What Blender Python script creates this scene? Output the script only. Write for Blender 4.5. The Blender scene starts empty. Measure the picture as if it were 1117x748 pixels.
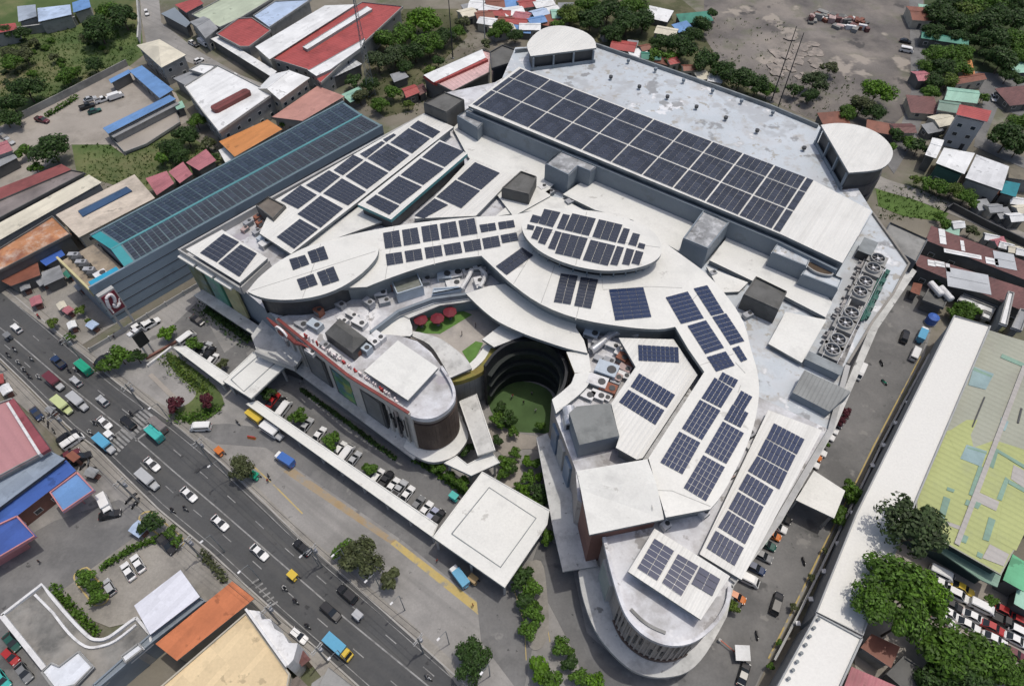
import bpy, math, random
from mathutils import Vector, Matrix
from math import radians as R, sin, cos, pi, atan2, hypot

# ------------------------------------------------------------------ camera, sky, sun, exposure
SC = bpy.context.scene
COL = SC.collection
FPX, CAMH = 740.0, 130.0
TH = math.atan(950.0/740.0)
cam_d = bpy.data.cameras.new('camera'); cam = bpy.data.objects.new('camera', cam_d); COL.objects.link(cam)
cam_d.sensor_fit = 'HORIZONTAL'; cam_d.sensor_width = 36.0; cam_d.lens = 36.0*FPX/1117.0
cam_d.clip_start = 1.0; cam_d.clip_end = 5000.0
cam.location = (0, 0, CAMH); cam.rotation_euler = (pi/2-TH, 0, 0)
SC.camera = cam
SUN = Vector((0.23, 0.14, 1.0)).normalized()
EL = math.asin(SUN.z)
world = bpy.data.worlds.new('World'); SC.world = world; world.use_nodes = True
wn = world.node_tree
sky = wn.nodes.new('ShaderNodeTexSky'); sky.sky_type = 'NISHITA'; sky.sun_disc = False
sky.sun_elevation = EL; sky.sun_rotation = atan2(SUN.x, SUN.y); sky.altitude = 0; sky.dust_density = 4.0
bg = wn.nodes['Background']; bg.inputs['Strength'].default_value = 0.15
wn.links.new(sky.outputs[0], bg.inputs['Color'])
sl = bpy.data.lights.new('sun', 'SUN'); sl.energy = 2.4; sl.angle = R(0.6); sl.color = (1.0, 0.95, 0.86)
so = bpy.data.objects.new('sun', sl); COL.objects.link(so)
so.rotation_euler = SUN.to_track_quat('Z', 'Y').to_euler(); so.location = (60, 60, 200)
SC.view_settings.view_transform = 'Standard'; SC.view_settings.look = 'None'
SC.view_settings.exposure = -0.32; SC.view_settings.gamma = 1.0; SC.view_settings.use_curve_mapping = False

rnd = random.Random(11)
# ------------------------------------------------------------------ survey helpers: photo coordinate -> place on a level z
_s, _c = sin(TH), cos(TH)
def P(x, y, z=0.0):
    u, v = x-558.5, y-374.0
    t = (CAMH-z)/(FPX*_s+v*_c)
    return Vector((u*t, (FPX*_c-v*_s)*t))
def V(x, y, z=0.0):
    p = P(x, y, z); return Vector((p.x, p.y, z))
def Z(ox, oy, s):
    """reader for coordinates taken from an enlarged survey crop"""
    def f(*a): return [(ox+a[i]/s, oy+a[i+1]/s) for i in range(0, len(a), 2)]
    return f
def PP(*a): return [(a[i], a[i+1]) for i in range(0, len(a), 2)]
def mpp(y, z=0.0): return (CAMH-z)/(FPX*_s+(y-374)*_c)      # metres per photo pixel at that depth
def onwall(A, B, x, y):
    """survey ray meets the vertical plane through A,B -> (metres along from A, height)"""
    u, v = x-558.5, y-374.0
    d = Vector((u, FPX*_c-v*_s, -FPX*_s-v*_c))
    e = (B-A).normalized(); n = Vector((-e.y, e.x))
    t = n.dot(A)/n.dot(Vector((d.x, d.y)))
    q = Vector((d.x, d.y))*t
    return (q-A).dot(e), CAMH+d.z*t

# ------------------------------------------------------------------ materials
MATS = {}
def mk(name, col, rough=.7, var=.12, sc=.25, rib=None, dirt=None, metal=0.0, island=0.0, local=False, spec=.35, trans=0.0, fine=.06, spots=None, streak=None, sheets=None):
    """procedural surface: base colour, broad + fine tonal noise, optional standing ribs (angle, period, depth), optional stains (colour, amount, scale)"""
    if name in MATS: return MATS[name]
    m = bpy.data.materials.new(name); m.use_nodes = True; MATS[name] = m
    nt = m.node_tree; N = nt.nodes; L = nt.links
    b = N['Principled BSDF']; b.inputs['Roughness'].default_value = rough; b.inputs['Metallic'].default_value = metal
    b.inputs['Specular IOR Level'].default_value = spec
    if local:
        tc = N.new('ShaderNodeTexCoord'); pos = tc.outputs['Object']
    else:
        ge = N.new('ShaderNodeNewGeometry'); pos = ge.outputs['Position']
    def mix(f, a, c, mode='MIX'):
        x = N.new('ShaderNodeMix'); x.data_type = 'RGBA'; x.blend_type = mode
        if isinstance(f, (int, float)): x.inputs[0].default_value = f
        else: L.new(f, x.inputs[0])
        for k, q in ((6, a), (7, c)):
            if isinstance(q, tuple): x.inputs[k].default_value = (*q, 1)
            else: L.new(q, x.inputs[k])
        return x.outputs[2]
    def noise(scale, det=3.0, rg=.55):
        n = N.new('ShaderNodeTexNoise'); n.inputs['Scale'].default_value = scale; n.inputs['Detail'].default_value = det
        n.inputs['Roughness'].default_value = rg; L.new(pos, n.inputs['Vector']); return n.outputs['Fac']
    def rng(x, a, bb, c, d):
        r = N.new('ShaderNodeMapRange'); r.inputs[1].default_value = a; r.inputs[2].default_value = bb
        r.inputs[3].default_value = c; r.inputs[4].default_value = d; L.new(x, r.inputs[0]); return r.outputs[0]
    out = tuple(col)
    if var > 0:
        lo = tuple(max(0, k*(1-var)) for k in col); hi = tuple(min(1, k*(1+var)) for k in col)
        out = mix(rng(noise(sc, 5), .3, .7, 0, 1), lo, hi)
    if fine > 0:
        g = rng(noise(2.3, 2, .7), .25, .75, 1-fine, 1+fine)
        cb = N.new('ShaderNodeCombineColor'); [L.new(g, cb.inputs[i]) for i in range(3)]
        out = mix(1.0, out if not isinstance(out, tuple) else out, cb.outputs[0], 'MULTIPLY')
    if dirt:
        for (dc, amt, ds) in (dirt if isinstance(dirt[0], tuple) and isinstance(dirt[0][0], tuple) else [dirt]):
            f = rng(noise(ds, 6, .65), .62-amt*.25, .72, 0, min(1, .35+amt))
            out = mix(f, out, dc)
    def rotated(ang, sx, sy):
        mp = N.new('ShaderNodeMapping'); mp.vector_type = 'TEXTURE'; mp.inputs['Rotation'].default_value = (0, 0, ang); mp.inputs['Scale'].default_value = (1/sx, 1/sy, 1)
        L.new(pos, mp.inputs['Vector']); return mp.outputs[0]
    if streak:
        ang, sc_, amt = streak
        n = N.new('ShaderNodeTexNoise'); n.inputs['Scale'].default_value = 1; n.inputs['Detail'].default_value = 4; L.new(rotated(ang, .022, .55), n.inputs['Vector'])
        out = mix(rng(n.outputs['Fac'], .48, .66, 0, amt), out, sc_)
    if sheets:
        ang, w_, l_, amt = sheets
        wnz = N.new('ShaderNodeTexWhiteNoise'); fl = N.new('ShaderNodeVectorMath'); fl.operation = 'FLOOR'; L.new(rotated(ang, 1/l_, 1/w_), fl.inputs[0]); zz = N.new('ShaderNodeVectorMath'); zz.operation = 'MULTIPLY'; zz.inputs[1].default_value = (1, 1, 0); L.new(fl.outputs[0], zz.inputs[0]); L.new(zz.outputs[0], wnz.inputs['Vector'])
        g = rng(wnz.outputs['Value'], 0, 1, 1-amt, 1+amt); cb = N.new('ShaderNodeCombineColor'); [L.new(g, cb.inputs[i]) for i in range(3)]
        out = mix(1.0, out, cb.outputs[0], 'MULTIPLY')
    for (dc, thr, ds) in (spots or []):
        out = mix(rng(noise(ds, 4, .6), thr, thr+.045, 0, .85), out, dc)
    if rib:
        ang, per, dep = rib
        sp = N.new('ShaderNodeSeparateXYZ'); L.new(pos, sp.inputs[0])
        def mth(op, a, c=None):
            q = N.new('ShaderNodeMath'); q.operation = op
            for i, k in enumerate((a, c)):
                if k is None: continue
                if isinstance(k, (int, float)): q.inputs[i].default_value = k
                else: L.new(k, q.inputs[i])
            return q.outputs[0]
        w = mth('ADD', mth('MULTIPLY', sp.outputs[0], -sin(ang)), mth('MULTIPLY', sp.outputs[1], cos(ang)))
        fr = mth('FRACT', mth('DIVIDE', w, per))
        ed = mth('LESS_THAN', fr, .22)
        out = mix(mth('MULTIPLY', ed, dep), out, tuple(k*.55 for k in col))
        bp = N.new('ShaderNodeBump'); bp.inputs['Strength'].default_value = .5; bp.inputs['Distance'].default_value = .06
        L.new(mth('SINE', mth('MULTIPLY', fr, 6.283)), bp.inputs['Height']); L.new(bp.outputs[0], b.inputs['Normal'])
    if island > 0:
        gi = N.new('ShaderNodeNewGeometry')
        g = rng(gi.outputs['Random Per Island'], 0, 1, 1-island, 1+island)
        cb = N.new('ShaderNodeCombineColor'); [L.new(g, cb.inputs[i]) for i in range(3)]
        out = mix(1.0, out, cb.outputs[0], 'MULTIPLY')
    if isinstance(out, tuple): b.inputs['Base Color'].default_value = (*out, 1)
    else: L.new(out, b.inputs['Base Color'])
    if trans > 0:
        tr = N.new('ShaderNodeBsdfTranslucent'); ms = N.new('ShaderNodeMixShader'); ms.inputs[0].default_value = trans
        if isinstance(out, tuple): tr.inputs[0].default_value = (*out, 1)
        else: L.new(out, tr.inputs[0])
        L.new(b.outputs[0], ms.inputs[1]); L.new(tr.outputs[0], ms.inputs[2])
        L.new(ms.outputs[0], N['Material Output'].inputs[0])
    return m
def dirpx(x0, y0, x1, y1, z=10):
    a, b = P(x0, y0, z), P(x1, y1, z); return atan2(b.y-a.y, b.x-a.x)

STAIN = (.16, .16, .16)
A_MALL = dirpx(515, 114, 851, 254, 24)       # long axis of the big roof
A_AVE = dirpx(0, 357, 466, 747, 0)
M_white = mk('white_roof_sheet', (.69, .685, .65), .45, .04, .08, rib=(A_MALL+pi/2, .9, .10), sheets=(A_MALL+pi/2, 1.8, 12, .025), streak=(A_MALL+pi/2, (.52, .51, .48), .35), dirt=((.55, .55, .52), .25, .12))
M_whiteB = mk('white_roof_sheet_aged', (.67, .665, .635), .5, .06, .1, rib=(A_MALL, 1.1, .14), dirt=((.50, .50, .47), .4, .09))
M_whiteC = mk('white_canopy_panel', (.685, .685, .65), .5, .05, .12, sheets=(A_AVE, 1.5, 6, .02), spots=[((.46, .45, .42), .65, .3)], dirt=((.50, .50, .48), .35, .2))
M_crown = mk('white_curved_roof', (.69, .685, .645), .45, .05, .07, sheets=(A_MALL, 2.4, 9, .018), spots=[((.48, .47, .44), .655, .22)], dirt=((.55, .55, .52), .3, .1))
M_deck = mk('coated_roof_deck', (.49, .535, .575), .5, .07, .07, dirt=[((.58, .61, .645), .6, .10), ((.36, .37, .38), .5, .05), ((.34, .30, .25), .42, .26)], spots=[((.74, .75, .77), .60, .13), ((.24, .245, .25), .60, .16), ((.33, .31, .27), .60, .30), ((.40, .42, .44), .58, .07)])
M_deck2 = mk('coated_roof_deck_pale', (.60, .61, .64), .55, .12, .09, dirt=[((.44, .43, .45), .6, .3), ((.26, .25, .24), .68, .14)], spots=[((.72, .72, .73), .57, .12), ((.25, .24, .24), .61, .24), ((.36, .34, .38), .62, .13)])
M_gut = mk('roof_gutter_grey', (.20, .22, .23), .6, .3, .3)
M_wallg = mk('grey_blue_wall', (.20, .235, .27), .6, .1, .1, dirt=((.10, .11, .12), .3, .2))
M_walll = mk('light_grey_wall', (.40, .40, .39), .7, .1, .15, dirt=((.22, .22, .21), .4, .2))
M_beige = mk('beige_stone_cladding', (.52, .495, .455), .7, .1, .3, dirt=((.30, .28, .26), .35, .3))
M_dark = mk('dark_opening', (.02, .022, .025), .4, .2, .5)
M_frame = mk('charcoal_metal', (.06, .062, .065), .5, .2, .4)
M_conc = mk('raw_concrete', (.25, .25, .24), .8, .2, .15, dirt=((.12, .12, .115), .5, .2))
M_boxd = mk('dark_roof_block', (.12, .12, .115), .75, .2, .25, dirt=((.07, .07, .065), .5, .35))
M_boxtop = mk('mottled_block_roof', (.30, .31, .32), .7, .2, .25, dirt=[((.10, .10, .10), .6, .35), ((.62, .63, .65), .5, .5)])
M_ledge = mk('weathered_ledge', (.54, .54, .52), .7, .12, .2, dirt=((.30, .30, .29), .55, .35), spots=[((.16, .16, .155), .64, .5)])
M_taupe = mk('taupe_wall_panel', (.40, .36, .33), .7, .12, .5, dirt=((.24, .21, .19), .5, .5), spots=[((.16, .14, .13), .63, .7)])
M_brown = mk('brown_louvre', (.105, .074, .06), .6, .2, .5)
M_brick = mk('red_brown_cladding', (.20, .10, .078), .7, .15, .4)
M_red = mk('red_trim', (.20, .05, .045), .6, .2, .6)
M_glass = mk('dark_window_glass', (.03, .04, .05), .12, .1, .5, spec=.6)
M_panel = mk('solar_cell', (.040, .046, .064), .14, .06, .15, island=.28, spec=.5, fine=.04)
M_panelB = mk('solar_cell_blue', (.022, .036, .084), .12, .06, .15, island=.3, spec=.5, fine=.04)
M_rim = mk('aluminium_rail', (.55, .56, .58), .4, .05, .5, metal=.3)
M_green = mk('green_turf', (.10, .20, .045), .9, .2, .4)
M_teal = mk('teal_metal', (.07, .25, .27), .5, .15, .3)

# ------------------------------------------------------------------ mesh builder
class M:
    def __init__(s, o=(0, 0, 0)): s.v = []; s.f = []; s.m = []; s.o = Vector(o)
    def add(s, vs, fs, mi=0):
        k = len(s.v); s.v += [Vector(q) for q in vs]; s.f += [tuple(i+k for i in f) for f in fs]
        s.m += [mi]*len(fs) if isinstance(mi, int) else list(mi)
        return s
    def prism(s, pts, z0, z1, top=0, side=None, bottom=True):
        """vertical prism; pts 2-D, z1 may be a list (one top height per corner)"""
        side = top if side is None else side
        a = sum(pts[i][0]*pts[(i+1) % len(pts)][1]-pts[(i+1) % len(pts)][0]*pts[i][1] for i in range(len(pts)))
        zz = list(z1) if isinstance(z1, (list, tuple)) else [z1]*len(pts)
        zb = list(z0) if isinstance(z0, (list, tuple)) else [z0]*len(pts)
        if a < 0: pts = pts[::-1]; zz = zz[::-1]; zb = zb[::-1]
        n = len(pts)
        vs = [(p[0], p[1], z) for p, z in zip(pts, zb)]+[(p[0], p[1], z) for p, z in zip(pts, zz)]
        fs = [tuple(range(n, 2*n))]; mi = [top]
        if bottom: fs.append(tuple(range(n-1, -1, -1))); mi.append(side)
        for i in range(n):
            j = (i+1) % n; fs.append((i, j, n+j, n+i)); mi.append(side)
        return s.add(vs, fs, mi)
    def sheet(s, pts3, mi=0): return s.add(pts3, [tuple(range(len(pts3)))], mi)
    def box(s, c, d, rz=0.0, mi=0, tilt=None):
        c = Vector(c); q = Matrix.Rotation(rz, 3, 'Z')
        if tilt is not None: q = q @ tilt
        vs = [c+q @ Vector((x*d[0]/2, y*d[1]/2, z*d[2]/2)) for z in (-1, 1) for y in (-1, 1) for x in (-1, 1)]
        return s.add(vs, [(0, 2, 3, 1), (4, 5, 7, 6), (0, 1, 5, 4), (2, 6, 7, 3), (0, 4, 6, 2), (1, 3, 7, 5)], mi)
    def tube(s, pts, r, n=6, mi=0, cap=True):
        pts = [Vector(p) for p in pts]; rr = r if isinstance(r, (list, tuple)) else [r]*len(pts); k = len(s.v); fs = []
        for i, p in enumerate(pts):
            d = (pts[min(i+1, len(pts)-1)]-pts[max(i-1, 0)]).normalized()
            a = d.cross(Vector((0, 0, 1)) if abs(d.z) < .9 else Vector((1, 0, 0))).normalized(); b = d.cross(a)
            for j in range(n):
                t = 2*pi*j/n; s.v.append(p+(a*cos(t)+b*sin(t))*rr[i])
        for i in range(len(pts)-1):
            for j in range(n): fs.append((k+i*n+j, k+i*n+(j+1) % n, k+(i+1)*n+(j+1) % n, k+(i+1)*n+j))
        if cap: fs += [tuple(k+j for j in range(n)), tuple(k+(len(pts)-1)*n+j for j in range(n-1, -1, -1))]
        s.f += fs; s.m += [mi]*len(fs); return s
    def cyl(s, c, r0, r1, h, n=16, mi=0, top=None):
        c = Vector(c); vs = []
        for z, r in ((0, r0), (h, r1)):
            for j in range(n): vs.append(c+Vector((r*cos(2*pi*j/n), r*sin(2*pi*j/n), z)))
        fs = [tuple(range(n-1, -1, -1)), tuple(range(n, 2*n))]+[(j, (j+1) % n, n+(j+1) % n, n+j) for j in range(n)]
        return s.add(vs, fs, [mi, mi if top is None else top]+[mi]*n)
    def build(s, name, mats, parent=None, smooth=False, label=None):
        me = bpy.data.meshes.new(name); me.from_pydata([tuple(p-s.o) for p in s.v], [], s.f)
        for q in (mats if isinstance(mats, (list, tuple)) else [mats]): me.materials.append(q)
        me.polygons.foreach_set('material_index', s.m)
        if smooth: me.polygons.foreach_set('use_smooth', [True]*len(me.polygons))
        me.update()
        o = bpy.data.objects.new(name, me); COL.objects.link(o)
        if parent is not None: o.parent = parent
        else: o.location = s.o
        if label: o['label'] = label
        return o
def tag(o, label, cat, group=None):
    o['label'] = label; o['category'] = cat
    if group: o['group'] = group
    return o
def thing(name, label, cat, loc=(0, 0, 0), rz=0.0, group=None, sc=1.0):
    o = bpy.data.objects.new(name, None); o.empty_display_size = .5; COL.objects.link(o)
    o.location = loc; o.rotation_euler = (0, 0, rz); o.scale = (sc, sc, sc)
    return tag(o, label, cat, group)
def struct(o): o['kind'] = 'structure'; return o
def dup(root, loc, rz, label, group=None, sc=None):
    r = root.copy(); COL.objects.link(r); r.location = loc; r.rotation_euler = (0, 0, rz); r['label'] = label
    if group: r['group'] = group
    if sc is not None: r.scale = (sc, sc, sc)
    for ch in list(root.children):
        c = ch.copy(); COL.objects.link(c); c.parent = r
        for g in list(ch.children):
            d = g.copy(); COL.objects.link(d); d.parent = c
    return r
ORD = ['first', 'second', 'third', 'fourth', 'fifth', 'sixth', 'seventh', 'eighth', 'ninth', 'tenth', 'eleventh', 'twelfth', 'thirteenth', 'fourteenth',
       'fifteenth', 'sixteenth', 'seventeenth', 'eighteenth', 'nineteenth', 'twentieth']
def cen(pts): return Vector((sum(p[0] for p in pts)/len(pts), sum(p[1] for p in pts)/len(pts)))
def shrink(pts, d):
    """move every corner d metres towards the inside (convex-ish outlines)"""
    a = sum(pts[i][0]*pts[(i+1) % len(pts)][1]-pts[(i+1) % len(pts)][0]*pts[i][1] for i in range(len(pts)))
    sg = 1 if a > 0 else -1; n = len(pts); out = []
    for i in range(n):
        p0, p1, p2 = Vector(pts[i-1][:2]), Vector(pts[i][:2]), Vector(pts[(i+1) % n][:2])
        e1 = (p1-p0).normalized(); e2 = (p2-p1).normalized()
        n1 = Vector((-e1.y, e1.x))*sg; n2 = Vector((-e2.y, e2.x))*sg
        b = (n1+n2)
        if b.length < .2: out.append(p1+n1*d); continue
        b.normalize(); out.append(p1+b*(d/max(.4, b.dot(n1))))
    return out
def W(pts, z): return [P(x, y, z) for x, y in pts]
def smoothline(pts, k=4, closed=False):
    """Catmull-Rom through survey points"""
    n = len(pts); out = []
    for i in range(n if closed else n-1):
        g = lambda q: pts[q % n] if closed else pts[max(0, min(n-1, q))]
        a, b, c, d = [Vector(g(i+q)) for q in (-1, 0, 1, 2)]
        for j in range(k):
            t = j/k
            out.append(tuple(.5*((2*b)+(c-a)*t+(2*a-5*b+4*c-d)*t*t+(3*b-a-3*c+d)*t**3)))
    if not closed: out.append(tuple(pts[-1]))
    return out
# ------------------------------------------------------------------ the setting: ground, roads, paving, markings
M_soil = mk('dry_soil', (.17, .155, .125), .95, .3, .05, dirt=[((.08, .11, .04), .5, .06), ((.28, .26, .23), .4, .11)])
M_grass = mk('rough_grass', (.085, .128, .040), .95, .3, .06, dirt=[((.21, .165, .10), .72, .03), ((.045, .080, .022), .62, .08)], spots=[((.04, .065, .02), .62, .10), ((.17, .14, .085), .63, .05)], fine=.2)
M_lawn = mk('lawn_grass', (.08, .135, .032), .95, .25, .12, dirt=((.13, .15, .05), .4, .09), fine=.2)
M_asph = mk('avenue_asphalt', (.078, .080, .082), .85, .16, .06, streak=(A_AVE, (.105, .104, .10), .55), spots=[((.04, .04, .042), .64, .35), ((.052, .054, .056), .62, .07)], dirt=[((.046, .049, .052), .5, .05), ((.10, .10, .10), .45, .17)], fine=.1)
M_asph2 = mk('drive_asphalt', (.165, .164, .162), .88, .15, .07, spots=[((.09, .09, .09), .63, .12), ((.24, .235, .225), .64, .2), ((.07, .07, .07), .66, .5)], dirt=[((.105, .105, .105), .6, .08), ((.23, .226, .22), .5, .15)], fine=.1)
M_fore = mk('forecourt_concrete', (.285, .275, .262), .9, .15, .06, sheets=(A_AVE, 4.5, 6, .05), streak=(A_AVE, (.19, .187, .18), .5), spots=[((.14, .138, .134), .63, .14), ((.12, .118, .115), .66, .5)], dirt=[((.165, .163, .157), .65, .05), ((.32, .31, .295), .5, .14)], fine=.1)
M_pave = mk('pavement_concrete', (.27, .255, .23), .9, .18, .12, dirt=((.14, .135, .125), .5, .15), fine=.12)
M_lot = mk('broken_lot', (.17, .155, .143), .92, .3, .03, dirt=[((.30, .265, .23), .62, .026), ((.08, .074, .073), .66, .05), ((.12, .13, .08), .4, .11)], spots=[((.34, .30, .26), .60, .055), ((.07, .066, .065), .62, .08)], fine=.15)
M_tan = mk('pale_concrete_yard', (.33, .30, .265), .9, .15, .06, dirt=((.19, .175, .15), .5, .09))
M_paint = mk('white_road_paint', (.31, .31, .305), .7, .12, .4, dirt=((.11, .11, .11), .85, .5))
M_yel = mk('yellow_road_paint', (.50, .38, .14), .75, .12, .4, dirt=((.28, .25, .18), .7, .4), spots=[((.26, .25, .23), .58, .4)])
M_orp = mk('faded_orange_paint', (.35, .26, .15), .85, .12, .3, dirt=((.25, .24, .22), .8, .3), spots=[((.27, .26, .24), .53, .35)])
M_kerb = mk('kerb_concrete', (.36, .35, .33), .85, .12, .5)

g = M(); g.sheet([(-900, -300, 0), (900, -300, 0), (900, 1500, 0), (-900, 1500, 0)]); ground = struct(g.build('ground', M_soil))
LAY = [0]
def area(name, pts, mat, lvl, smooth=0):
    if smooth: pts = smoothline(pts, smooth, True)
    m = M(); LAY[0] += 1; m.prism(W(pts, 0), -.3, .02*lvl+.0022*LAY[0], 0, 0, bottom=False); return struct(m.build(name, mat))
def line3(pts, z=0): return [V(x, y, z) for x, y in pts]
def strip(m, pts2, w, z0, z1, mi=0, off=0.0):
    """a ribbon of width w along a world polyline"""
    pts2 = [Vector(p[:2]) for p in pts2]; L_, R_ = [], []
    for i, p in enumerate(pts2):
        d = (pts2[min(i+1, len(pts2)-1)]-pts2[max(0, i-1)]).normalized(); n = Vector((-d.y, d.x))
        L_.append(p+n*(off+w/2)); R_.append(p+n*(off-w/2))
    for i in range(len(pts2)-1):
        m.prism([L_[i], R_[i], R_[i+1], L_[i+1]], z0, z1, mi)
def along(pts2, step, length, phase=0.0):
    """cut a polyline into dashes"""
    pts2 = [Vector(p[:2]) for p in pts2]; acc = [0]
    for i in range(1, len(pts2)): acc.append(acc[-1]+(pts2[i]-pts2[i-1]).length)
    def at(s):
        for i in range(1, len(acc)):
            if s <= acc[i]: return pts2[i-1].lerp(pts2[i], (s-acc[i-1])/(acc[i]-acc[i-1]))
        return pts2[-1]
    s = phase; out = []
    while s+length < acc[-1]: out.append((at(s), at(s+length))); s += step
    return out

area('grass_field', PP(-90,-40, 150,-40, 152,10, 157,60, 138,75, 60,112, 0,142, -80,170), M_grass, 1)
area('grass_patch', PP(78,156, 120,158, 137,170, 196,140, 245,175, 150,212, 118,200, 84,190), M_grass, 2)
area('concrete_yard', PP(12,132, 60,112, 140,72, 192,102, 206,132, 170,152, 137,170, 120,158, 78,158, 40,190, -40,240, -60,170), M_tan, 3)
area('street', PP(150,-60, 168,-60, 176,25, 215,55, 262,82, 292,94, 276,102, 235,78, 205,68, 186,52, 160,48, 154,20), M_fore, 2)
area('derelict_yard', PP(768,-70, 990,-70, 1003,110, 976,135, 935,146, 880,128, 836,108, 792,80, 768,40), M_lot, 2)
area('wood_floor', PP(1006,-60, 1300,-60, 1300,60, 1150,72, 1117,84, 1062,78, 1030,92, 1012,108), mk('wood_floor_green', (.05, .07, .03), .95, .3, .1, fine=.2), 1)
area('grove_floor', PP(395,110, 400,70, 440,10, 500,10, 510,40, 470,80, 450,120, 420,128), mk('grove_floor', (.085, .09, .045), .95, .35, .08, dirt=((.2, .17, .12), .5, .1), fine=.2), 1)
area('parapet_wood_floor', PP(600,40, 610,-20, 720,-20, 768,20, 790,80, 850,118, 830,115, 650,46), mk('grove_floor', (.085, .09, .045)), 1)
area('verge_lawn', smoothline(PP(182,384, 200,394, 222,410, 240,428, 243,444, 222,460, 200,462, 188,450, 206,440, 214,428, 200,414, 186,400), 3, True), M_grass, 6)
area('garden_walk', PP(162,410, 166,407, 196,436, 192,440), M_tan, 6)
area('back_lane', PP(990,-60, 1004,-60, 1012,110, 1000,150, 975,190, 968,180, 985,130, 994,100), M_asph2, 3)
area('village_street', PP(1062,78, 1117,84, 1150,70, 1150,130, 1117,128, 1088,118, 1075,150, 1117,172, 1150,190, 1150,200, 1117,184, 1062,160, 1072,112), M_asph2, 3)
area('creek_path', smoothline(PP(930,178, 968,196, 1000,206, 1037,222, 1070,235, 1117,254, 1160,272), 3)+smoothline(PP(1160,286, 1117,268, 1066,246, 1035,233, 1000,219, 962,208, 930,196), 3), M_pave, 3)
area('creek_grass', PP(955,203, 1000,219, 1035,233, 1028,242, 985,236, 958,225), M_lawn, 2)
area('mall_forecourt', PP(93,384, 144,351, 216,308, 320,250, 620,240, 985,250, 1024,330, 1008,388, 955,486, 934,530, 868,664, 838,722, 800,800, 545,800, 512,748, 480,722, 400,650, 325,587, 285,546, 240,504, 193,466, 127,417), M_fore, 1)
area('parking_aisle', PP(245,385, 300,345, 330,425, 462,505, 545,545, 515,600, 478,590, 275,440, 188,382, 178,365, 215,330), M_asph2, 3)
area('access_drive', PP(205,464, 250,462, 330,472, 470,585, 555,640, 590,660, 570,760, 525,700, 520,655, 440,590, 330,515, 290,488, 236,484), M_asph2, 2)
area('ramp_drive', PP(590,585, 620,600, 640,690, 690,735, 760,748, 770,800, 655,800, 628,715, 604,668, 578,620), M_asph2, 4)
area('east_road', PP(985,262, 1022,330, 1005,388, 954,484, 934,525, 900,593, 865,665, 838,716, 800,800, 700,800, 740,720, 800,640, 880,500, 925,400, 965,320), M_asph2, 3)
for nm, pts in (('kerb_island', PP(568,622, 590,612, 597,650, 598,690, 588,708, 576,702, 572,660)),):
    area(nm, smoothline(pts, 4, True), M_pave, 8)
area('avenue_pavement', PP(24,322, 94,380, 127,408, 193,452, 215,470, 240,494, 285,536, 325,576, 400,638, 480,708, 545,770, 530,790, 480,722, 400,650, 325,587, 240,504, 193,466, 127,417, 94,390, 10,326, -40,285, -40,272), M_pave, 7)
area('avenue_pavement', PP(-60,345, 0,394, 31,424, 76,470, 107,492, 125,510, 175,559, 230,604, 279,650, 318,685, 350,713, 430,785, 400,800, 330,712, 265,652, 215,606, 160,560, 110,512, 92,505, 60,476, 14,434, -60,368), M_pave, 7)
area('station_apron', PP(92,505, 125,512, 178,562, 150,585, 60,650, -60,720, -60,540, 40,520), M_fore, 5)
area('restaurant_apron', PP(60,650, 158,566, 190,578, 230,606, 262,650, 190,668, 120,684, 90,672), M_pave, 6)
area('side_lane', PP(-60,640, 0,602, 60,568, 130,545, 175,565, 60,650, 0,690, -60,730), M_asph2, 6)
area('rear_yard', PP(-60,690, 2,672, 60,748, 60,800, -60,800), M_asph2, 5)
area('car_lot', PP(960,560, 1010,600, 1117,640, 1180,660, 1180,800, 940,800, 930,700), M_tan, 2)
area('junk_yard_ground', PP(-40,300, 20,318, 90,376, 140,345, 110,310, 60,285, -40,262), M_pave, 2)

AV_MED = P(-70,306), *[P(*q) for q in PP(0,357.4, 14.7,369, 64,411.5, 122,458, 150,479.5, 193,517, 236,553, 292.6,602, 330,634, 365.4,665, 466,747, 530,800)]
AV_UP = [P(*q) for q in PP(-40,275, 24,330, 94,389, 127,417, 193,465, 240,503, 285,545, 325,585, 400,650, 480,722, 545,780)]
AV_LO = [P(*q) for q in PP(-60,343, 0,391, 31,421, 76,467, 107,490, 125,508, 175,557, 230,602, 279,648, 318,683, 350,711, 430,783)]
m = M(); m.prism(AV_UP+AV_LO[::-1], -.3, .13, 0, 0, bottom=False); road = struct(m.build('road', M_asph))
def resample(pts, n):
    pts = [Vector(p[:2]) for p in pts]; acc = [0]
    for i in range(1, len(pts)): acc.append(acc[-1]+(pts[i]-pts[i-1]).length)
    out = []
    for k in range(n):
        s = acc[-1]*k/(n-1); i = next(j for j in range(1, len(acc)) if s <= acc[j]+1e-6)
        out.append(pts[i-1].lerp(pts[i], (s-acc[i-1])/(acc[i]-acc[i-1])))
    return out
def nearest(pts, p):
    best = None
    for i in range(len(pts)-1):
        a, b = pts[i], pts[i+1]; t = max(0, min(1, (p-a).dot(b-a)/(b-a).length_squared)); q = a.lerp(b, t)
        if best is None or (q-p).length < (best-p).length: best = q
    return best
med = resample(AV_MED, 40)
def lane(side, t): return [q.lerp(nearest([Vector(k) for k in side], q), t) for q in med]
m = M(); strip(m, med, .26, .10, .165); struct(m.build('median_line_marking', M_paint, road))
TUFT = mk('grass_blade', (.085, .15, .03), .8, .3, .1, island=.5, fine=0, trans=.2)
gv, gf = [], []; tr_ = random.Random(6)
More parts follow.
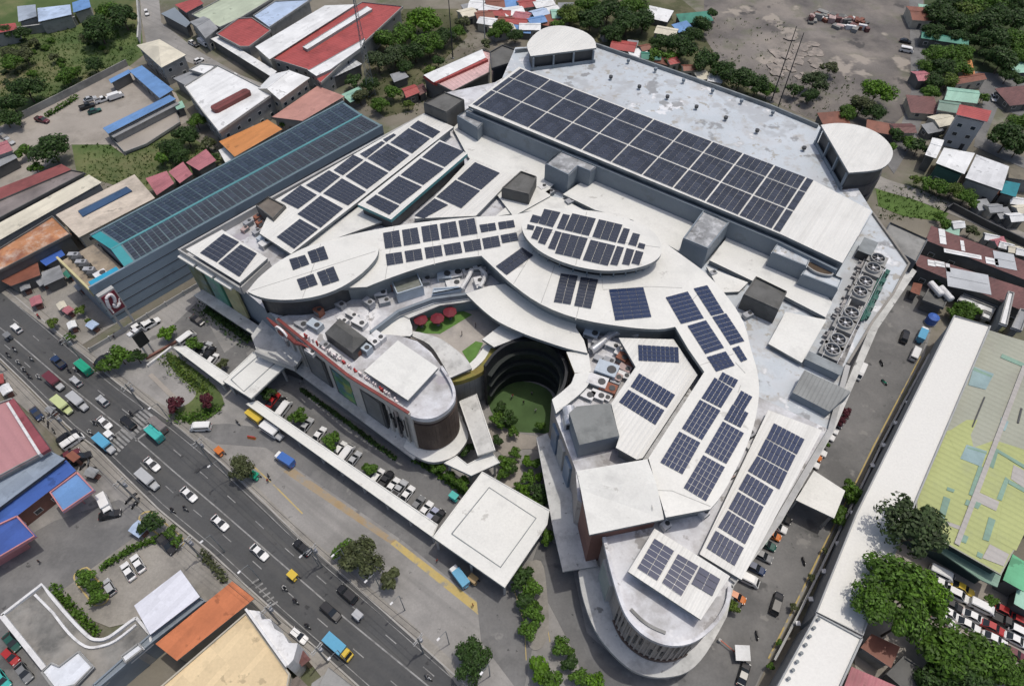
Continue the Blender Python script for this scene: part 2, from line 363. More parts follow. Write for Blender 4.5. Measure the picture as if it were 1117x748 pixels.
for bx0, bx1, by0, by1, n_ in ((-30, 150, 30, 110, 2600), (90, 240, 158, 205, 700), (958, 1030, 203, 240, 260), (860, 935, 84, 128, 160), (400, 520, 15, 125, 700), (650, 860, 20, 118, 600)):
    for i in range(n_):
        x, y = tr_.uniform(bx0, bx1), tr_.uniform(by0, by1)
        if bx0 == -30 and y > 142-.52*x: continue
        p = V(x, y, .02); s_ = tr_.uniform(.25, .8)
        for k in range(3):
            a = tr_.uniform(0, 6.28); d = Vector((cos(a), sin(a), 0))*s_*.5; q = len(gv); o_ = Vector((tr_.uniform(-.4, .4), tr_.uniform(-.4, .4), 0)); gv += [p+o_-d*.6, p+o_+d*.6, p+o_+d*1.2+Vector((0, 0, s_))]; gf.append((q, q+1, q+2))
me = bpy.data.meshes.new('grass'); me.from_pydata(gv, [], gf); me.materials.append(TUFT); go = bpy.data.objects.new('grass', me); COL.objects.link(go); go['kind'] = 'stuff'; tag(go, 'rough tufted grass and weeds growing over the open lots', 'grass')
for sd in (AV_UP, AV_LO):
    m = M()
    for a, b in along(lane(sd, .44), 9.0, 2.6, 2.0): strip(m, [a, b], .17, .10, .16)
    struct(m.build('dashed_lane_marking', M_paint, road))
    m = M(); strip(m, lane(sd, .84), .14, .10, .16); struct(m.build('edge_line_marking', M_paint, road))
ux = (P(162,470)-P(122,436)).normalized()
m = M()                                                            # pedestrian crossing, bars along the traffic
ca, cb = P(163,449), P(120,492)
for i in range(13):
    c = ca.lerp(cb, (i+.5)/13); m.box((c.x, c.y, .14), (4.2, .5, .06), atan2(ux.y, ux.x))
struct(m.build('crosswalk_marking', M_paint, road))
m = M(); a, b = P(172,463), P(148,481)
strip(m, [a, b], .45, .10, .165)
a, b = P(131,470.5), P(110,486); strip(m, [a, b], .4, .10, .165); struct(m.build('stop_line_marking', M_paint, road))
for nm, pts in (('kerb', AV_UP), ('kerb', AV_LO)):
    m = M(); strip(m, resample(pts, 60), .3, 0, .30); struct(m.build(nm, M_kerb))
m = M(); m.prism(W(PP(426,593, 432,589, 530,664, 524,672), 0), 0, .06); struct(m.build('yellow_band_marking', M_yel))
m = M(); m.prism(W(PP(304,511, 312,505, 432,589, 426,593), 0), 0, .055); struct(m.build('orange_band_marking', M_orp))
m = M()
for q in (PP(276,508, 300,530), PP(300,530, 330,560), PP(455,690, 492,722), PP(430,672, 462,698)): strip(m, W(q, 0), .25, 0, .06)
struct(m.build('kerbside_line_marking', M_yel))
m = M(); strip(m, W(PP(1004,389, 953,486, 933,527, 899,594, 864,666, 838,718), 0), .28, 0, .18); struct(m.build('yellow_kerb', M_yel))
m = M(); strip(m, W(PP(588,655, 596,678, 600,700), 0), .14, 0, .11); strip(m, W(PP(560,640, 572,680, 574,720), 0), .14, 0, .10)
strip(m, W(PP(771,735, 790,700, 793,690), 0), .18, 0, .09); struct(m.build('ramp_line_marking', M_yel))
def arrow(m, x, y, x2, y2):
    a, b = P(x, y), P(x2, y2); d = (b-a).normalized(); n = Vector((-d.y, d.x))
    strip(m, [a, b], .35, 0, .11); m.prism([b+n*.8, b-n*.8, b+d*1.6], 0, .11)
m = M(); arrow(m, 602, 624, 595, 619); arrow(m, 656, 730, 650, 723); struct(m.build('drive_arrow_marking', M_paint))
m = M()
for i in range(9):                                                 # bays beside the avenue and the restaurant
    a = P(132+i*8.5, 624-i*4.8); b = P(137+i*8.5, 634-i*4.8); strip(m, [a, b], .12, 0, .15)
for q in PP(80,638, 112,668, 147,646, 192,610, 118,600): 
    a = P(q[0]-3, q[1]-2); b = P(q[0]+3, q[1]+2); strip(m, [a, b], .3, 0, .15)
bed = W(smoothline(PP(82,627, 95,619, 104,630, 118,646, 116,657, 104,660, 92,646, 84,636), 3, True), 0); strip(m, bed+[bed[0]], .3, 0, .24)
bed = W(smoothline(PP(152,566, 164,558, 182,572, 200,588, 197,597, 186,592, 172,582), 3, True), 0); strip(m, bed+[bed[0]], .3, 0, .24)
for i in range(7): a, b = P(146+i*6.5, 612-i*4), P(142+i*6.5, 603-i*4); strip(m, [a, b], .12, 0, .17)
struct(m.build('bay_line_marking', M_yel))
m = M()
for i in range(14):
    t = i/13; a = P(205+t*58, 385+t*48) if i < 5 else P(296+(i-5)*21, 449+(i-5)*15.2); b = a+Vector((2.3, 3.8)); strip(m, [a, b], .1, 0, .075)
struct(m.build('parking_bay_marking', M_paint))
m = M()
for q in PP(215,372, 236,368, 330,436, 395,478, 410,490, 460,530): a, b = P(q[0], q[1]), P(q[0]+5, q[1]+3.4); strip(m, [a, b], .18, 0, .075)
struct(m.build('aisle_dash_marking', M_paint))
m = M()
for i in range(7): strip(m, W(PP(742+i*4, 738-i*.5, 752+i*4, 752-i*.5), 0), .3, 0, .10)
for i in range(6): strip(m, W(PP(279+i*4-4, 636+i*5, 287+i*4-4, 631+i*5), 0), .35, .1, .165)
struct(m.build('hatched_marking', M_paint))
# ------------------------------------------------------------------ the shopping mall
MALL = thing('shopping_mall', 'huge white roofed shopping mall with curved wings and inner courtyard, covered in solar arrays', 'shopping mall', (0, 100, 0))
MO = (0, 100, 0)
def part(name, mm, mats, label=None, parent=None):
    o = mm.build(name, mats, MALL if parent is None else parent); 
    if label: o['label'] = label
    return o
def mm_(): return M(MO)
def block(name, pts, z0, z1, mats, ztop=None, label=None, inset=0):
    q = W(pts, z1)
    if inset: q = shrink(q, inset)
    m = mm_(); m.prism(q, z0, z1, 0, 1 if len(mats) > 1 else 0); return part(name, m, mats, label)
def slab(name, pts, z, th, mats, label=None, sm=0, closed=True):
    """a roof slab whose top outline was surveyed at height z"""
    if sm: pts = smoothline(pts, sm, True)
    m = mm_(); m.prism(W(pts, z), z-th, z, 0, 1 if len(mats) > 1 else 0); return part(name, m, mats, label)
def parapet(name, pts, z, h, w, mat, closed=False):
    q = W(pts, z+h); m = mm_()
    if closed: q = q+[q[0], q[1]]
    strip(m, q, w, z-.2, z+h); return part(name, m, mat)

# -- walls and the flat decks they carry
west = PP(195,272, 463,124, 487,101, 540,90, 600,200, 560,262, 525,279, 490,284, 455,293, 416,306, 400,313, 301,347, 262,313)
block('wall', west, 0, 16.0, (M_deck2, M_wallg), label='grey blue walls of the panel covered west end')
wing_out = PP(301,347, 380,410, 447,451)+smoothline(PP(447,451, 455,454.3, 466,455.3, 476,453, 487,446, 494,437, 495.3,427, 491,415, 481,399), 3)[1:]
wing = wing_out+PP(470,384, 455,372, 436,366, 404,363, 403,350, 400,320, 360,332)
block('wall', wing, 0, 16.4, (M_deck2, M_beige), label='pale clad walls of the front wing along the car park')
mid = PP(540,90, 566,75, 888,198, 914,212, 952,231, 992,287, 975,319, 953,349, 925,396, 906,469, 768,405, 700,359, 640,352, 597,338, 560,314, 525,279, 560,262, 600,200)
block('wall', mid, 0, 15.96, (M_deck, M_wallg))
right = PP(602,436, 613,427, 623,418, 627,407, 642,384, 640,352, 700,359, 768,405, 906,469, 848,568, 799,633)+smoothline(PP(796,648, 781,678, 763,694, 745.6,701, 725.5,700.7, 705.4,692, 688,675.6, 678,655.5), 3)+PP(659,585, 652,560, 630,545, 628,512, 606,455)
block('wall', right, 0, 16.2, (M_deck2, M_taupe), label='taupe panelled walls of the curved south wing')
back = PP(545,92, 562,52, 651,47.5, 840,114, 893,136, 926,190, 952,231, 919,287, 853,257, 513,119)
block('wall', back, 0, 20.0, (M_deck, M_wallg), label='grey blue walls of the tall back block')
parapet('parapet', PP(562,54, 600,50, 651,47.5, 745,80, 840,114, 893,136), 20, 1.1, .5, M_gut)
block('wall', PP(398,316, 455,291, 490,282, 527,277, 566,312, 556,318, 513,326, 474,331, 436,345, 404,366), 0, 15.9, (M_deck2, M_wallg))
# -- the big panel roof
main = PP(566,73, 888,197, 951,230, 919,287, 853,256, 511,115.5)
slab('roof', main, 24, .7, (M_white, M_gut), 'broad white standing seam roof under the big array')
q = shrink(W(PP(566,73, 888,197, 951,230, 919,287, 853,256, 511,115.5), 24), .9); m = mm_(); m.prism(q, 19.9, 23.35, 0); part('wall', m, M_gut)
fr = W(PP(511,116, 853,257, 917,288), 23.2); m = mm_(); strip(m, fr, .7, 16, 22.3, 0, -1.0); part('wall', m, M_wallg, 'long grey wall below the edge of the big roof')
# -- white terraces below it
terr = [PP(500,134, 530,148, 560,146, 620,186, 600,205, 600,214, 560,236, 510,170, 494,140), PP(614,212, 632,200, 652,196, 742,234, 768,252, 744,276, 716,260, 690,240, 649,229),
        PP(774,284, 795,256, 846,276, 880,296, 908,330, 900.5,346, 856,323), PP(771,291, 816,308, 806,318, 786,319), PP(857,340, 901.6,348.7, 874.7,395.6, 838,374.7),
        PP(566,214, 600,214, 612,216, 640,231, 593,228, 540,236)]
for i, t in enumerate(terr): slab('terrace_roof', t, (17.2, 17.6, 17.4, 16.9, 17.3, 16.8)[i], .9 if i in (1, 2) else .6, (M_whiteC, M_gut))
# -- penthouse blocks
def pent(pts, z1, z0, mats, label=None, cap=True):
    q = W(pts, z1); m = mm_(); m.prism(q, z0, z1, 1, 0); o = part('penthouse', m, mats, label)
    if cap:
        m = mm_(); qq = shrink(q, .2); strip(m, qq+[qq[0], qq[1]], .35, z1-.2, z1+.35); part('parapet', m, mats[0], parent=o)
    return o
pent(PP(498.5,127.4, 511.6,118.5, 530.6,130.5, 521,141), 21, 15.9, (M_wallg, M_boxtop))
pent(PP(462,113, 485,101, 506.5,109.5, 487,123.5), 22, 15.9, (M_boxd, M_boxd), 'dark grey stair block by the shed end')
pent(PP(594.5,179.7, 612,165, 654,179.7, 644,188, 630,182.5, 620,192), 22, 15.9, (M_wallg, M_boxtop))
pent(PP(568,187.4, 585.5,193.5, 577,213, 547,206), 20.2, 15.9, (M_boxd, M_boxd), 'small dark grey block with a stepped top')
pent(PP(767,230, 796,243, 772,272.5, 744.5,261), 22, 15.9, (M_wallg, M_boxtop), 'grey lift block with a flaking white top')
pent(PP(848,265, 884,282, 880,292, 841,276), 21.5, 15.9, (M_wallg, M_deck))
pent(PP(881,289, 919,305, 914,316, 873.5,300), 20.5, 15.9, (M_wallg, M_deck))
pent(PP(824,302, 858.5,319, 849,339, 810.5,322), 20.2, 15.9, (M_boxd, M_boxd), 'dark grey cube shaped block')
m = mm_(); q = W(PP(876,406, 927,429, 906,447, 865.5,426), 18.6); m.prism(q, 15.9, [19.4, 19.2, 18.0, 18.0], 0, 1)
part('penthouse', m, (mk('grey_sheet_shed', (.24, .25, .245), .6, .15, .3, rib=(dirpx(876,406, 866,425, 18), .8, .3)), M_wallg), 'grey sheet roofed plant shed sloping towards the panels')
pent(PP(970,243, 1012,262, 999,287, 959,264), 11.5, 0, (mk('slatted_grey_wall', (.085, .095, .11), .6, .15, .3), M_conc), 'charcoal stair block at the road corner')
# -- round roof houses on the back deck
def fan(pts, z1, z0, label, flat_a, flat_b, down):
    q = smoothline(pts, 3); w = W(q, z1); m = mm_(); m.prism(w, z1-.5, z1, 0, 1); o = part('round_roof', m, (M_white, M_gut), label)
    wi = shrink(w, .8); m = mm_(); m.prism(wi, z0, z1-.5, 0); part('wall', m, M_frame, parent=o)
    A, B = P(*flat_a, z1), P(*flat_b, z1); d = (B-A).normalized(); L = (B-A).length; n = Vector((d.y, -d.x))
    if n.y > 0 and abs(n.y) > abs(n.x): n = -n
    for i in range(4):
        c = A+d*L*(i/3*.92+.04)+n*.1; m = mm_(); m.box((c.x, c.y, (z0+z1)/2-.3), (.5, .5, z1-z0-.6), atan2(d.y, d.x)); part('column', m, M_wallg, parent=o)
    m = mm_(); c = A+d*L*.5+n*.12; m.box((c.x, c.y, z0+.55), (L, .3, 1.1), atan2(d.y, d.x)); part('sill_wall', m, M_wallg, parent=o)
    if down:
        for k in range(4):
            zz = 4.0+k*4.4; m = mm_(); wo = shrink(w, .35); m.prism(wo, zz, zz+2.9, 0); part('louvre_band', m, mk('tower_louvre', (.075, .072, .075), .55, .15, .3), parent=o)
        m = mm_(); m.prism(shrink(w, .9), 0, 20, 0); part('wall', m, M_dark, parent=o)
    return o
fan(PP(579,61.5, 576,55, 575.5,47, 585,36, 598,29.5, 616,28.5, 636,34, 648,43, 650.5,52.5), 24.6, 19.9, 'half round white roof house at the back corner', (579,61.5), (650.5,52.5), False)
fan(PP(895.5,136.5, 910,134.5, 926,135, 944,139, 960,147, 971,158, 974,168, 969,178.5, 956,185.5, 926,188.5), 25.5, 19.9, 'half round white roof on the dark striped tower', (926,188.5), (895.5,136.5), True)
# -- west end: strips with arrays
slab('roof_strip', PP(463,124, 495,138.5, 317.5,277, 283,254.5, 300,218), 19, .7, (M_white, M_gut))
m = mm_(); m.prism(shrink(W(PP(463,124, 495,138.5, 317.5,277, 283,254.5, 300,218), 19), .8), 15.9, 18.35, 0); part('wall', m, M_wallg)
slab('roof_strip', PP(479.5,152.5, 510,167.5, 426.5,239.5, 390,223), 20.5, .9, (M_white, M_teal), 'raised white strip with teal edge')
m = mm_(); m.prism(shrink(W(PP(479.5,152.5, 510,167.5, 426.5,239.5, 390,223), 20.5), .7), 15.9, 19.7, 0); part('wall', m, M_frame)
slab('roof_strip', PP(514,172, 561.4,192, 519,235.5, 452,238.5), 17.8, .7, (M_white, M_gut))
slab('roof_strip', PP(242,250.5, 202.6,272, 261.7,308.5, 291.7,281.7), 19, .6, (M_white, M_gut))
m = mm_(); m.prism(shrink(W(PP(242,250.5, 202.6,272, 261.7,308.5, 291.7,281.7), 19), 1.2), 15.9, 18.4, 0); part('wall', m, M_gut)
slab('roof_strip', PP(397,221, 424,239.5, 372,258, 345,268, 320,277), 17.4, .5, (M_whiteC, M_gut))
parapet('parapet', PP(262,313, 195,272, 300,213, 463,124), 16, 2.0, .6, M_walll)
parapet('parapet', PP(262,313, 293,284), 16, 2.0, .6, M_walll)
# -- the leaf shaped roof, the crescent roof and the oval roof
leaf = smoothline(PP(269.8,318, 281,304, 300,288, 317.5,277.4, 339,267.7, 362.6,262.7, 386,263.4, 403.5,267, 413,272), 3)[:-1]+smoothline(PP(413,272, 410,281.7, 395,297.8, 373,312.8, 347.6,322.5, 319.7,326.8, 296,326.3, 281,323, 269.8,318), 3)[:-1]
slab('leaf_roof', leaf, 23.5, .9, (M_crown, M_gut), 'pointed leaf shaped white roof')
m = mm_(); m.prism(shrink(W(leaf, 23.5), 1.8), 16, 22.7, 0); part('wall', m, M_frame)
cres = smoothline(PP(352,268, 366,260, 419.7,248.4, 473,240.8, 521,236.5, 559.5,234.5, 593,228, 636,229, 682,237, 716,258.6, 743,277.7, 771,299, 796,327, 811.5,352.6, 819,380, 826,405, 828,430, 822,465, 808,501, 788.7,537.5, 774.7,555), 3)+PP(726.4,564, 716,530, 707.4,499.4, 768.3,405.4, 750.5,380, 736.6,356.4)+smoothline(PP(736.6,356.4, 717.5,359, 682,356.4, 631,347.5, 590.5,332, 560,311, 540,293, 525,279), 3)[1:]+smoothline(PP(525,279, 490,284, 454.6,293, 416,306.5, 400,313), 3)[1:]+PP(372,314)
slab('crescent_roof', cres, 22, .8, (M_crown, M_gut), 'long white crescent roof sweeping round the courtyard')
m = mm_(); m.prism(shrink(W(cres, 22), 1.5), 15.9, 21.25, 0); part('wall', m, mk('crescent_wall', (.22, .24, .245), .6, .15, .3))
oval = smoothline(PP(569,246, 575,237, 593,228, 614,227.5, 636,230, 682,238, 710,251, 720,263.7, 721,277, 710,287, 687,293.5, 656.5,295, 623.5,289, 593,276.4, 575,261), 4, True)
slab('oval_roof', oval, 25.6, .9, (M_crown, M_gut), 'raised oval white roof at the bend')
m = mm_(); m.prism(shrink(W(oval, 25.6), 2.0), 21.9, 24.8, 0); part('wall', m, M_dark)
m = mm_(); ow = shrink(W(oval, 25.6), 1.6)
for p in ow[::2]: m.box((p.x, p.y, 23.3), (.3, .3, 2.9))
part('post_grille', m, M_wallg)
sm_ = mk('seam_grey', (.42, .42, .40), .6, .1, .5)
for nm, z_, segs in (('crescent', 22, ((656.7,305, 657.6,316, 708,312.6, 744,314), (802,395, 813,407), (808,420, 805,428), (712,556, 708,534, 733,535), (733,535, 775,552), (628,349, 640,300), (590,331, 605,290), (560,310, 583,272), (745,338, 764,318), (764,398, 800,386), (470,243, 474,289), (430,247, 420,305), (519,238, 522,279), (545,264, 597,262))), ('leaf', 23.5, ((274,317, 410,274), (330,325, 350,266))), ('oval', 25.6, ((572,250, 720,270), (640,231, 628,289)))):
    for sg in segs: m = mm_(); strip(m, W([(sg[i], sg[i+1]) for i in range(0, len(sg), 2)], z_), .14, z_-.03, z_+.035); part('roof_seam', m, sm_)
# -- lower ring canopies round the courtyard
slab('ring_canopy', smoothline(PP(508,320, 525.5,337, 544,351, 572,364, 594,372, 619,380, 641,385), 3)+PP(637,371, 628,357)+smoothline(PP(629,352, 598,338, 572,324, 551,309.5), 3)+PP(533,312), 18.2, .8, (M_crown, M_gut), 'white ring canopy edging the courtyard')
slab('ring_canopy', PP(617.8,383.5, 642,385.5, 645,405, 627,406.7), 17.6, .8, (M_whiteC, mk('ochre_edge', (.30, .21, .09), .7, .2, .4)))
slab('ring_canopy', smoothline(PP(627,407.3, 645,405.6, 642.5,418, 634,428, 624,436.6, 606.5,450.7), 3)+smoothline(PP(602,435.5, 613,427, 623,418, 627,407.3), 3)[:-1], 17.9, .8, (M_whiteC, M_gut))
# -- tiers of balconies inside the courtyard
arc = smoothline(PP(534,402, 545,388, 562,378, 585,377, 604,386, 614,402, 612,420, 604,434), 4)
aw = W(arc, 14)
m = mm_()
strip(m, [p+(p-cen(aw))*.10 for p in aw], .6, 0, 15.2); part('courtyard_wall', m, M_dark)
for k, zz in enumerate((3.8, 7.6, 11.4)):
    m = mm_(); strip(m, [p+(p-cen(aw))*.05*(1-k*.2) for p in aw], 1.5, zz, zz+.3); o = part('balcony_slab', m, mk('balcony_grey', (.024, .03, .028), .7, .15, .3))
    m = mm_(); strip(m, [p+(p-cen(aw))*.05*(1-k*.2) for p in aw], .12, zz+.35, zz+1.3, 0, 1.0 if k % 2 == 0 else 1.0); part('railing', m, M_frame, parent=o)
# -- service wing roof with array, its dark channel, plant block and the folded white roof
slab('roof_strip', PP(675,368.4, 734.7,370, 761,408.6, 701,499.4, 694.6,501, 671.8,488, 675.6,476, 666.7,440, 693.4,400), 20, .7, (M_white, M_gut), 'white roof in the lap of the crescent')
m = mm_(); m.prism(shrink(W(PP(675,368.4, 734.7,370, 761,408.6, 701,499.4, 694.6,501, 671.8,488, 675.6,476, 666.7,440, 693.4,400), 20), .7), 16, 19.35, 0); part('wall', m, M_gut)
m = mm_(); m.prism(W(PP(621,450, 629,443, 665.5,439.5, 675.8,475, 632,485), 21), 15.9, 21, 1, 0)
part('penthouse', m, (M_wallg, mk('grey_plant_roof', (.205, .215, .21), .7, .1, .2, dirt=((.09, .10, .10), .5, .22))), 'flat grey plant block behind the folded white roof')
m = mm_(); a, b, c2, d, e, f_ = [V(x, y, z) for x, y, z in ((628.8,513.4,22), (706,500.5,22), (716,527,23.2), (633.5,533.7,23.2), (643,583,21.2), (724.6,566,21.2))]
def folded(dz): return [Vector((p.x, p.y, p.z-dz)) for p in (a, b, c2, d, e, f_)]
t, bt = folded(0), folded(.6); m.add(t+bt, [(0, 1, 2, 3), (3, 2, 5, 4), (6, 9, 8, 7), (9, 10, 11, 8), (0, 6, 7, 1), (1, 7, 8, 2), (2, 8, 11, 5), (5, 11, 10, 4), (4, 10, 9, 3), (3, 9, 6, 0)], [0, 0]+[1]*8)
part('folded_roof', m, (M_whiteC, M_gut), 'large folded white roof over the red brown wall')
m = mm_(); m.prism(shrink([Vector((p.x, p.y)) for p in (a, b, c2, f_, e, d)], .9), 0, 21, 0); part('wall', m, M_brick, 'red brown louvred wall')
# -- east strip with seven arrays and its ledge
slab('roof_strip', PP(838,447, 897,469, 809,632, 763,604), 17.9, .6, (M_white, M_gut))
parapet('parapet', PP(925,398, 906,469, 848,568, 799,633), 16.2, .7, 1.0, M_walll)
parapet('parapet', PP(952,231, 992,287, 975,319, 953,349, 925,396), 15.9, .6, .5, M_pave)
# -- south lobe roof
lobe = smoothline(PP(796,640, 793,658, 781,678, 763,694, 745.6,701, 725.5,700.7, 705.4,692, 688,675.6, 678,655.5, 668,622, 659,585), 3)
parapet('parapet', lobe, 16.2, .8, .6, M_deck2)
slab('roof_strip', PP(714,576, 796.5,628, 764.5,675.6, 685,623), 19, .5, (M_white, M_gut), 'white platform of the south lobe array')
m = mm_(); m.prism(shrink(W(PP(714,576, 796.5,628, 764.5,675.6, 685,623), 19), 1.5), 16, 18.6, 0); part('wall', m, M_gut)
m = mm_(); strip(m, W(smoothline(PP(688,664, 700,676, 712,684, 726,690), 3), 16.3), .5, 16.1, 16.5); part('roof_upstand', m, M_conc)
# podium ledge
pod = smoothline(PP(631,623, 635,648, 645,678, 660,703, 683,726, 703,736, 725.5,738.4, 750.7,732, 771,711, 793,672), 3)
m = mm_(); inner = W(PP(800,640, 797,600, 690,560, 650,600), 5); m.prism(W(pod, 5.2)+inner, 4.2, 5.2, 0, 1); part('podium_roof', m, (M_ledge, M_walll), 'pale weathered podium ledge round the south lobe')
m = mm_(); m.prism(shrink(W(pod, 5.2)+inner, 1.6), 0, 4.2, 0); part('podium_wall', m, M_frame)
slab('walkway_roof', PP(585,477, 597,472, 610,500, 625,540, 641,575, 652,617, 614,623, 604,580), 6.0, .5, (M_ledge, M_walll), 'stained pale canopy under the south wing wall')
m = mm_(); m.prism(shrink(W(PP(585,477, 597,472, 610,500, 625,540, 641,575, 652,617, 614,623, 604,580), 6), 2.2), 0, 5.4, 0); part('wall', m, M_dark)
slab('side_ledge', PP(951,352, 992,290, 1000,296, 958,358, 927,430, 910,470, 852,570, 800,640, 796,634, 846,566, 904,468, 921,424), 8.0, .6, (M_ledge, M_walll), 'pale ledge along the road side')
# -- front wing: parapet band, ledge, facade
parapet('parapet', PP(301,347, 380,410, 447,451), 16.4, 1.6, .5, M_beige)
m = mm_(); strip(m, W(PP(303,348, 380,410, 446,450.5), 18), .62, 17.95, 18.25); part('red_coping', m, M_red, 'dark red coping along the parapet')
parapet('parapet', PP(447,451, *[k for p in wing_out[3:] for k in p]), 16.4, 1.0, .6, M_deck2)
slab('roof_terrace', PP(397,404.5, 434,371, 478,401, 445,436.5), 18.6, .6, (M_whiteC, M_gut), 'white slab roof on the front wing')
m = mm_(); m.prism(shrink(W(PP(397,404.5, 434,371, 478,401, 445,436.5), 18.6), .8), 16, 18, 0); part('wall', m, M_gut)
m = mm_(); e4 = W(PP(354,362, 370,346, 400,368.5, 384,384), 19.5); m.prism(e4, 15.9, 19.2, 1, 0); c = cen(e4)
m.add([(p.x, p.y, 19.2) for p in e4]+[(e4[0].lerp(e4[1], .5).lerp(c, .35).to_3d()+Vector((0, 0, 21))), (e4[2].lerp(e4[3], .5).lerp(c, .35).to_3d()+Vector((0, 0, 21)))], [(0, 4, 1), (1, 4, 5, 2), (2, 5, 3), (3, 5, 4, 0)], 1)
part('penthouse', m, (M_frame, M_boxd), 'dark hipped plant room on the front wing')
# facade pieces on the long front wall
A, B = P(301,347,18), P(447,451,18); e = (B-A).normalized(); n = Vector((e.y, -e.x)); n = n if n.y < 0 else -n
an = atan2(e.y, e.x); LW = (B-A).length
def wallbox(m, u0, u1, z0, z1, out, th=.3, mi=0):
    c = A+e*(u0+u1)/2+n*(out+th/2-.1); m.box((c.x, c.y, (z0+z1)/2), (u1-u0, th+.2, z1-z0), an, mi)
M_bill1 = mk('poster_green_blue', (.10, .28, .12), .5, .5, .25, dirt=[((.04, .10, .33), .7, .28), ((.50, .46, .06), .45, .3)])
for k, (x0, y0, x1, y1) in enumerate(((338,393, 357,405), (367,412, 387,427), (399,434.5, 418,446))):
    u0 = onwall(A, B, x0, y0)[0]; u1 = onwall(A, B, x1, y1)[0]
    m = mm_(); wallbox(m, u0-.5, u1+.5, 4.6, 14.6, .0, .45); fo = part('facade_frame', m, M_frame)
    m = mm_(); wallbox(m, u0+.2, u1-.2, 5.2, 14.0, .35, .2)
    o = part('poster', m, M_bill1 if k == 1 else mk('recess_panel', (.17, .175, .175), .5, .2, .3), 'green and blue poster' if k == 1 else 'blank grey panel', parent=fo)
nb = 17
for i in range(nb+1):
    m = mm_(); u = LW*i/nb; wallbox(m, u-.35, u+.35, 4.2, 16.2, .0, .12); part('pilaster', m, M_beige if i % 3 else mk('taupe_panel', (.34, .30, .28), .7, .12, .3))
for i in range(9):
    m = mm_(); u = LW*(.80+.018*i); wallbox(m, u-.18, u+.18, 6+(i*37 % 5), 13.6-(i*53 % 4), .0, .2); part('slit_window', m, M_dark)
m = mm_(); strip(m, W(PP(306,371, 330,388, 380,426, 448,470), 9), 1.6, 0, 4.4, 0, 0)
fl = [A-e*1.0+n*1.0, B+e*1.0+n*1.0]; m = mm_(); strip(m, fl, 2.6, 3.7, 4.3); part('base_ledge', m, M_ledge)
m = mm_(); strip(m, [p-n*.4 for p in fl], 1.0, 0, 3.7); part('shop_front', m, M_frame)
# lettering on the parapet: small red and white raised strokes, too far off to read
r2 = random.Random(4); u = 9.0; LT = (mk('red_letter', (.42, .05, .05), .5, .1, .5), mk('white_letter', (.70, .62, .60), .5, .1, .5))
while u < LW*.92:
    m = mm_(); h = r2.uniform(1.0, 1.5); k = r2.choice((0, 1, 1, 2))
    wallbox(m, u, u+.25, 18.2, 18.2+h, -.35, .18, k % 2)
    if r2.random() < .7: wallbox(m, u, u+.8, 18.2+h*r2.choice((.0, .45, .8)), 18.2+h*r2.choice((.2, .6, 1.0))+.12, -.35, .18, k % 2)
    if r2.random() < .5: wallbox(m, u+.62, u+.85, 18.2, 18.2+h, -.35, .18, k % 2)
    part('letter', m, LT); u += r2.uniform(1.1, 1.9)
# round emblem and ribbon at the wing corner
em = V(309.5,362,17); q = M(MO)
for i in range(24):
    t0 = 2*pi*i/24; q.box(em+Vector((e.x*cos(t0), e.y*cos(t0), sin(t0)))*1.55+Vector((n.x, n.y, 0))*.5, (.62, .4, 1.25), an, 0, Matrix.Rotation(-t0+0, 3, 'Y'))
part('emblem_ring', q, mk('white_enamel', (.78, .76, .77), .4, .05, .5), 'white ring emblem')
q = M(MO); q.tube([em+Vector((n.x, n.y, 0))*.3-e.to_3d()*.25, em+Vector((n.x, n.y, 0))*.75-e.to_3d()*.25], .8, 14); part('emblem_core', q, M_red)
q = M(MO); pts = [em+e.to_3d()*u_+Vector((0, 0, z_))+Vector((n.x, n.y, 0))*.2 for u_, z_ in ((-4.6, 1.6), (-2.6, .9), (1.6, .1), (4.0, -.5), (6.5, .9), (8.5, 1.4))]
q.tube(pts, [.15, .45, .55, .5, .3, .1], 8); part('emblem_ribbon', q, M_red, 'sweeping red ribbon of the emblem')
# curved louvred end of the wing
cw = W(wing_out[2:], 17)
for k, (z0, z1, d) in enumerate(((14.9, 16.2, .28), (11.6, 14.4, .22), (8.2, 11.0, .22), (4.8, 7.6, .22))):
    m = mm_(); strip(m, cw[1:-2], .5, z0, z1, 0, 0); part('louvre_band', m, M_brown if k else mk('grey_brown_band', (.19, .165, .15), .7, .15, .3))
m = mm_()
for i in range(len(cw)-3):
    a_, b_ = cw[1+i], cw[2+i]; nn = Vector(((b_-a_).y, -(b_-a_).x)).normalized()
    for j in range(5):
        p = a_.lerp(b_, j/5); m.box((p.x+nn.x*.3, p.y+nn.y*.3, 9.6), (.10, .18, 9.6), atan2((b_-a_).y, (b_-a_).x))
part('louvre_fin', m, M_brown)
ring = smoothline(PP(440,487, 446.4,493, 463,502, 478,503.5, 496,497, 508.6,482, 510.5,472, 505,458.7, 499,446), 3)
m = mm_(); m.prism(W(ring, 4.6)+W(PP(480,440, 450,465), 4.6), 3.7, 4.6, 0, 1); part('podium_roof', m, (M_whiteC, M_walll), 'white ledge round the curved louvred end')
m = mm_(); m.prism(shrink(W(ring, 4.6)+W(PP(480,440, 450,465), 4.6), 1.2), 0, 3.7, 0); part('podium_wall', m, M_frame)
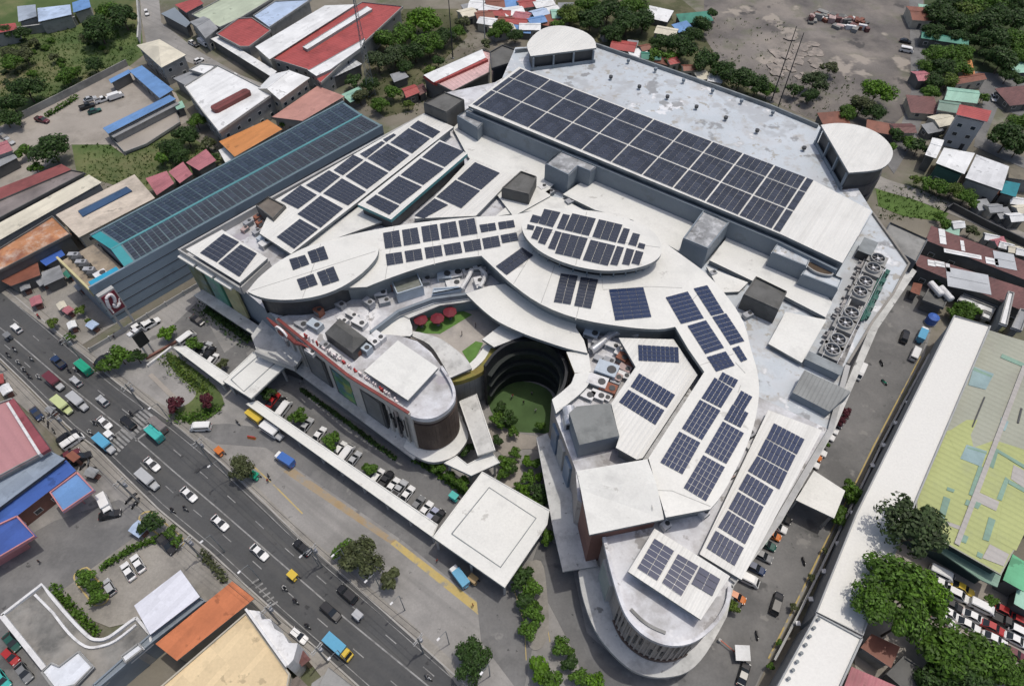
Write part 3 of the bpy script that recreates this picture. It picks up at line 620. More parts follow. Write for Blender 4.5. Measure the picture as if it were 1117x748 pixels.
# roof garden between the wings
gard = PP(404,364, 447,347, 505,325, 545,352, 541,378, 533,396, 519,406, 503,411, 491,413)
block('wall', gard, 0, 12.0, (mk('terrace_tile', (.38, .35, .315), .8, .15, .3, dirt=((.24, .23, .22), .5, .2)), mk('slatted_stone', (.33, .325, .31), .7, .2, .4, rib=(1.2, .9, .35))), label='curved grey slatted wall below the roof garden')
m = mm_(); m.prism(W(PP(452,363, 462,345, 500,337, 515,343, 480,364), 12.06), 11.8, 12.06); part('turf', m, M_green)
m = mm_(); m.prism(W(PP(504,383, 519,372, 527,374, 522,384, 514,399), 12.06), 11.8, 12.06); part('turf', m, M_green)
slab('garden_canopy', PP(403,362.5, 433.7,339.5, 440,342, 446.5,347.5, 449.5,356, 450,364, 447,366.5, 425,366.5), 15.3, .5, (M_whiteC, M_gut), 'white wedge canopy by the roof garden')
slab('garden_canopy', smoothline(PP(448,366, 468,375.5, 480,392, 491,412), 3)+smoothline(PP(514.8,401.5, 509.4,392, 496,380, 480,369, 463,363.5, 450,361), 3), 14.4, .5, (M_ledge, M_gut), 'curved pale canopy sweeping past the roof garden')
slab('garden_canopy', PP(526,370, 547,354, 572,365.5, 539,378.5), 15.0, .6, (M_whiteC, M_gut), 'small white canopy hanging over the courtyard')
slab('garden_ledge', PP(438.5,343.5, 472,330, 511,323, 515,328.5, 480,333, 446,347), 15.6, .6, (M_ledge, M_gut))
m = mm_(); strip(m, W(PP(404,362, 434,339, 472,325, 511,320, 556,307), 17.2), .7, 12, 17.2); part('wall', m, M_wallg, 'grey screen wall behind the roof garden')
plc = smoothline(PP(491.5,413, 503,411.5, 523,403, 533,391, 539,380), 3)
m = mm_(); strip(m, W(plc, 13), 1.5, 11.6, 12.9); part('planter', m, mk('planter_ochre', (.25, .20, .06), .9, .3, .5, dirt=((.10, .13, .03), .6, .5)), 'ochre planted edge of the roof garden')
m = mm_(); strip(m, W(smoothline(PP(512,402, 522,393, 530,383, 533,377), 3), 12.6), 1.8, 11.8, 12.7); part('garden_ledge', m, M_whiteC)
# west end facade with posters, canopy over its drop-off
A2, B2 = P(195,272,17), P(262,313,17); e2 = (B2-A2).normalized(); n2 = Vector((e2.y, -e2.x)); n2 = n2 if n2.y < 0 else -n2; L2 = (B2-A2).length
cols = [mk('poster_olive', (.20, .22, .12), .5, .5, .3, dirt=((.12, .22, .35), .6, .3)), mk('poster_teal', (.12, .33, .22), .5, .4, .25, dirt=((.30, .32, .38), .6, .2)), mk('poster_cream', (.46, .42, .22), .5, .25, .3, dirt=((.30, .36, .22), .5, .4))]
for k in range(3):
    u0, u1 = L2*(.06+.30*k), L2*(.30+.30*k); c = A2+e2*(u0+u1)/2
    m = mm_(); m.box((c.x+n2.x*.2, c.y+n2.y*.2, 10.0), (u1-u0, .5, 10.5), atan2(e2.y, e2.x)); part('poster', m, cols[k], ('olive and blue poster', 'green poster', 'cream poster')[k])
    m = mm_(); m.box((c.x+n2.x*.7, c.y+n2.y*.7, 16.2), (u1-u0+.5, 1.6, .5), atan2(e2.y, e2.x)); part('poster_hood', m, M_whiteC)
slab('dropoff_canopy', PP(211,322, 222,315.5, 285,357, 278,366), 5.0, .5, (M_ledge, M_walll), 'weathered grey canopy strip below the posters')
m = mm_(); m.prism(shrink(W(PP(211,322, 222,315.5, 285,357, 278,366), 5), 1.5), 0, 4.5, 0); part('wall', m, M_frame)
m = mm_(); m.prism(W(PP(274,366, 291,342, 318,352, 333,384, 322,400, 280,383), 8.2), 7.4, [8.2]*6, 0, 1); part('porch_roof', m, (M_ledge, M_walll), 'pale folded porch roof at the main entrance')
m = mm_(); m.prism(shrink(W(PP(274,366, 291,342, 318,352, 333,384, 322,400, 280,383), 8.2), 1.5), 0, 7.5, 0); part('wall', m, M_frame)
m = mm_(); strip(m, W(PP(279,384, 296,391, 322,401), 8.4), .5, 7.2, 9.0); part('porch_fascia', m, M_walll)
# south wing facade: blue sign boxes, brown joints
A3, B3 = P(606,455,16), P(628,512,16); e3 = (B3-A3).normalized(); n3 = Vector((-e3.y, e3.x)); n3 = n3 if n3.x < 0 else -n3; L3 = (B3-A3).length
for k in range(3):
    c = A3+e3*L3*(.12+.32*k)+n3*.3; m = mm_(); m.box((c.x, c.y, 9.5), (L3*.24, .6, 9), atan2(e3.y, e3.x)); part('facade_panel', m, mk('blue_grey_glazing', (.13, .19, .27), .3, .25, .3) if k != 1 else M_walll)
A4, B4 = P(659,585,16), P(678,655,16); e4_ = (B4-A4).normalized(); n4 = Vector((-e4_.y, e4_.x)); n4 = n4 if n4.x < 0 else -n4; L4 = (B4-A4).length
c = A4+e4_*L4*.52+n4*.5; m = mm_(); m.box((c.x, c.y, 10.5), (L4*.42, .9, 8.5), atan2(e4_.y, e4_.x)); fo = part('facade_panel', m, M_walll)
m = mm_(); c = c+n4*.5; m.box((c.x, c.y, 10.5), (L4*.38, .12, 7.7), atan2(e4_.y, e4_.x)); part('sign_face', m, mk('grey_green_board', (.28, .33, .31), .4, .15, .2), 'grey green blank board', parent=fo)
lw = W(smoothline(PP(678,655.5, 688,675.6, 705.4,692, 725.5,700.7, 745.6,701, 763,694), 4), 16.2); r3 = random.Random(9)
sl_ = mm_()
for a_, b_ in along(lw, .95, .3): sl_.box((a_.x, a_.y, 10.9), (.5, .3, 9.0), atan2((b_-a_).y, (b_-a_).x)+pi/2)
part('wall_slat', sl_, mk('taupe_slat', (.355, .32, .292), .7, .15, .5))
for i in range(len(lw)-1):
    a_, b_ = lw[i], lw[i+1]; t = (b_-a_).normalized(); nn = Vector((t.y, -t.x))
    if nn.y > 0: nn = -nn
    for j in range(1):
        p = a_.lerp(b_, r3.uniform(.2, .8)); h = r3.uniform(2.2, 4.6); zc = r3.uniform(7.8, 13)
        m = mm_(); m.box((p.x+nn.x*.02, p.y+nn.y*.02, zc), (.28, .3, h), atan2(t.y, t.x)); part('slit_window', m, M_frame)
m = mm_(); strip(m, [p for p in lw], .7, 5.6, 6.3); part('brown_band', m, M_brown)
# loading canopy over the east road
slab('loading_canopy', PP(888,513, 922,535, 910,565, 868,545), 6.0, .5, (M_whiteC, M_gut), 'pale loading canopy over the east road')
m = mm_()
for x, y in PP(920,537, 909,562, 872,543): p = P(x, y, 6); m.box((p.x-.3, p.y, 2.8), (.4, .4, 5.6))
part('canopy_column', m, M_walll)
# ------------------------------------------------------------------ solar arrays
def array(q, z, nu, nv, label, group, mat=M_panel, parts=True, gap=.085, lift=.20):
    """modules on aluminium rails; q = four surveyed corners TL TR BR BL at level z"""
    c = [V(x, y, z) for x, y in q]; o = sum(c, Vector())/4; o.z = z
    root = thing('solar_array', label, 'solar array', o, 0, group)
    def at(u, v): return c[0].lerp(c[1], u).lerp(c[3].lerp(c[2], u), v)-o
    gu = gap/max(.1, (c[1]-c[0]).length)/2; gv = gap/max(.1, (c[3]-c[0]).length)/2
    r = M()
    for k in range(2*nv if nv < 5 else nv+1):
        v = (k+.5)/(2*nv) if nv < 5 else min(.99, max(.01, k/nv))
        a, b = at(.01, v), at(.99, v); strip(r, [a, b], .09, .0, lift-.06)
    r.build('mounting_rail', M_rim, root)
    def module(m, i, j, off):
        p = [at((i+a)/nu+s*gu, (j+b)/nv+t*gv) for a, b, s, t in ((0, 0, 1, 1), (1, 0, -1, 1), (1, 1, -1, -1), (0, 1, 1, -1))]
        m.prism([(k.x-off.x, k.y-off.y) for k in p], lift-.05, lift, 0, 0)
    if parts:
        me = None
        for i in range(nu):
            for j in range(nv):
                m = M(); ce = at((i+.5)/nu, (j+.5)/nv); module(m, i, j, ce)
                pobj = m.build('solar_panel', mat, root); pobj.location = (ce.x, ce.y, 0)
    else:
        m = M()
        for i in range(nu):
            for j in range(nv): module(m, i, j, Vector())
        m.build('panel_tile', mat, root)
    return root
def arrays(tr, rows, z, fmt, group, mat=M_panel, parts=True, **k):
    for i, (co, nu, nv) in enumerate(rows): array(tr(*co), z, nu, nv, fmt % ORD[i] if '%s' in fmt else fmt, group, mat, parts, **k)

# the big roof: lattice of eleven wide bays, three deep, with a narrow bay at each end
zb = 24.0
TL, TR, BL, BR = V(566.8,75.2,zb), V(888,197.6,zb), V(514.5,113.8,zb), V(851.6,254,zb)
tops = [V(x, y, zb) for x, y in PP(566.8,75.2, 573,77.6, 600,87.5, 627,97.6, 654.5,107.9, 682.7,118.6, 713.5,130.3, 745.5,142.5, 777.4,154.7, 811,167.6, 845,180.6, 879.5,193.8, 888,197.6)]
du = (TR-TL).length; us = [(t-TL).length/du for t in tops]
lefts = [V(x, y, zb) for x, y in PP(566.8,75.2, 556.7,84.3, 554.5,85.2, 537,97.9, 535,99.2, 514.5,113.8)]
dv = (BL-TL).length; vs = [(t-TL).length/dv for t in lefts]
def tox(p):
    """world point on level zb back to survey coordinates"""
    d = p-Vector((0, 0, CAMH)); zf = d.y*_c-d.z*_s; up = d.y*_s+d.z*_c
    return (558.5+FPX*d.x/zf, 374-FPX*up/zf)
def onmain(u, v): return tox(TL.lerp(TR, u).lerp(BL.lerp(BR, u), v))
rowname = ('rearmost', 'middle', 'front')
for j in range(3):
    v0, v1 = vs[2*j]-(.006 if j else 0), vs[2*j+1]+(.006 if j < 2 else 0)
    for i in range(12):
        u0, u1 = us[i], us[i+1]; g_ = .16/du
        if i == 0: u0 += g_
        nu = 1 if i == 0 else (2 if i == 11 else 5)
        array([onmain(u0+g_, v0), onmain(u1-g_, v0), onmain(u1-g_, v1), onmain(u0+g_, v1)], zb, nu if i != 11 else 1, 6 if j == 0 else 8,
              '%s bay from the round roof house, %s row of the big back roof array' % (ORD[i], rowname[j]), 'solar arrays on the big back roof', M_panel, False, gap=.09)
G = 'solar arrays on the crescent roof'
z4 = Z(400, 220, 6.206)
up = [((110,215, 220,195, 238,305, 125,322), 2, 7), ((238,195, 345,177, 365,285, 252,302), 2, 7), ((368,172, 478,154, 497,262, 383,278), 2, 7), ((495,153, 603,134, 625,240, 508,257), 2, 7),
      ((620,132, 730,113, 752,220, 640,236), 2, 7), ((762,160, 870,145, 880,195, 775,212), 2, 3), ((888,142, 995,127, 1006,175, 898,192), 2, 3)]
lo = [((127,358, 238,342, 250,418, 138,437), 2, 5), ((255,338, 370,320, 382,395, 268,414), 2, 5), ((390,315, 505,297, 517,370, 403,390), 2, 5), ((520,295, 635,276, 650,350, 535,368), 2, 5),
      ((652,274, 768,254, 780,328, 668,346), 2, 5), ((780,252, 893,232, 908,305, 795,325), 2, 5), ((905,230, 1015,210, 1028,265, 918,285), 2, 3)]
arrays(z4, up, 22, 'small solar array, %s from the leaf shaped roof in the upper row of the crescent', G)
arrays(z4, lo, 22, 'small solar array, %s from the leaf shaped roof in the lower row of the crescent', G)
array(z4(873,440, 1052,312, 1130,366, 948,500), 22, 6, 2, 'slanted solar array on the crescent just below the oval roof', G)
ze = Z(560, 220, 6.206)
ov = [((208,52, 320,75, 268,178, 168,150), 2, 6, 'far row, end nearest the small arrays'), ((130,90, 190,105, 165,150, 110,138), 1, 3, 'short stub at the blunt end, far row'),
      ((398,82, 560,118, 512,236, 345,195), 3, 7, 'widest block of the far row'), ((335,85, 385,95, 345,195, 292,183), 1, 6, 'single column beside the widest far block'),
      ((578,122, 740,160, 695,280, 532,240), 3, 7, 'far row block past the middle'), ((745,180, 790,190, 755,292, 702,280), 1, 6, 'single column past the middle in the far row'),
      ((808,213, 858,225, 832,307, 775,293), 1, 5, 'far row near the pointed end'), ((850,280, 895,292, 885,325, 838,312), 1, 2, 'tiny pair at the pointed end'),
      ((95,155, 145,168, 135,195, 90,188), 1, 2, 'tiny pair at the blunt end'), ((205,180, 268,192, 215,295, 165,280), 1, 6, 'near row, taller column at the blunt end'),
      ((155,168, 203,180, 165,264, 118,248), 1, 5, 'near row, shorter column at the blunt end'), ((330,212, 505,252, 452,392, 280,352), 3, 8, 'near row block with four columns width'),
      ((283,200, 328,211, 282,330, 232,318), 1, 7, 'near row single column beside the wide block'), ((522,260, 692,301, 640,438, 468,398), 3, 8, 'near row block past the middle'),
      ((700,302, 750,314, 705,437, 652,428), 1, 7, 'near row single column past the middle'), ((765,317, 820,330, 785,435, 733,425), 1, 7, 'near row column close to the pointed end'),
      ((828,332, 882,346, 852,433, 797,420), 1, 5, 'near row last column at the pointed end')]
for co, nu, nv, lb in ov: array(ze(*co), 25.6, nu, nv, 'solar array on the oval roof, ' + lb, 'solar arrays on the oval roof')
array(ze(320,488, 438,505, 388,700, 272,682), 22, 2, 9, 'first of two upright twin column arrays below the oval roof', G)
array(ze(455,512, 575,530, 525,728, 410,707), 22, 2, 9, 'second of two upright twin column arrays below the oval roof', G)
z7 = Z(560, 190, 3.936)
array(z7(410,497, 558,487, 593,615, 437,630), 22, 4, 8, 'square solar array alone between the oval roof and the service channel', G, M_panelB)
array(z7(653,530, 748,505, 818,620, 720,645), 22, 4, 7, 'inner solar block at the start of the crescent bend', G, M_panelB)
array(z7(773,492, 832,478, 905,597, 850,610), 22, 3, 7, 'outer narrow solar block at the start of the crescent bend', G, M_panelB)
z9 = Z(690, 330, 6.23)
array(z9(372,160, 498,122, 622,310, 495,352), 22, 4, 7, 'inner solar block in the middle of the crescent bend', G, M_panelB)
array(z9(540,100, 635,75, 760,265, 665,292), 22, 3, 7, 'outer narrow solar block in the middle of the crescent bend', G, M_panelB)
array(z9(502,372, 632,333, 695,430, 568,472), 22, 4, 4, 'short inner solar block at the end of the crescent bend', G, M_panelB)
array(z9(675,312, 722,295, 780,390, 737,407), 22, 2, 4, 'tiny outer solar block at the end of the crescent bend', G, M_panelB)
z0_ = Z(700, 400, 4.675)
for co, nu, nv, lb in (((370,55, 465,115, 405,212, 303,160), 5, 4, 'inner row of the south straight, block touching the bend'), ((410,28, 492,70, 471,109, 390,63), 4, 2, 'two rank strip above the inner row of the south straight'),
        ((295,168, 402,225, 308,375, 203,315), 5, 6, 'inner row of the south straight, middle block'), ((190,330, 300,388, 208,550, 93,488), 5, 6, 'inner row of the south straight, last block by the folded roof'),
        ((505,122, 565,155, 522,226, 466,190), 3, 3, 'outer row of the south straight, small top block'), ((461,192, 545,238, 505,312, 417,268), 4, 3, 'outer row of the south straight, wider block under the small one'),
        ((412,278, 522,340, 432,497, 320,435), 5, 6, 'outer row of the south straight, middle block'), ((312,450, 425,513, 328,687, 212,617), 5, 6, 'outer row of the south straight, last block')):
    array(z0_(*co), 22, nu, nv, 'blue solar array, ' + lb, G, M_panelB)
zL = Z(760, 440, 3.936)
for i, co in enumerate(((330,85, 463,155, 430,220, 298,150), (295,152, 425,225, 392,292, 260,220), (258,225, 390,297, 355,370, 218,290), (215,300, 330,372, 293,438, 178,367),
                        (175,378, 288,445, 248,522, 135,450), (132,458, 247,530, 208,605, 90,530), (80,545, 203,620, 163,698, 40,620))):
    array(zL(*co), 17.9, 7 if i < 3 else 6, 2, 'blue solar array, %s from the cooling fans down the straight strip by the east road' % ORD[i], 'solar arrays on the east strip', M_panelB)
zG = Z(600, 330, 5.344)
for co, nu, nv, lb in (((512,248, 748,262, 752,352, 516,340), 8, 2, 'lying straight across the top'), ((518,413, 730,540, 682,615, 468,490), 8, 2, 'slanted, nearer the dark channel'), ((455,508, 668,630, 615,715, 400,580), 8, 2, 'slanted, nearer the grey plant block')):
    array(zG(*co), 20, 9, 4, 'solar array on the white service roof, ' + lb, 'solar arrays on the service roof', M_panelB)
zk = Z(680, 540, 7.48); zk2 = Z(620, 560, 3.98)
array(zk(252,352, 415,455, 275,700, 110,595), 19, 2, 6, 'two column solar array on the south lobe platform', 'solar arrays on the south lobe', M_panelB)
array(zk2(475,175, 565,228, 490,360, 405,300), 19, 2, 6, 'tall middle solar array on the south lobe platform', 'solar arrays on the south lobe', M_panelB)
array(zk2(570,230, 660,285, 625,360, 532,305), 19, 2, 3, 'short solar array at the road end of the south lobe platform', 'solar arrays on the south lobe', M_panelB)
GW = 'solar arrays on the west strips'
z3 = Z(380, 100, 5.319); z2_ = Z(250, 80, 5.319); z1_ = Z(180, 200, 4.654)
c1 = [z3(405,170, 535,235, 490,272, 358,208), z3(350,215, 475,275, 370,362, 243,298), z3(228,305, 355,372, 240,465, 110,390), z2_(790,512, 925,580, 800,675, 675,600), z2_(655,612, 795,690, 690,770, 545,700), z1_(790,65, 905,130, 790,228, 672,158), z1_(685,182, 778,235, 655,335, 567,275)]
for i, q in enumerate(c1): array(q, 19, 4, 4 if i == 0 else 7, '%s solar block from the shed end along the main column of the long west strip' % ORD[i], GW, M_panel, i > 2)
for i, (q, nu, nv) in enumerate(((z2_(955,352, 970,361, 912,402, 892,386), 1, 4), (z2_(885,396, 905,406, 795,495, 757,471), 1, 7), (z2_(720,475, 780,505, 660,595, 605,565), 2, 7), (z2_(580,565, 645,602, 528,696, 445,652), 2, 7), (z2_(415,652, 510,708, 400,790, 300,740), 3, 7))):
    array(q, 19, nu, nv, '%s solar block from the shed end, stepped outer column of the west strip' % ORD[i], GW, M_panel, i > 2)
for i, (q, nv) in enumerate(((z3(530,292, 670,350, 560,440, 428,382), 7), (z3(418,390, 555,450, 435,545, 303,485), 7), (z3(292,492, 428,555, 300,655, 170,592), 7), (z3(160,600, 298,665, 238,717, 100,645), 4))):
    array(q, 20.5, 4, nv, '%s solar block from the far end of the raised teal edged strip' % ORD[i], GW)
for i, (q, nv) in enumerate(((z3(735,412, 880,475, 770,572, 632,508), 7), (z3(622,515, 765,578, 655,680, 510,612), 7), (z3(500,622, 580,660, 438,738, 383,722), 5))):
    array(q, 17.8, 4, nv, '%s solar block from the far end of the low strip beside the crescent' % ORD[i], GW)
array(z1_(298,258, 378,300, 263,403, 178,355), 19, 4, 6, 'solar block near the shed on the west corner slab', GW)
array(z1_(385,312, 468,358, 378,478, 270,408), 19, 5, 6, 'solar block near the leaf roof on the west corner slab', GW)
for q, lb in ((z1_(630,388, 712,365, 735,412, 650,443), 'far row, pointed end'), (z1_(723,350, 808,320, 832,385, 745,408), 'far row, inner end'), (z1_(668,490, 755,460, 778,515, 690,545), 'near row, pointed end'), (z1_(770,455, 857,423, 887,495, 800,523), 'near row, inner end')):
    array(q, 23.5, 2, 4, 'small solar array on the leaf shaped roof, ' + lb, 'solar arrays on the leaf roof')

# ------------------------------------------------------------------ things standing on the mall roofs
def vent(x, y, z, label, group, h=1.2, r=.55, mat=M_frame):
    p = V(x, y, z); t = thing('roof_vent', label, 'roof vent', p, 0, group)
    m = M(); m.cyl((0, 0, 0), r*.6, r*.6, h*.55, 10); m.build('duct', M_walll, t)
    m = M(); m.cyl((0, 0, h*.5), r, r*1.05, h*.5, 12); m.build('cowl', mat, t)
for i, q in enumerate(PP(666,87, 697,97.5, 727.5,108.5, 759,119.5, 791,131.5, 825,145.5, 876,164.5)): vent(q[0], q[1], 20, '%s dark roof vent from the half round house in the row nearer the array' % ORD[i], 'roof vents on the back deck')
for i, q in enumerate(PP(685,69.5, 714.5,79, 745,91, 776.5,102, 808,113.5, 842,126)): vent(q[0], q[1], 20, '%s roof vent from the half round house in the row along the back parapet' % ORD[i], 'roof vents on the back deck', 1.4, .5, M_wallg)
def fanunit(x, y, label):
    p = V(x, y, 15.9); t = thing('cooling_tower', label, 'cooling fan', p, A_E, 'cooling fans on the east deck')
    m = M(); m.box((0, 0, 1.1), (4.1, 4.1, 2.2)); m.build('casing', mk('fan_casing', (.30, .30, .29), .7, .25, .5, dirt=((.12, .12, .12), .5, .5)), t)
    m = M(); n = 24
    vs = []; 
    for z_, r_ in ((2.2, 1.6), (2.9, 1.6), (2.9, 1.42), (2.2, 1.42)): vs += [(r_*cos(2*pi*j/n), r_*sin(2*pi*j/n), z_) for j in range(n)]
    m.add(vs, [(k*n+j, k*n+(j+1) % n, ((k+1) % 4)*n+(j+1) % n, ((k+1) % 4)*n+j) for k in range(4) for j in range(n)]); m.build('fan_ring', mk('fan_ring_grey', (.36, .36, .35), .5, .1, .5), t)
    m = M(); m.cyl((0, 0, 2.22), 1.4, 1.4, .06, 20); m.build('fan_well', M_dark, t)
    m = M(); m.cyl((0, 0, 2.3), .38, .32, .45, 12); m.build('hub', mk('fan_hub_white', (.66, .66, .66), .5), t)
    for j in range(6):
        m = M(); m.box((.85*cos(j*pi/3+.3), .85*sin(j*pi/3+.3), 2.5), (.95, .34, .05), j*pi/3+.3, 0, Matrix.Rotation(.35, 3, 'X')); m.build('blade', mk('fan_blade', (.20, .20, .21), .5), t)
A_E = dirpx(953,290, 903,389, 16)
for i, q in enumerate(PP(952.6,290.5, 947.5,300.5, 939,315.8, 933.2,326.6, 923.8,349.5, 917,360.3, 909.3,378.4, 902.8,389)):
    fanunit(q[0], q[1], 'round cooling fan, %s in line from the charcoal stair block' % ORD[i])
t = thing('plant_frame', 'cluttered pipe frame and pale walkway round the cooling fans', 'pipe frame', V(925,340,15.9))
o0 = t.location.copy(); m = M(o0)
for dx, dy in ((9, 2), (-8, -3)):
    for k in range(3): strip(m, W(PP(953+dx+k*2,283+dy+k, 904+dx+k*2,386+dy+k), 17.5), .35, 16.2+.5*k, 16.5+.5*k)
m.build('pipe_run', mk('pipe_bright', (.48, .48, .47), .5, .3, .6), t)
m = M(o0); r4 = random.Random(3)
for i in range(130):
    s_ = r4.random(); off = r4.choice((-10, -8.5, 8, 10.5, 12)); x, y = 954+off-52*s_, 284+106*s_+off*.35; p = P(x, y, 16.2); m.box((p.x, p.y, 16+.3), (r4.uniform(.3, 2.2), r4.uniform(.2, .5), r4.uniform(.4, 1.6)), A_E+r4.choice((0, pi/2)))
m.build('valve_detail', mk('grey_metal_bits', (.30, .29, .29), .6, .5, .6), t)
m = M(o0)
for a, b in (((944,287), (895,392)), ((964,296), (912,398))): strip(m, W([a, b], 17.8), .08, 15.9, 18.4)
m.build('guard_rail', M_rim, t)
m = M(o0); m.prism(W(PP(944,279, 966,287, 917,404, 891,396), 15.99), 15.93, 16.02); m.build('plant_floor', mk('oily_plant_floor', (.22, .215, .21), .8, .3, .3, dirt=[((.08, .08, .08), .7, .4), ((.42, .41, .40), .6, .7)]), t)
t = thing('green_pipework', 'teal green pumps and pipes beside the cooling fans', 'pipework', V(955,325,15.9)); o0 = t.location.copy(); m = M(o0)
for k in range(3): m.tube([V(966-k*3, 298+k*.5, 17+.3*k), V(957-k*3, 320+k, 17+.3*k), V(944-k*2.4, 348+k, 17+.3*k)], 0.2, 8)
m.build('pipe', mk('pump_green', (.03, .12, .095), .5, .3, .5, dirt=((.15, .17, .16), .6, .5)), t)
for k in range(6):
    m = M(o0); p = V(966-k*4.2, 300+k*9.2, 16.2); m.box(p+Vector((0, 0, .5)), (1.5, .9, 1.2), A_E); m.build('pump', mk('pump_green', (.06, .27, .19)), t)
t = thing('steel_cabinet', 'dark steel cabinet at the head of the cooling fan line', 'cabinet', V(942,277,15.9), A_E)
m = M(); m.box((0, 0, 1.2), (5, 3, 2.4)); m.build('body', M_frame, t); m = M(); m.box((0, 0, 2.45), (5.3, 3.3, .12)); m.build('lid', M_gut, t)
t = thing('steel_cabinet', 'grey steel cabinet at the foot of the cooling fan line', 'cabinet', V(895,403,15.9), A_E)
m = M(); m.box((0, 0, 1.1), (2.2, 7, 2.2), 0); m.build('body', M_wallg, t); m = M(); m.box((0, 0, 2.25), (2.5, 7.3, .12)); m.build('lid', M_gut, t)
t = thing('rooftop_pool', 'brown oval water basin on the grey east block', 'water basin', V(893,294,20.85), A_MALL)
m = M(); n = 20; m.prism([(2.6*cos(2*pi*j/n)*(1+.12*cos(4*pi*j/n)), 1.35*sin(2*pi*j/n)) for j in range(n)], 0, .35); m.build('water_surface', mk('brown_water', (.10, .075, .055), .2, .2, .5), t)
m = M(); pts = [(2.75*cos(2*pi*j/n)*(1+.12*cos(4*pi*j/n)), 1.5*sin(2*pi*j/n)) for j in range(n+1)]; strip(m, pts, .3, 0, .5); m.build('rim', M_walll, t)
def acunit(x, y, z, rz, d, mat, label, group, duct=False):
    t = thing('air_handler', label, 'air conditioner', V(x, y, z), rz, group)
    m = M(); m.box((0, 0, d[2]/2), d); m.build('casing', mat, t)
    m = M(); m.cyl((d[0]*.22, 0, d[2]), min(d[:2])*.3, min(d[:2])*.3, .12, 12); m.build('fan_grille', M_frame, t)
    for s in (-1, 1):
        m = M(); m.box((0, s*d[1]/2, d[2]*.5), (d[0]*.8, .06, d[2]*.6)); m.build('louvre_panel', M_gut, t)
    return t
WHT = mk('unit_white', (.66, .66, .66), .5, .1, .5, dirt=((.35, .34, .33), .4, .6)); GRY = mk('unit_grey', (.33, .34, .36), .6, .2, .5); RST = mk('unit_rust', (.24, .095, .06), .7, .3, .6); LTB = mk('unit_pale_blue', (.42, .48, .54), .5, .12, .4); PNK = mk('unit_pinkish', (.40, .30, .28), .6, .2, .5)
# units on the front wing, in the notch below the crescent, and by the service roof
rr = random.Random(21)
def scatter(spots, z, lab, grp, base):
    names = {id(WHT): 'white', id(GRY): 'grey', id(RST): 'rust red', id(LTB): 'pale blue', id(PNK): 'pinkish'}
    for i, (x, y, w, l, h, mt) in enumerate(spots):
        acunit(x, y, z, base+rr.uniform(-.12, .12), (w, l, h), mt, '%s plant unit, %s' % (names[id(mt)], lab[i] if isinstance(lab, (list, tuple)) else lab), grp)
scatter([(332,372,2.6,1.6,1.2,WHT), (345,358,3.2,2.0,1.6,LTB), (330,355,3,2,1,GRY), (349,343,1.8,1.6,2,RST), (375,352,2.6,1.4,1.3,WHT), (385,346,3,1.4,1.3,WHT), (393,355,3.4,1.8,1.4,WHT), (340,385,2.5,1.4,1,WHT), (355,378,2,1.4,1.1,GRY), (365,388,3.2,1.2,.9,WHT), (408,375,3,1.6,1.4,WHT), (414,370,3,1.6,1.4,WHT), (400,384,2.4,1.8,2,LTB), (389,387,1.6,1.6,1.4,RST), (372,335,2.2,1.6,1.4,GRY), (403,333,2.6,1.6,1.6,GRY)], 16.4,
        ['flat one behind the red ribbon emblem', 'large boxy one on the front wing behind the lettering', 'low one under the tip of the leaf roof', 'tall one standing below the leaf roof', 'first of the trio above the hipped plant room', 'second of the trio above the hipped plant room', 'third of the trio above the hipped plant room', 'just behind the lettering start', 'low one touching the hipped plant room', 'long flat one along the red coping', 'lower of two by the wedge canopy', 'upper of two by the wedge canopy', 'big one at the corner of the white slab roof', 'small one at the corner of the white slab roof', 'beside the leaf roof stem', 'by the screen wall foot'], 'plant units on the front wing', A_AVE)
m_ = [(431,320,5,3.6,4.0,None)]
t = pent(PP(426,306, 454,294, 462,313, 433,322), 18.6, 15.9, (LTB, mk('mossy_box_top', (.19, .20, .18), .8, .3, .3, dirt=((.10, .115, .08), .5, .4)))); t['label'] = 'pale blue plant room with a mossy top in the notch'
t = pent(PP(471,322, 503,316, 501,313, 472,315), 17.4, 15.9, (LTB, LTB)); t['label'] = 'low pale blue plant box beside the screen wall'
scatter([(472,298,2.2,1.6,2.4,RST), (485,303,3.2,2.6,1.4,LTB), (497,301,3,2.6,1.2,WHT), (495,311,3.4,2.2,.8,WHT), (508,297,1.6,3.6,1,WHT), (514,288,1.6,1.6,1.6,WHT), (521,295,2.2,1.8,1.6,WHT), (528,300,1.4,3.6,1,WHT), (424,316,1.8,1.6,2.2,RST), (416,323,2.8,1.8,1.4,WHT), (420,331,2.4,1.6,1.2,GRY), (495,288,1.2,1.2,1.2,WHT), (465,307,1.8,2.6,1.2,GRY), (522,311,1.8,2.4,1.6,WHT), (535,298,1.4,1.4,1.0,GRY)], 15.96,
        ['tall one deep in the notch of the crescent', 'square one in the notch of the crescent', 'paler square one in the middle of the notch', 'lowest one in front of the notch', 'long duct like one in the notch', 'cube against the crescent in the notch', 'beside the bent ducts in the notch', 'bent duct at the notch end', 'tall one beside the mossy plant room', 'lying by the mossy plant room', 'by the screen wall corner', 'tiny cube under the crescent edge', 'behind the mossy plant room', 'straddling the screen wall', 'at the sharp end of the notch'], 'plant units in the crescent notch', .2)
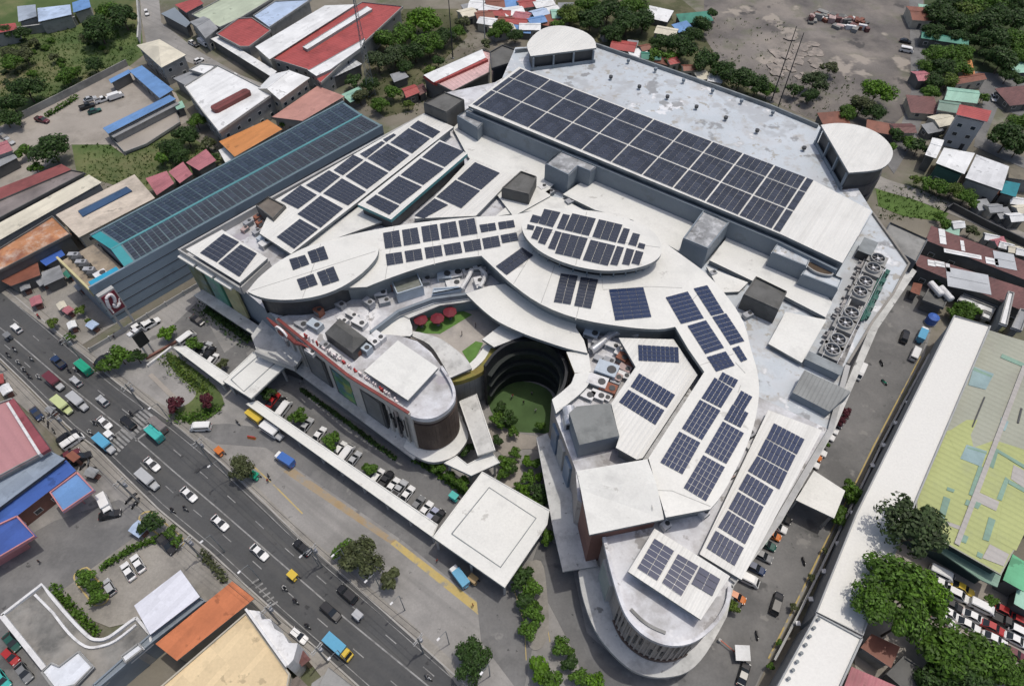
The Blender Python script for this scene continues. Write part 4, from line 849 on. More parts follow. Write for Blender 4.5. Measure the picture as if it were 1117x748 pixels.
scatter([(645,366,3.2,2.2,1.2,LTB), (655,359,2,1.4,1.4,RST), (640,356,2.6,1.6,1,WHT), (652,376,2.4,1.4,1,GRY), (668,380,3,1.6,1.4,WHT), (676,388,2.4,1.6,1.2,WHT), (678,394,2.2,2,1.8,RST), (687,400,2.2,1.6,1.4,RST), (681,405,2.6,1.6,1.4,PNK), (661,408,4.4,3.2,2.2,LTB), (672,415,2,1.8,1.6,PNK), (680,412,2.6,1.6,1.2,WHT), (651,420,4,2.6,1.8,WHT), (663,426,3.4,2.2,1.4,RST), (671,418,2,1.6,1.2,GRY), (640,432,3,2.2,1,WHT), (652,433,3,2,1,WHT), (660,434,2.4,1.6,.8,WHT), (655,394,3,1.4,1,GRY), (664,396,2.4,1.4,1.2,GRY), (716,364,1.8,1.4,1.2,WHT), (754,392,1.6,1.4,1.2,WHT)], 16.2,
        ['square one near the ring canopy top', 'small one under the crescent lip', 'flat one under the crescent lip', 'low one by the curved duct', 'below the curved duct', 'second below the curved duct', 'upper of two beside the service roof', 'lower of two beside the service roof', 'squeezed against the service roof', 'largest box of the service clutter', 'next to the largest box of the service clutter', 'tucked beside the pinkish unit', 'large low box of the service clutter', 'long one at the foot of the service clutter', 'small one at the foot of the service clutter', 'wrapped one above the grey plant block', 'second wrapped one above the grey plant block', 'third wrapped one above the grey plant block', 'mid clutter, low and long', 'mid clutter beside the low long one', 'alone in the channel under the crescent', 'alone in the bend of the channel'], 'plant units by the service roof', -.5)
t = thing('silver_duct', 'fat silver duct curving through the service clutter', 'duct', V(665,370,16.2)); m = M(t.location.copy())
m.tube([V(x, y, 17.6) for x, y in smoothline(PP(644,383, 657,373, 668,364, 680,361, 697,365), 4)], .8, 10); m.build('pipe', mk('foil_duct', (.55, .56, .58), .35, .15, .6, metal=.5), t, True)
m = M(t.location.copy())
for x, y in PP(650,378, 668,364, 690,363): p = P(x, y, 17); m.box((p.x, p.y, 16.5), (.3, 1.2, .8))
m.build('support_rib', M_gut, t)
for i, (x, y) in enumerate(PP(620.5,454, 621,464)):
    t = thing('duct_hood', '%s silver half round duct hood beside the grey plant block' % ('upper', 'lower')[i], 'duct', V(x, y, 16.2), -1.45)
    m = M(); n = 10; prof = [(1.3*cos(pi*j/n), 1.5+1.1*sin(pi*j/n)) for j in range(n+1)]+[(-1.3, 0), (1.3, 0)]
    m.add([(x_, p[0], p[1]) for x_ in (-1.0, 1.0) for p in prof], [tuple(range(n+3)), tuple(range(2*n+5, n+2, -1))]+[(j, (j+1) % (n+3), n+3+(j+1) % (n+3), n+3+j) for j in range(n+3)]); m.build('hood', mk('foil_duct', (.55, .56, .58)), t)
    m = M(); m.box((1.03, 0, 1.1), (.05, 1.7, 1.6)); m.build('outlet', M_dark, t)
scatter([(287,262,2.4,1.6,1.2,LTB), (291,268,3,2,1.4,WHT), (281,255,2,1.4,1,GRY), (272,246,2.2,1.4,1.4,GRY), (282,240,1.6,1.4,1.3,RST), (268,252,1.8,1.2,1,PNK), (284,247,1.4,1.2,1.6,RST)], 16.0,
        ['upper one by the west corner slab', 'round topped one by the west corner slab', 'small flat one on the west end roof', 'beside the dark plant tarpaulin on the west end', 'beside the dark shed on the west end', 'tiny one at the edge of the west end clutter', 'tall narrow one on the west end'], 'plant units on the west end', .9)
t = pent(PP(279,225, 293,215, 312,225, 298,240), 19.6, 15.9, (M_boxd, mk('brown_box_roof', (.16, .14, .12), .8, .3, .3))); t['label'] = 'dark brown topped stair block on the west end'
scatter([(777,300,1.6,1.2,1,GRY), (815,345,2.2,1.4,.9,GRY), (592,207,2.2,1.6,1.2,WHT), (600,212,2,1.4,1,GRY), (622,222,2.6,1.6,1.2,GRY), (829,476,1,1.6,.9,GRY), (817,475,1.3,1.5,1.1,GRY), (799,512,1.3,1.5,1.1,GRY), (797,520,.9,1,.8,PNK), (812,485,1,2.6,.7,WHT), (725,575,1.6,1.4,1.4,WHT), (767,562,1.6,1.4,1.4,WHT)], 16.2,
        ['at the corner of the small terrace', 'row starter under the white terrace edge', 'first in the slot by the grey twin block', 'second in the slot by the grey twin block', 'dark edged one above the oval roof', 'topmost in the gutter by the east strip', 'second in the gutter by the east strip', 'darkest in the gutter by the east strip', 'tiny last one in the gutter by the east strip', 'long pipe box in the gutter by the east strip', 'under the corner of the folded roof', 'under the crescent tail'], 'plant units in the gutters', .6)
for i, q in enumerate((PP(502.7,315, 508,307, 512,300, 514.5,294), PP(523.5,313.5, 527.5,306, 530,299, 523.5,292))):
    t = thing('white_duct', '%s bent white duct in the notch of the crescent' % ('first', 'second')[i], 'duct', V(q[0][0], q[0][1], 16)); m = M(t.location.copy()); m.tube([V(x, y, 17.6) for x, y in q], .5, 8); m.build('pipe', WHT, t); m = M(t.location.copy()); p = P(q[0][0], q[0][1], 16.6); m.box((p.x, p.y, 16.6), (1.6, 1.6, 1.4), .2); m.build('fan_box', WHT, t)
# courtyard, covered ways
struct_c = M(); struct_c.prism(W(smoothline(PP(533,440, 545,424, 570,416, 596,424, 604,440, 600,470, 585,472, 560,470, 545,462), 3, True), 0), -.2, .12, 0, 0, bottom=False); struct(struct_c.build('courtyard_lawn', mk('courtyard_turf', (.065, .115, .04), .9, .25, .15)))
area('garden_path', smoothline(PP(533,467, 545,470, 560,472, 590,478, 592,490, 570,490, 566,500, 572,540, 560,560, 545,520, 550,500, 540,490, 528,480), 3, True), M_tan, 5)
def covered(name, pts, z, th, label, cat, posts, mats=(M_whiteC, M_gut), seam=None):
    c = cen(W(pts, z)); t = thing(name, label, cat, (c.x, c.y, 0)); o = Vector((c.x, c.y, 0))
    m = M(o); m.prism(W(pts, z), z-th, z, 0, 1); m.build('roof', mats, t)
    for x, y in posts:
        p = P(x, y, z); p = p+(c-p).normalized()*.7; m = M(o); m.box((p.x, p.y, (z-th)/2), (.45, .45, z-th)); m.build('post', M_walll, t)
    if seam:
        q = W(seam, z); m = M(o); strip(m, q+[q[0]], .22, z-.05, z+.07); m.build('roof_seam', M_gut, t)
    q = W(pts, z); m = M(o); qq = shrink(q, .12); strip(m, qq+[qq[0]], .22, z-.1, z+.16); m.build('gutter_edge', M_whiteC, t)
    return t
covered('square_canopy', PP(472,586, 526,514, 599.5,556, 597,572, 588,586, 550.5,641), 6.0, .6, 'big square white canopy with a rectangular seam between drive and garden', 'canopy', PP(472,586, 526,514, 598,557, 550,640, 510,613, 562,536), seam=PP(492.7,582, 533.6,531.5, 584.8,565, 546,618.5))
covered('walkway_canopy', PP(188,378.5, 203,377.5, 253,411, 243,420), 3.6, .4, 'short white covered walkway beside the shrubs and van', 'walkway', PP(190,379, 203,379, 216,388, 230,398, 245,412, 243,418))
wp = [(270+205*k/8, 440+(585-440)*k/8) for k in range(9)]
covered('walkway_canopy', PP(268,440.5, 281,437, 478,572, 472,586), 3.6, .4, 'very long white covered walkway along the row of parked cars', 'walkway', wp)
covered('porte_cochere', PP(243,415.5, 276,384, 313,398.5, 274,435), 5.6, .5, 'white drive through canopy linking the walkway to the main entrance', 'canopy', PP(245,416, 274,433, 276,388, 310,399), seam=PP(252,414, 282,388, 300,396, 266,427))
covered('footbridge', PP(500.7,438, 520,429, 540.5,491, 521,497), 7.4, .5, 'grey white roofed footbridge slanting down from the roof garden wall', 'footbridge', PP(502,440, 538,489, 522,495), mats=(M_ledge, M_walll))
covered('walkway_canopy', PP(484,505, 498.5,497, 510,506, 536.6,492, 545.5,504.5, 514,519), 5.6, .5, 'bent white walkway roof joining the footbridge to the square canopy', 'walkway', PP(486,505, 512,516, 543,504))
for i, q in enumerate(PP(460,352, 478,350.5, 491.5,343.5)):
    t = thing('patio_umbrella', 'dark red patio umbrella on the roof garden, %s' % ('nearest the wedge canopy', 'in the middle of three', 'closest to the ring canopy')[i], 'umbrella', V(q[0], q[1]+4, 12.06), .3*i, 'red umbrellas on the roof garden')
    m = M(); n = 8; vs = [(0, 0, 3.1)]+[(1.6*cos(2*pi*j/n), 1.6*sin(2*pi*j/n), 2.4) for j in range(n)]+[(1.6*cos(2*pi*j/n), 1.6*sin(2*pi*j/n), 2.15) for j in range(n)]
    m.add(vs, [(0, 1+j, 1+(j+1) % n) for j in range(n)]+[(1+j, 1+(j+1) % n, 9+(j+1) % n, 9+j) for j in range(n)]); m.build('canopy', mk('umbrella_red', (.15, .018, .028), .7, .1, .4), t)
    m = M(); m.cyl((0, 0, 0), .05, .05, 3.0, 6); m.build('pole', M_frame, t); m = M(); m.cyl((0, 0, 0), .4, .35, .12, 10); m.build('base', M_conc, t)
# ------------------------------------------------------------------ long grey shed with arrays on both slopes
SH = thing('grey_shed', 'very long grey blue shed whose low gable roof is filled with solar arrays', 'warehouse', (0, 150, 0)); so_ = (0, 150, 0)
def lerp2(a, b, t): return (a[0]+(b[0]-a[0])*t, a[1]+(b[1]-a[1])*t)
ez, rz_ = 13.0, 14.6
far0, far1, rid0, rid1, nea0, nea1 = V(99,257.5,ez), V(375,111.5,ez), V(121,272,rz_), V(395,125,rz_), V(136,291.5,ez), V(416.5,136.5,ez)
fz = V(104,309.5,ez)                                             # street corner of the open deck
m = M(so_); bt = [Vector((p.x, p.y, p.z-.35)) for p in (far0, far1, rid1, nea1, nea0, rid0)]
m.add([far0, far1, rid1, nea1, nea0, rid0]+bt, [(0, 1, 2, 5), (5, 2, 3, 4), (0, 5, 4, 10, 11, 6), (1, 7, 8, 9, 3, 2), (0, 6, 7, 1), (4, 3, 9, 10)]); sr = m.build('roof', mk('slate_teal_roof', (.12, .19, .22), .5, .1, .2), SH)
for s0, s1, t0, t1 in ((far0, far1, rid0, rid1), (rid0, rid1, nea0, nea1)):
    m = M(so_); q = [s0, s0.lerp(s1, .03), t0.lerp(t1, .03), t0]; m.add([p+Vector((0, 0, .03)) for p in q]+[p+Vector((0, 0, .10)) for p in q], [(4, 5, 6, 7), (3, 2, 1, 0), (0, 1, 5, 4), (1, 2, 6, 5), (2, 3, 7, 6), (3, 0, 4, 7)]); m.build('end_flashing', mk('end_teal', (.035, .27, .30), .5, .1, .3), sr)
m = M(so_); strip(m, [rid0, rid1], .5, rz_-.05, rz_+.12); m.build('ridge_cap', mk('ridge_teal', (.10, .30, .33), .5), sr)
m = M(so_); strip(m, [far0, far1], .6, ez-.4, ez+.35); strip(m, [nea0, nea1], .5, ez-.4, ez+.15); m.build('gutter', mk('shed_gutter', (.13, .19, .22), .5, .15, .3), sr)
corner = [Vector((p.x, p.y)) for p in (far0, far1, nea1, nea0)]
m = M(so_); m.prism(shrink(corner, .5), 0, [ez-.5]*4, 0, 0); m.build('wall', M_wallg, SH)
SHW = mk('shed_cladding', (.25, .315, .375), .6, .06, .08, dirt=((.14, .165, .19), .3, .15))
ed = (Vector((nea1.x, nea1.y))-Vector((nea0.x, nea0.y))).normalized(); en = Vector((ed.y, -ed.x))
f0 = Vector((nea0.x, nea0.y))-ed*9.0; f1 = Vector((nea1.x, nea1.y))
m = M(so_); strip(m, [f0+en*.1, f1+en*.1], .5, 0, 13.1); fw = m.build('wall', SHW, SH)
for k in range(4):
    m = M(so_); strip(m, [f0+en*.355, f1+en*.355], .06, 10.4-2.9*k, 10.62-2.9*k); m.build('cladding_joint', M_frame, fw)
ends = W(PP(99,258, 136,291.5, 104,309.5, 66,264), 11.8)
m = M(so_); g0, g1 = f0, Vector((far0.x, far0.y))-ed*9.0
m.prism([Vector((nea0.x, nea0.y)), f0, g1, Vector((far0.x, far0.y))], 0, 10.6, 0, 1); m.build('wall', (mk('deck_tan', (.30, .25, .19), .8, .3, .3, dirt=((.12, .11, .10), .5, .4)), M_wallg), SH, label='open tan plant deck at the street end')
m = M(so_); strip(m, [f0, g1], .5, 10, 12.3); m.build('parapet', mk('yellow_parapet', (.50, .45, .25), .7), SH, label='pale yellow parapet')
m = M(so_); q0 = f0+ed*.8-en*.8; m.prism([q0, q0+ed*7.0, q0+ed*7.0-en*1.8, q0-en*1.8], 11.6, 12.3); m.build('awning', mk('cyan_sheet', (.03, .30, .48), .4, .1, .3), SH, label='bright cyan awning')
gdir = (g1-f0).normalized()
for i in range(6):
    c = f0+gdir*(5.5+i*1.9)+ed*3.2
    acunit(0, 0, 0, 0, (2.6, 1.2, 1.3), (M_frame, GRY)[i % 2], '%s condenser from the cyan awning on the open deck of the shed' % ORD[i], 'condensers on the shed deck').location = (c.x, c.y, 10.6)
c = f0+gdir*3.4+ed*4.2; acunit(0, 0, 0, atan2(ed.y, ed.x), (2.8, 2.4, 1.5), WHT, 'pale square condenser beside the cyan awning', 'condensers on the shed deck').location = (c.x, c.y, 10.6)
def slope(a0, a1, b0, b1, n, name, nu, nv):
    for i in range(n):
        u0, u1 = .035+.957*i/n, .035+.957*(i+.975)/n
        c = [a0.lerp(a1, u0), a0.lerp(a1, u1), b0.lerp(b1, u1), b0.lerp(b1, u0)]
        c = [c[0].lerp(c[3], .06), c[1].lerp(c[2], .06), c[2].lerp(c[1], .06), c[3].lerp(c[0], .06)]
        o = sum(c, Vector())/4; t = thing('solar_array', '%s solar array from the street end on the %s slope of the long grey shed' % (ORD[i], name), 'solar array', o, 0, 'solar arrays on the grey shed')
        nn = (c[1]-c[0]).cross(c[3]-c[0]).normalized(); nn = nn if nn.z > 0 else -nn
        m = M()
        for p in range(nu):
            for q in range(nv):
                w = [c[0].lerp(c[1], s).lerp(c[3].lerp(c[2], s), t_)-o for s, t_ in ((p/nu+.022, q/nv+.009), ((p+1)/nu-.022, q/nv+.009), ((p+1)/nu-.022, (q+1)/nv-.009), (p/nu+.022, (q+1)/nv-.009))]
                k = [x+nn*.1 for x in w]+[x+nn*.16 for x in w]; m.add(k, [(4, 5, 6, 7), (3, 2, 1, 0), (0, 1, 5, 4), (1, 2, 6, 5), (2, 3, 7, 6), (3, 0, 4, 7)])
        m.build('panel_tile', mk('shed_solar_cell', (.034, .046, .068), .14, .06, .15, island=.28, spec=.5, fine=.04), t)
        m = M(); a, b = c[0]-o, c[1]-o
        for q in (.25, .75): m.tube([a.lerp(c[3]-o, q)+nn*.05, b.lerp(c[2]-o, q)+nn*.05], .05, 4)
        m.build('mounting_rail', M_rim, t)
slope(rid0, rid1, nea0, nea1, 16, 'near', 3, 6)
slope(far0, far1, rid0, rid1, 16, 'far', 3, 6)
# pylon sign with the looping white letter
zt_ = 13.5
pa, pb = P(107,324,zt_), P(124,313.5,zt_); fe = (pb-pa).normalized(); fn = Vector((fe.y, -fe.x)); rzs = atan2(fe.y, fe.x); pw_ = (pb-pa).length; pc = (pa+pb)/2
zlo = onwall(pa, pb, 122, 345)[1]
PY = thing('pylon_sign', 'maroon pylon sign with a white looping letter before the grey shed', 'sign', (pc.x, pc.y, 0), rzs)
hh_ = zt_-zlo; zm = (zt_+zlo)/2
m = M(); m.box((0, .5, zm), (pw_, 1.2, hh_)); m.build('sign_box', M_walll, PY)
m = M(); m.box((0, -.16, zm), (pw_-.6, .12, hh_-1.0)); bd = m.build('sign_face', mk('maroon_board', (.20, .03, .05), .4, .12, .4), PY)
loop = [(-.36, -.42), (-.36, .0), (-.2, .36), (.12, .42), (.2, .2), (.05, -.06), (-.1, -.1), (.0, -.24), (.24, -.2), (.42, .02)]
q = [Vector((u_*pw_*.9, -.3, zm+w_*hh_*.86)) for u_, w_ in smoothline(loop, 5)]
m = M(); m.tube(q, [.2]*4+[.42]*(len(q)-8)+[.2]*4, 6); m.build('letter', mk('letter_white', (.72, .68, .69), .4), bd, True)
for k in (-.38, .38): m = M(); m.box((k*pw_, .5, zlo/2), (.5, .5, zlo)); m.build('post', M_walll, PY)
ba, bb_ = P(144,367.7,8.5), P(154.6,359.7,8.5); be = (bb_-ba).normalized(); bw_ = (bb_-ba).length; zl2 = onwall(ba, bb_, 154,378.5)[1]; bs = (ba+bb_)/2; zl2 = min(zl2, 6)
BB = thing('billboard', 'square billboard seen from its black back at the mall driveway', 'billboard', (bs.x, bs.y, 0), atan2(be.y, be.x))
m = M(); m.box((0, 0, (8.5+zl2)/2), (bw_, .5, 8.5-zl2)); m.build('board', M_dark, BB)
for k in (-.45, .1): m = M(); m.box((k*bw_, .6, 8.9), (1.0, 1.2, .5)); m.build('lamp_box', WHT, BB)
for k in (-.3, .3): m = M(); m.cyl((k*bw_, .1, 0), .22, .22, zl2+.1, 8); m.build('post', M_walll, BB)
# ------------------------------------------------------------------ neighbouring buildings
def colmat(name, c, rib=None, dirt=.45, rough=.55, var=.12):
    return mk(name, c, rough, var, .15, rib=rib, sheets=(A_AVE+pi/2, 1.1, 5.5, .07), spots=[(tuple(k*.62 for k in c), .63, .3)], dirt=((tuple(k*.55 for k in c)), dirt, .14))
WALL_A = mk('render_cream', (.44, .41, .34), .8, .12, .3, dirt=((.24, .22, .19), .5, .3)); WALL_B = mk('render_grey', (.30, .30, .29), .8, .15, .3, dirt=((.15, .15, .14), .5, .3)); WALL_C = mk('render_dark', (.13, .13, .125), .8, .2, .3)
WFRAME = mk('window_frame_pale', (.55, .55, .53), .6)
def house(name, label, cat, pts, z, kind, rm, wm, rise=1.2, win=1, over=.5, group=None, ridge=None, eave=None, parent=None):
    w = W(pts, z); c = cen(w); o = Vector((c.x, c.y, 0)); t = thing(name, label, cat, o, 0, group)
    a = sum(w[i].x*w[(i+1) % len(w)].y-w[(i+1) % len(w)].x*w[i].y for i in range(len(w)))
    if a < 0: w = w[::-1] if len(w) != 4 else [w[1], w[0], w[3], w[2]]
    m = M(o)
    if kind == 'flat': m.prism(w, z-.35, z, 0, 1)
    elif kind == 'mono':
        m.prism(w, [z-.2-rise, z-.2-rise, z-.2, z-.2], [z-rise, z-rise, z, z], 0, 1)
    elif kind in ('gable', 'hip'):
        k = 0 if kind == 'gable' else .5*min(1, (w[1]-w[2]).length/max(.1, (w[0]-w[1]).length))
        r0 = w[3].lerp(w[0], .5); r1 = w[1].lerp(w[2], .5); r0, r1 = r0.lerp(r1, k), r1.lerp(r0, k)
        vs = [(p.x, p.y, z) for p in w]+[(r0.x, r0.y, z+rise), (r1.x, r1.y, z+rise)]+[(p.x, p.y, z-.25) for p in w]
        m.add(vs, [(0, 1, 5, 4), (2, 3, 4, 5), (1, 2, 5), (3, 0, 4), (0, 6, 7, 1), (1, 7, 8, 2), (2, 8, 9, 3), (3, 9, 6, 0), (9, 8, 7, 6)], [0, 0, 1 if kind == 'gable' else 0, 1 if kind == 'gable' else 0, 1, 1, 1, 1, 1])
    ro = m.build('roof', (rm, wm), t)
    if kind in ('gable', 'hip'):
        m = M(o); strip(m, [r0, r1], .35, z+rise-.06, z+rise+.08); m.build('ridge_cap', rm, ro)
    wi = shrink(w, over); m = M(o)
    zt = z-.3 if kind != 'mono' else z-rise-.25
    m.prism(wi, 0, zt, 0); wo = m.build('wall', wm, t)
    if kind == 'flat':
        m = M(o); qq = shrink(w, .15); strip(m, qq+[qq[0]], .3, z-.1, z+.4); m.build('parapet', wm, ro)
    if win:
        done = False
        for i in range(len(wi)):
            p, q = wi[i], wi[(i+1) % len(wi)]; L_ = (q-p).length
            if L_ < 2.5: continue
            e_ = (q-p)/L_; nn = Vector((e_.y, -e_.x))
            if nn.y > -.15: continue
            k = max(1, min(int(L_/3.2), 5)); st = max(1, int(zt/3.1))
            for s in range(st):
                for j in range(k):
                    x = L_*(j+.5)/k; zc = 1.7+s*3.0; pc = p+e_*x+nn*.02
                    if zc > zt-.5: continue
                    if not done and s == 0 and j == k//2:
                        m = M(o); m.box((pc.x, pc.y, 1.05), (1.1, .12, 2.1), atan2(e_.y, e_.x)); m.build('door', M_frame, t); done = True; continue
                    m = M(o); m.box((pc.x, pc.y, zc), (1.5, .14, 1.3), atan2(e_.y, e_.x)); f = m.build('window', WFRAME, t)
                    m = M(o); pd = pc+nn*.06; m.box((pd.x, pd.y, zc), (1.25, .06, 1.05), atan2(e_.y, e_.x)); m.build('pane', M_glass, f)
            if done and win == 1: win = 1
    return t
def ribm(name, c, p0, p1, per=1.0, dep=.22, **k): return colmat(name, c, rib=(dirpx(*p0, *p1, 8), per, dep), **k)
RED = colmat('red_sheet_roof', (.36, .075, .07), rib=(dirpx(335,76, 297,60), 1.2, .15)); ORG = colmat('orange_sheet_roof', (.52, .22, .075), dirt=.3); PINK = colmat('pink_sheet_roof', (.40, .15, .17), rib=(1.0, 1.0, .12))
RUST = colmat('rust_sheet_roof', (.23, .09, .06), dirt=.7); MAROON = colmat('maroon_sheet_roof', (.155, .07, .065), rib=(.5, 1.1, .2), dirt=.6); CREAM = colmat('cream_sheet_roof', (.62, .58, .47), dirt=.3)
BLUE = colmat('blue_sheet_roof', (.05, .12, .40), dirt=.3); BLUE2 = colmat('mid_blue_sheet_roof', (.13, .26, .50), dirt=.3); BLUE3 = colmat('pale_blue_sheet_roof', (.42, .52, .68), dirt=.3)
GREEN1 = colmat('mint_sheet_roof', (.28, .48, .38), dirt=.35); GREEN2 = colmat('dark_green_sheet_roof', (.05, .22, .16), dirt=.4); SAGE = colmat('sage_sheet_roof', (.42, .47, .36), dirt=.3); GREYR = colmat('grey_sheet_roof', (.28, .29, .30), dirt=.5)
WHITE1 = colmat('white_sheet_roof', (.70, .71, .71), dirt=.25); TAN = colmat('tan_sheet_roof', (.55, .48, .40), rib=(dirpx(60,235, 165,215), 1.3, .1), dirt=.5); BEIGE = colmat('beige_sheet_roof', (.66, .52, .32), dirt=.15, var=.05); TERRA = colmat('terracotta_sheet_roof', (.50, .17, .075), dirt=.3)
TEALR = colmat('teal_sheet_roof', (.02, .20, .24), dirt=.3)
# north-west corner of the photo
house('house', 'cream hip roofed two storey house at the street corner by the grass field', 'house', PP(149,49.5, 174,43, 203,60, 176,74), 7, 'hip', CREAM, WALL_B, 2.0, 2)
house('shed', 'bright blue roofed shed arm beside the cream hip roofed house', 'shed', PP(140,76, 154,70, 189,98, 174,107), 4.2, 'mono', BLUE2, WALL_B, .5, 1)
house('shed', 'long narrow blue shed arm closing the pale yard', 'shed', PP(111,138, 184,102, 192,108, 118,146), 4.2, 'mono', BLUE2, WALL_B, .6, 1)
house('shed', 'low grey roofed shed behind the long blue shed arm', 'shed', PP(118,146, 190,109, 196,113, 124,150), 3.2, 'mono', GREYR, WALL_B, .3, 0)
house('yard_slab_building', 'roofless pale concrete building shell beside the long blue shed', 'building', PP(122,152, 192,118, 197,134, 160,158, 136,167), .9, 'flat', M_tan, WALL_B, 0, 0)
house('canopy_shed', 'short blue canopy at the back fence of the pale yard', 'shed', PP(118,86, 140,75, 143,79, 121,91), 3.6, 'mono', BLUE2, WALL_C, .3, 0)
house('kiosk', 'small emerald green kiosk at the end of the long blue shed', 'kiosk', PP(189,113, 198,109, 202,117, 193,120), 3.0, 'mono', GREEN1, WALL_C, .3, 0)
house('warehouse', 'wide white roofed warehouse with a dark brown ridge light box', 'warehouse', PP(201,95, 238,72, 299,103, 239,145, 222,124), 7.5, 'flat', WHITE1, WALL_B, .3, 1)
t = thing('skylight_box', 'long dark red brown box on the wide white warehouse roof', 'skylight', V(253,112,7.5), dirpx(236,121, 268,104, 7.5))
m = M(); m.prism([(6.8*x, 1.6*y) for x, y in ((-1, -.6), (-1, .6), (-.9, 1), (.9, 1), (1, .6), (1, -.6), (.9, -1), (-.9, -1))], 0, 1.3); m.build('cover', colmat('red_brown_cover', (.17, .05, .045)), t); m = M(); m.box((0, 0, 1.33), (12.4, .3, .1)); m.build('ridge_cap', MAROON, t)
house('lean_to', 'grey roofed lean-to between cream house and white warehouse', 'lean-to', PP(188,84, 206,77, 225,84, 205,95), 5, 'mono', GREYR, WALL_B, .5, 0)
house('house', 'white roofed annex joined to the wide white warehouse by the street', 'house', PP(206,77, 219,70, 236,72, 225,83), 6, 'flat', WHITE1, WALL_B, .3, 0)
house('house', 'white gabled house with olive grey end wall beyond the white warehouse', 'house', PP(281,97, 297,81, 338,85, 305,109), 7.5, 'gable', WHITE1, WALL_A, 2.0, 1)
house('warehouse', 'large red roofed warehouse with white bands near the lattice mast', 'warehouse', PP(294,64, 395,3, 440,8, 350,92, 335,77), 6.6, 'flat', RED, WALL_B, .4, 1, over=.8)
house('warehouse', 'broad white roofed hall beside the large red warehouse', 'hall', PP(278,50, 354,5, 388,5, 294,65), 7.4, 'mono', WHITE1, WALL_A, .4, 0)
for nm, q in (('white roof monitor along the middle of the red warehouse', PP(330,51, 400,7, 406,10, 335,54)), ('white roof monitor along the edge of the red warehouse', PP(336,77, 398,42, 394,52, 360,76, 345,83))):
    t = thing('roof_monitor', nm, 'roof monitor', V(*q[0], 6.6)); o0 = t.location.copy(); m = M(o0); m.prism(W(q, 7.6), 6.4, 7.6, 0, 1); m.build('cover', (WHITE1, WALL_B), t)
    m = M(o0); qq = shrink(W(q, 7.6), .3); strip(m, [qq[0], qq[1]], .3, 7.6, 7.72); m.build('ridge_cap', GREYR, t)
house('shed', 'striped white sheet lean-to at the end of the red warehouse', 'lean-to', PP(346,82, 386,63, 395,70, 352,90), 4.6, 'mono', ribm('striped_sheet', (.55, .57, .58), (346,82), (352,90), 1.6, .5), WALL_C, .5, 0)
house('warehouse', 'red roofed hall with white awning above the dark loading street', 'warehouse', PP(236,38, 260,21, 275,20, 296,34, 272,52, 262,52), 5.4, 'flat', RED, WALL_B, .4, 0)
house('awning_building', 'long white awning roof over the dark loading bays', 'awning', PP(229,41, 238,38, 302,78, 296,84), 4.4, 'mono', WHITE1, WALL_C, .5, 0)
house('warehouse', 'sage green roofed hall at the far edge by the red hall', 'warehouse', PP(209,17, 262,-12, 300,-2, 262,21, 240,31), 5.2, 'flat', SAGE, WALL_B, .4, 0)
house('warehouse', 'pale blue roofed hall behind the red and white halls', 'warehouse', PP(276,18, 300,2, 340,0, 294,31), 5.6, 'flat', BLUE3, WALL_B, .4, 0)
house('shed', 'blue grey roofed shed with a gable end by the sage hall', 'shed', PP(207,24, 222,18, 238,31, 224,42), 5.5, 'gable', GREYR, WALL_B, 1.2, 1)
house('shed', 'dark slate roofed truck shed by the far street', 'shed', PP(175,14, 190,7, 208,25, 203,30), 4.5, 'mono', M_wallg, WALL_C, .4, 0)
house('house', 'red roofed house touching the far street trees', 'house', PP(190,4, 215,-4, 222,4, 203,14), 5, 'mono', RED, WALL_B, .5, 0)
house('shed', 'orange roofed shed squeezed beside the grey shed', 'shed', PP(238,152, 291,128, 308,141, 256,171), 6, 'mono', ORG, WALL_A, .8, 1)
house('shed', 'salmon pink roofed shed touching the grey shed beyond the orange one', 'shed', PP(296,126, 346,92, 376,105, 330,132), 5.5, 'mono', colmat('salmon_sheet_roof', (.46, .24, .20)), WALL_B, .6, 1)
house('lean_to', 'tiny white lean-to below the orange roofed shed', 'lean-to', PP(238,163, 246,159, 257,172, 246,178), 3.5, 'mono', WHITE1, WALL_B, .3, 0)
for lb, q in (('nearest the tan building', PP(158,193, 181,185, 190,200, 171,213)), ('in the middle of three', PP(183,186, 199,175, 210,190, 196,200)), ('nearest the orange roofed shed', PP(202,176, 224,161, 236,175, 217,186))):
    house('house', 'pink red roofed house against the grey shed, ' + lb, 'house', q, 5, 'mono', PINK, WALL_C, .5, 0, group='pink roofed houses along the grey shed')
house('warehouse', 'pale tan roofed building with a blue skylight strip beside the grey shed', 'warehouse', PP(60,233, 146,189, 169,216, 86,259), 7, 'mono', TAN, WALL_A, .4, 1)
t = thing('skylight_strip', 'long dark blue strip on the pale tan roof', 'skylight', V(114,219,7.1)); o0 = t.location.copy(); m = M(o0); m.prism(W(PP(85,230, 138,203.5, 144,208, 90,236), 7.15), 6.5, 7.15); m.build('pane', colmat('blue_strip', (.04, .085, .17)), t); m = M(o0); strip(m, W(PP(85,230, 138,203.5), 7.2), .3, 6.6, 7.25); m.build('frame', GREYR, t)
house('warehouse', 'cream roofed long building with a saw edged front above the rust roof', 'warehouse', PP(-40,262, 96,189, 111,199, -40,284), 6.5, 'mono', CREAM, WALL_B, .5, 0)
house('warehouse', 'dark red roofed long building by the yard entrance', 'warehouse', PP(-40,218, 66,177.5, 78,185, -40,234), 5.5, 'mono', colmat('dark_red_roof', (.24, .075, .07)), WALL_C, .5, 0)
house('warehouse', 'rusty grey patched roof between the dark red and the cream roofs', 'warehouse', PP(-40,236, 78,186, 94,189, -40,260), 5, 'flat', colmat('patched_grey_roof', (.23, .20, .19), dirt=.8), WALL_C, .4, 0)
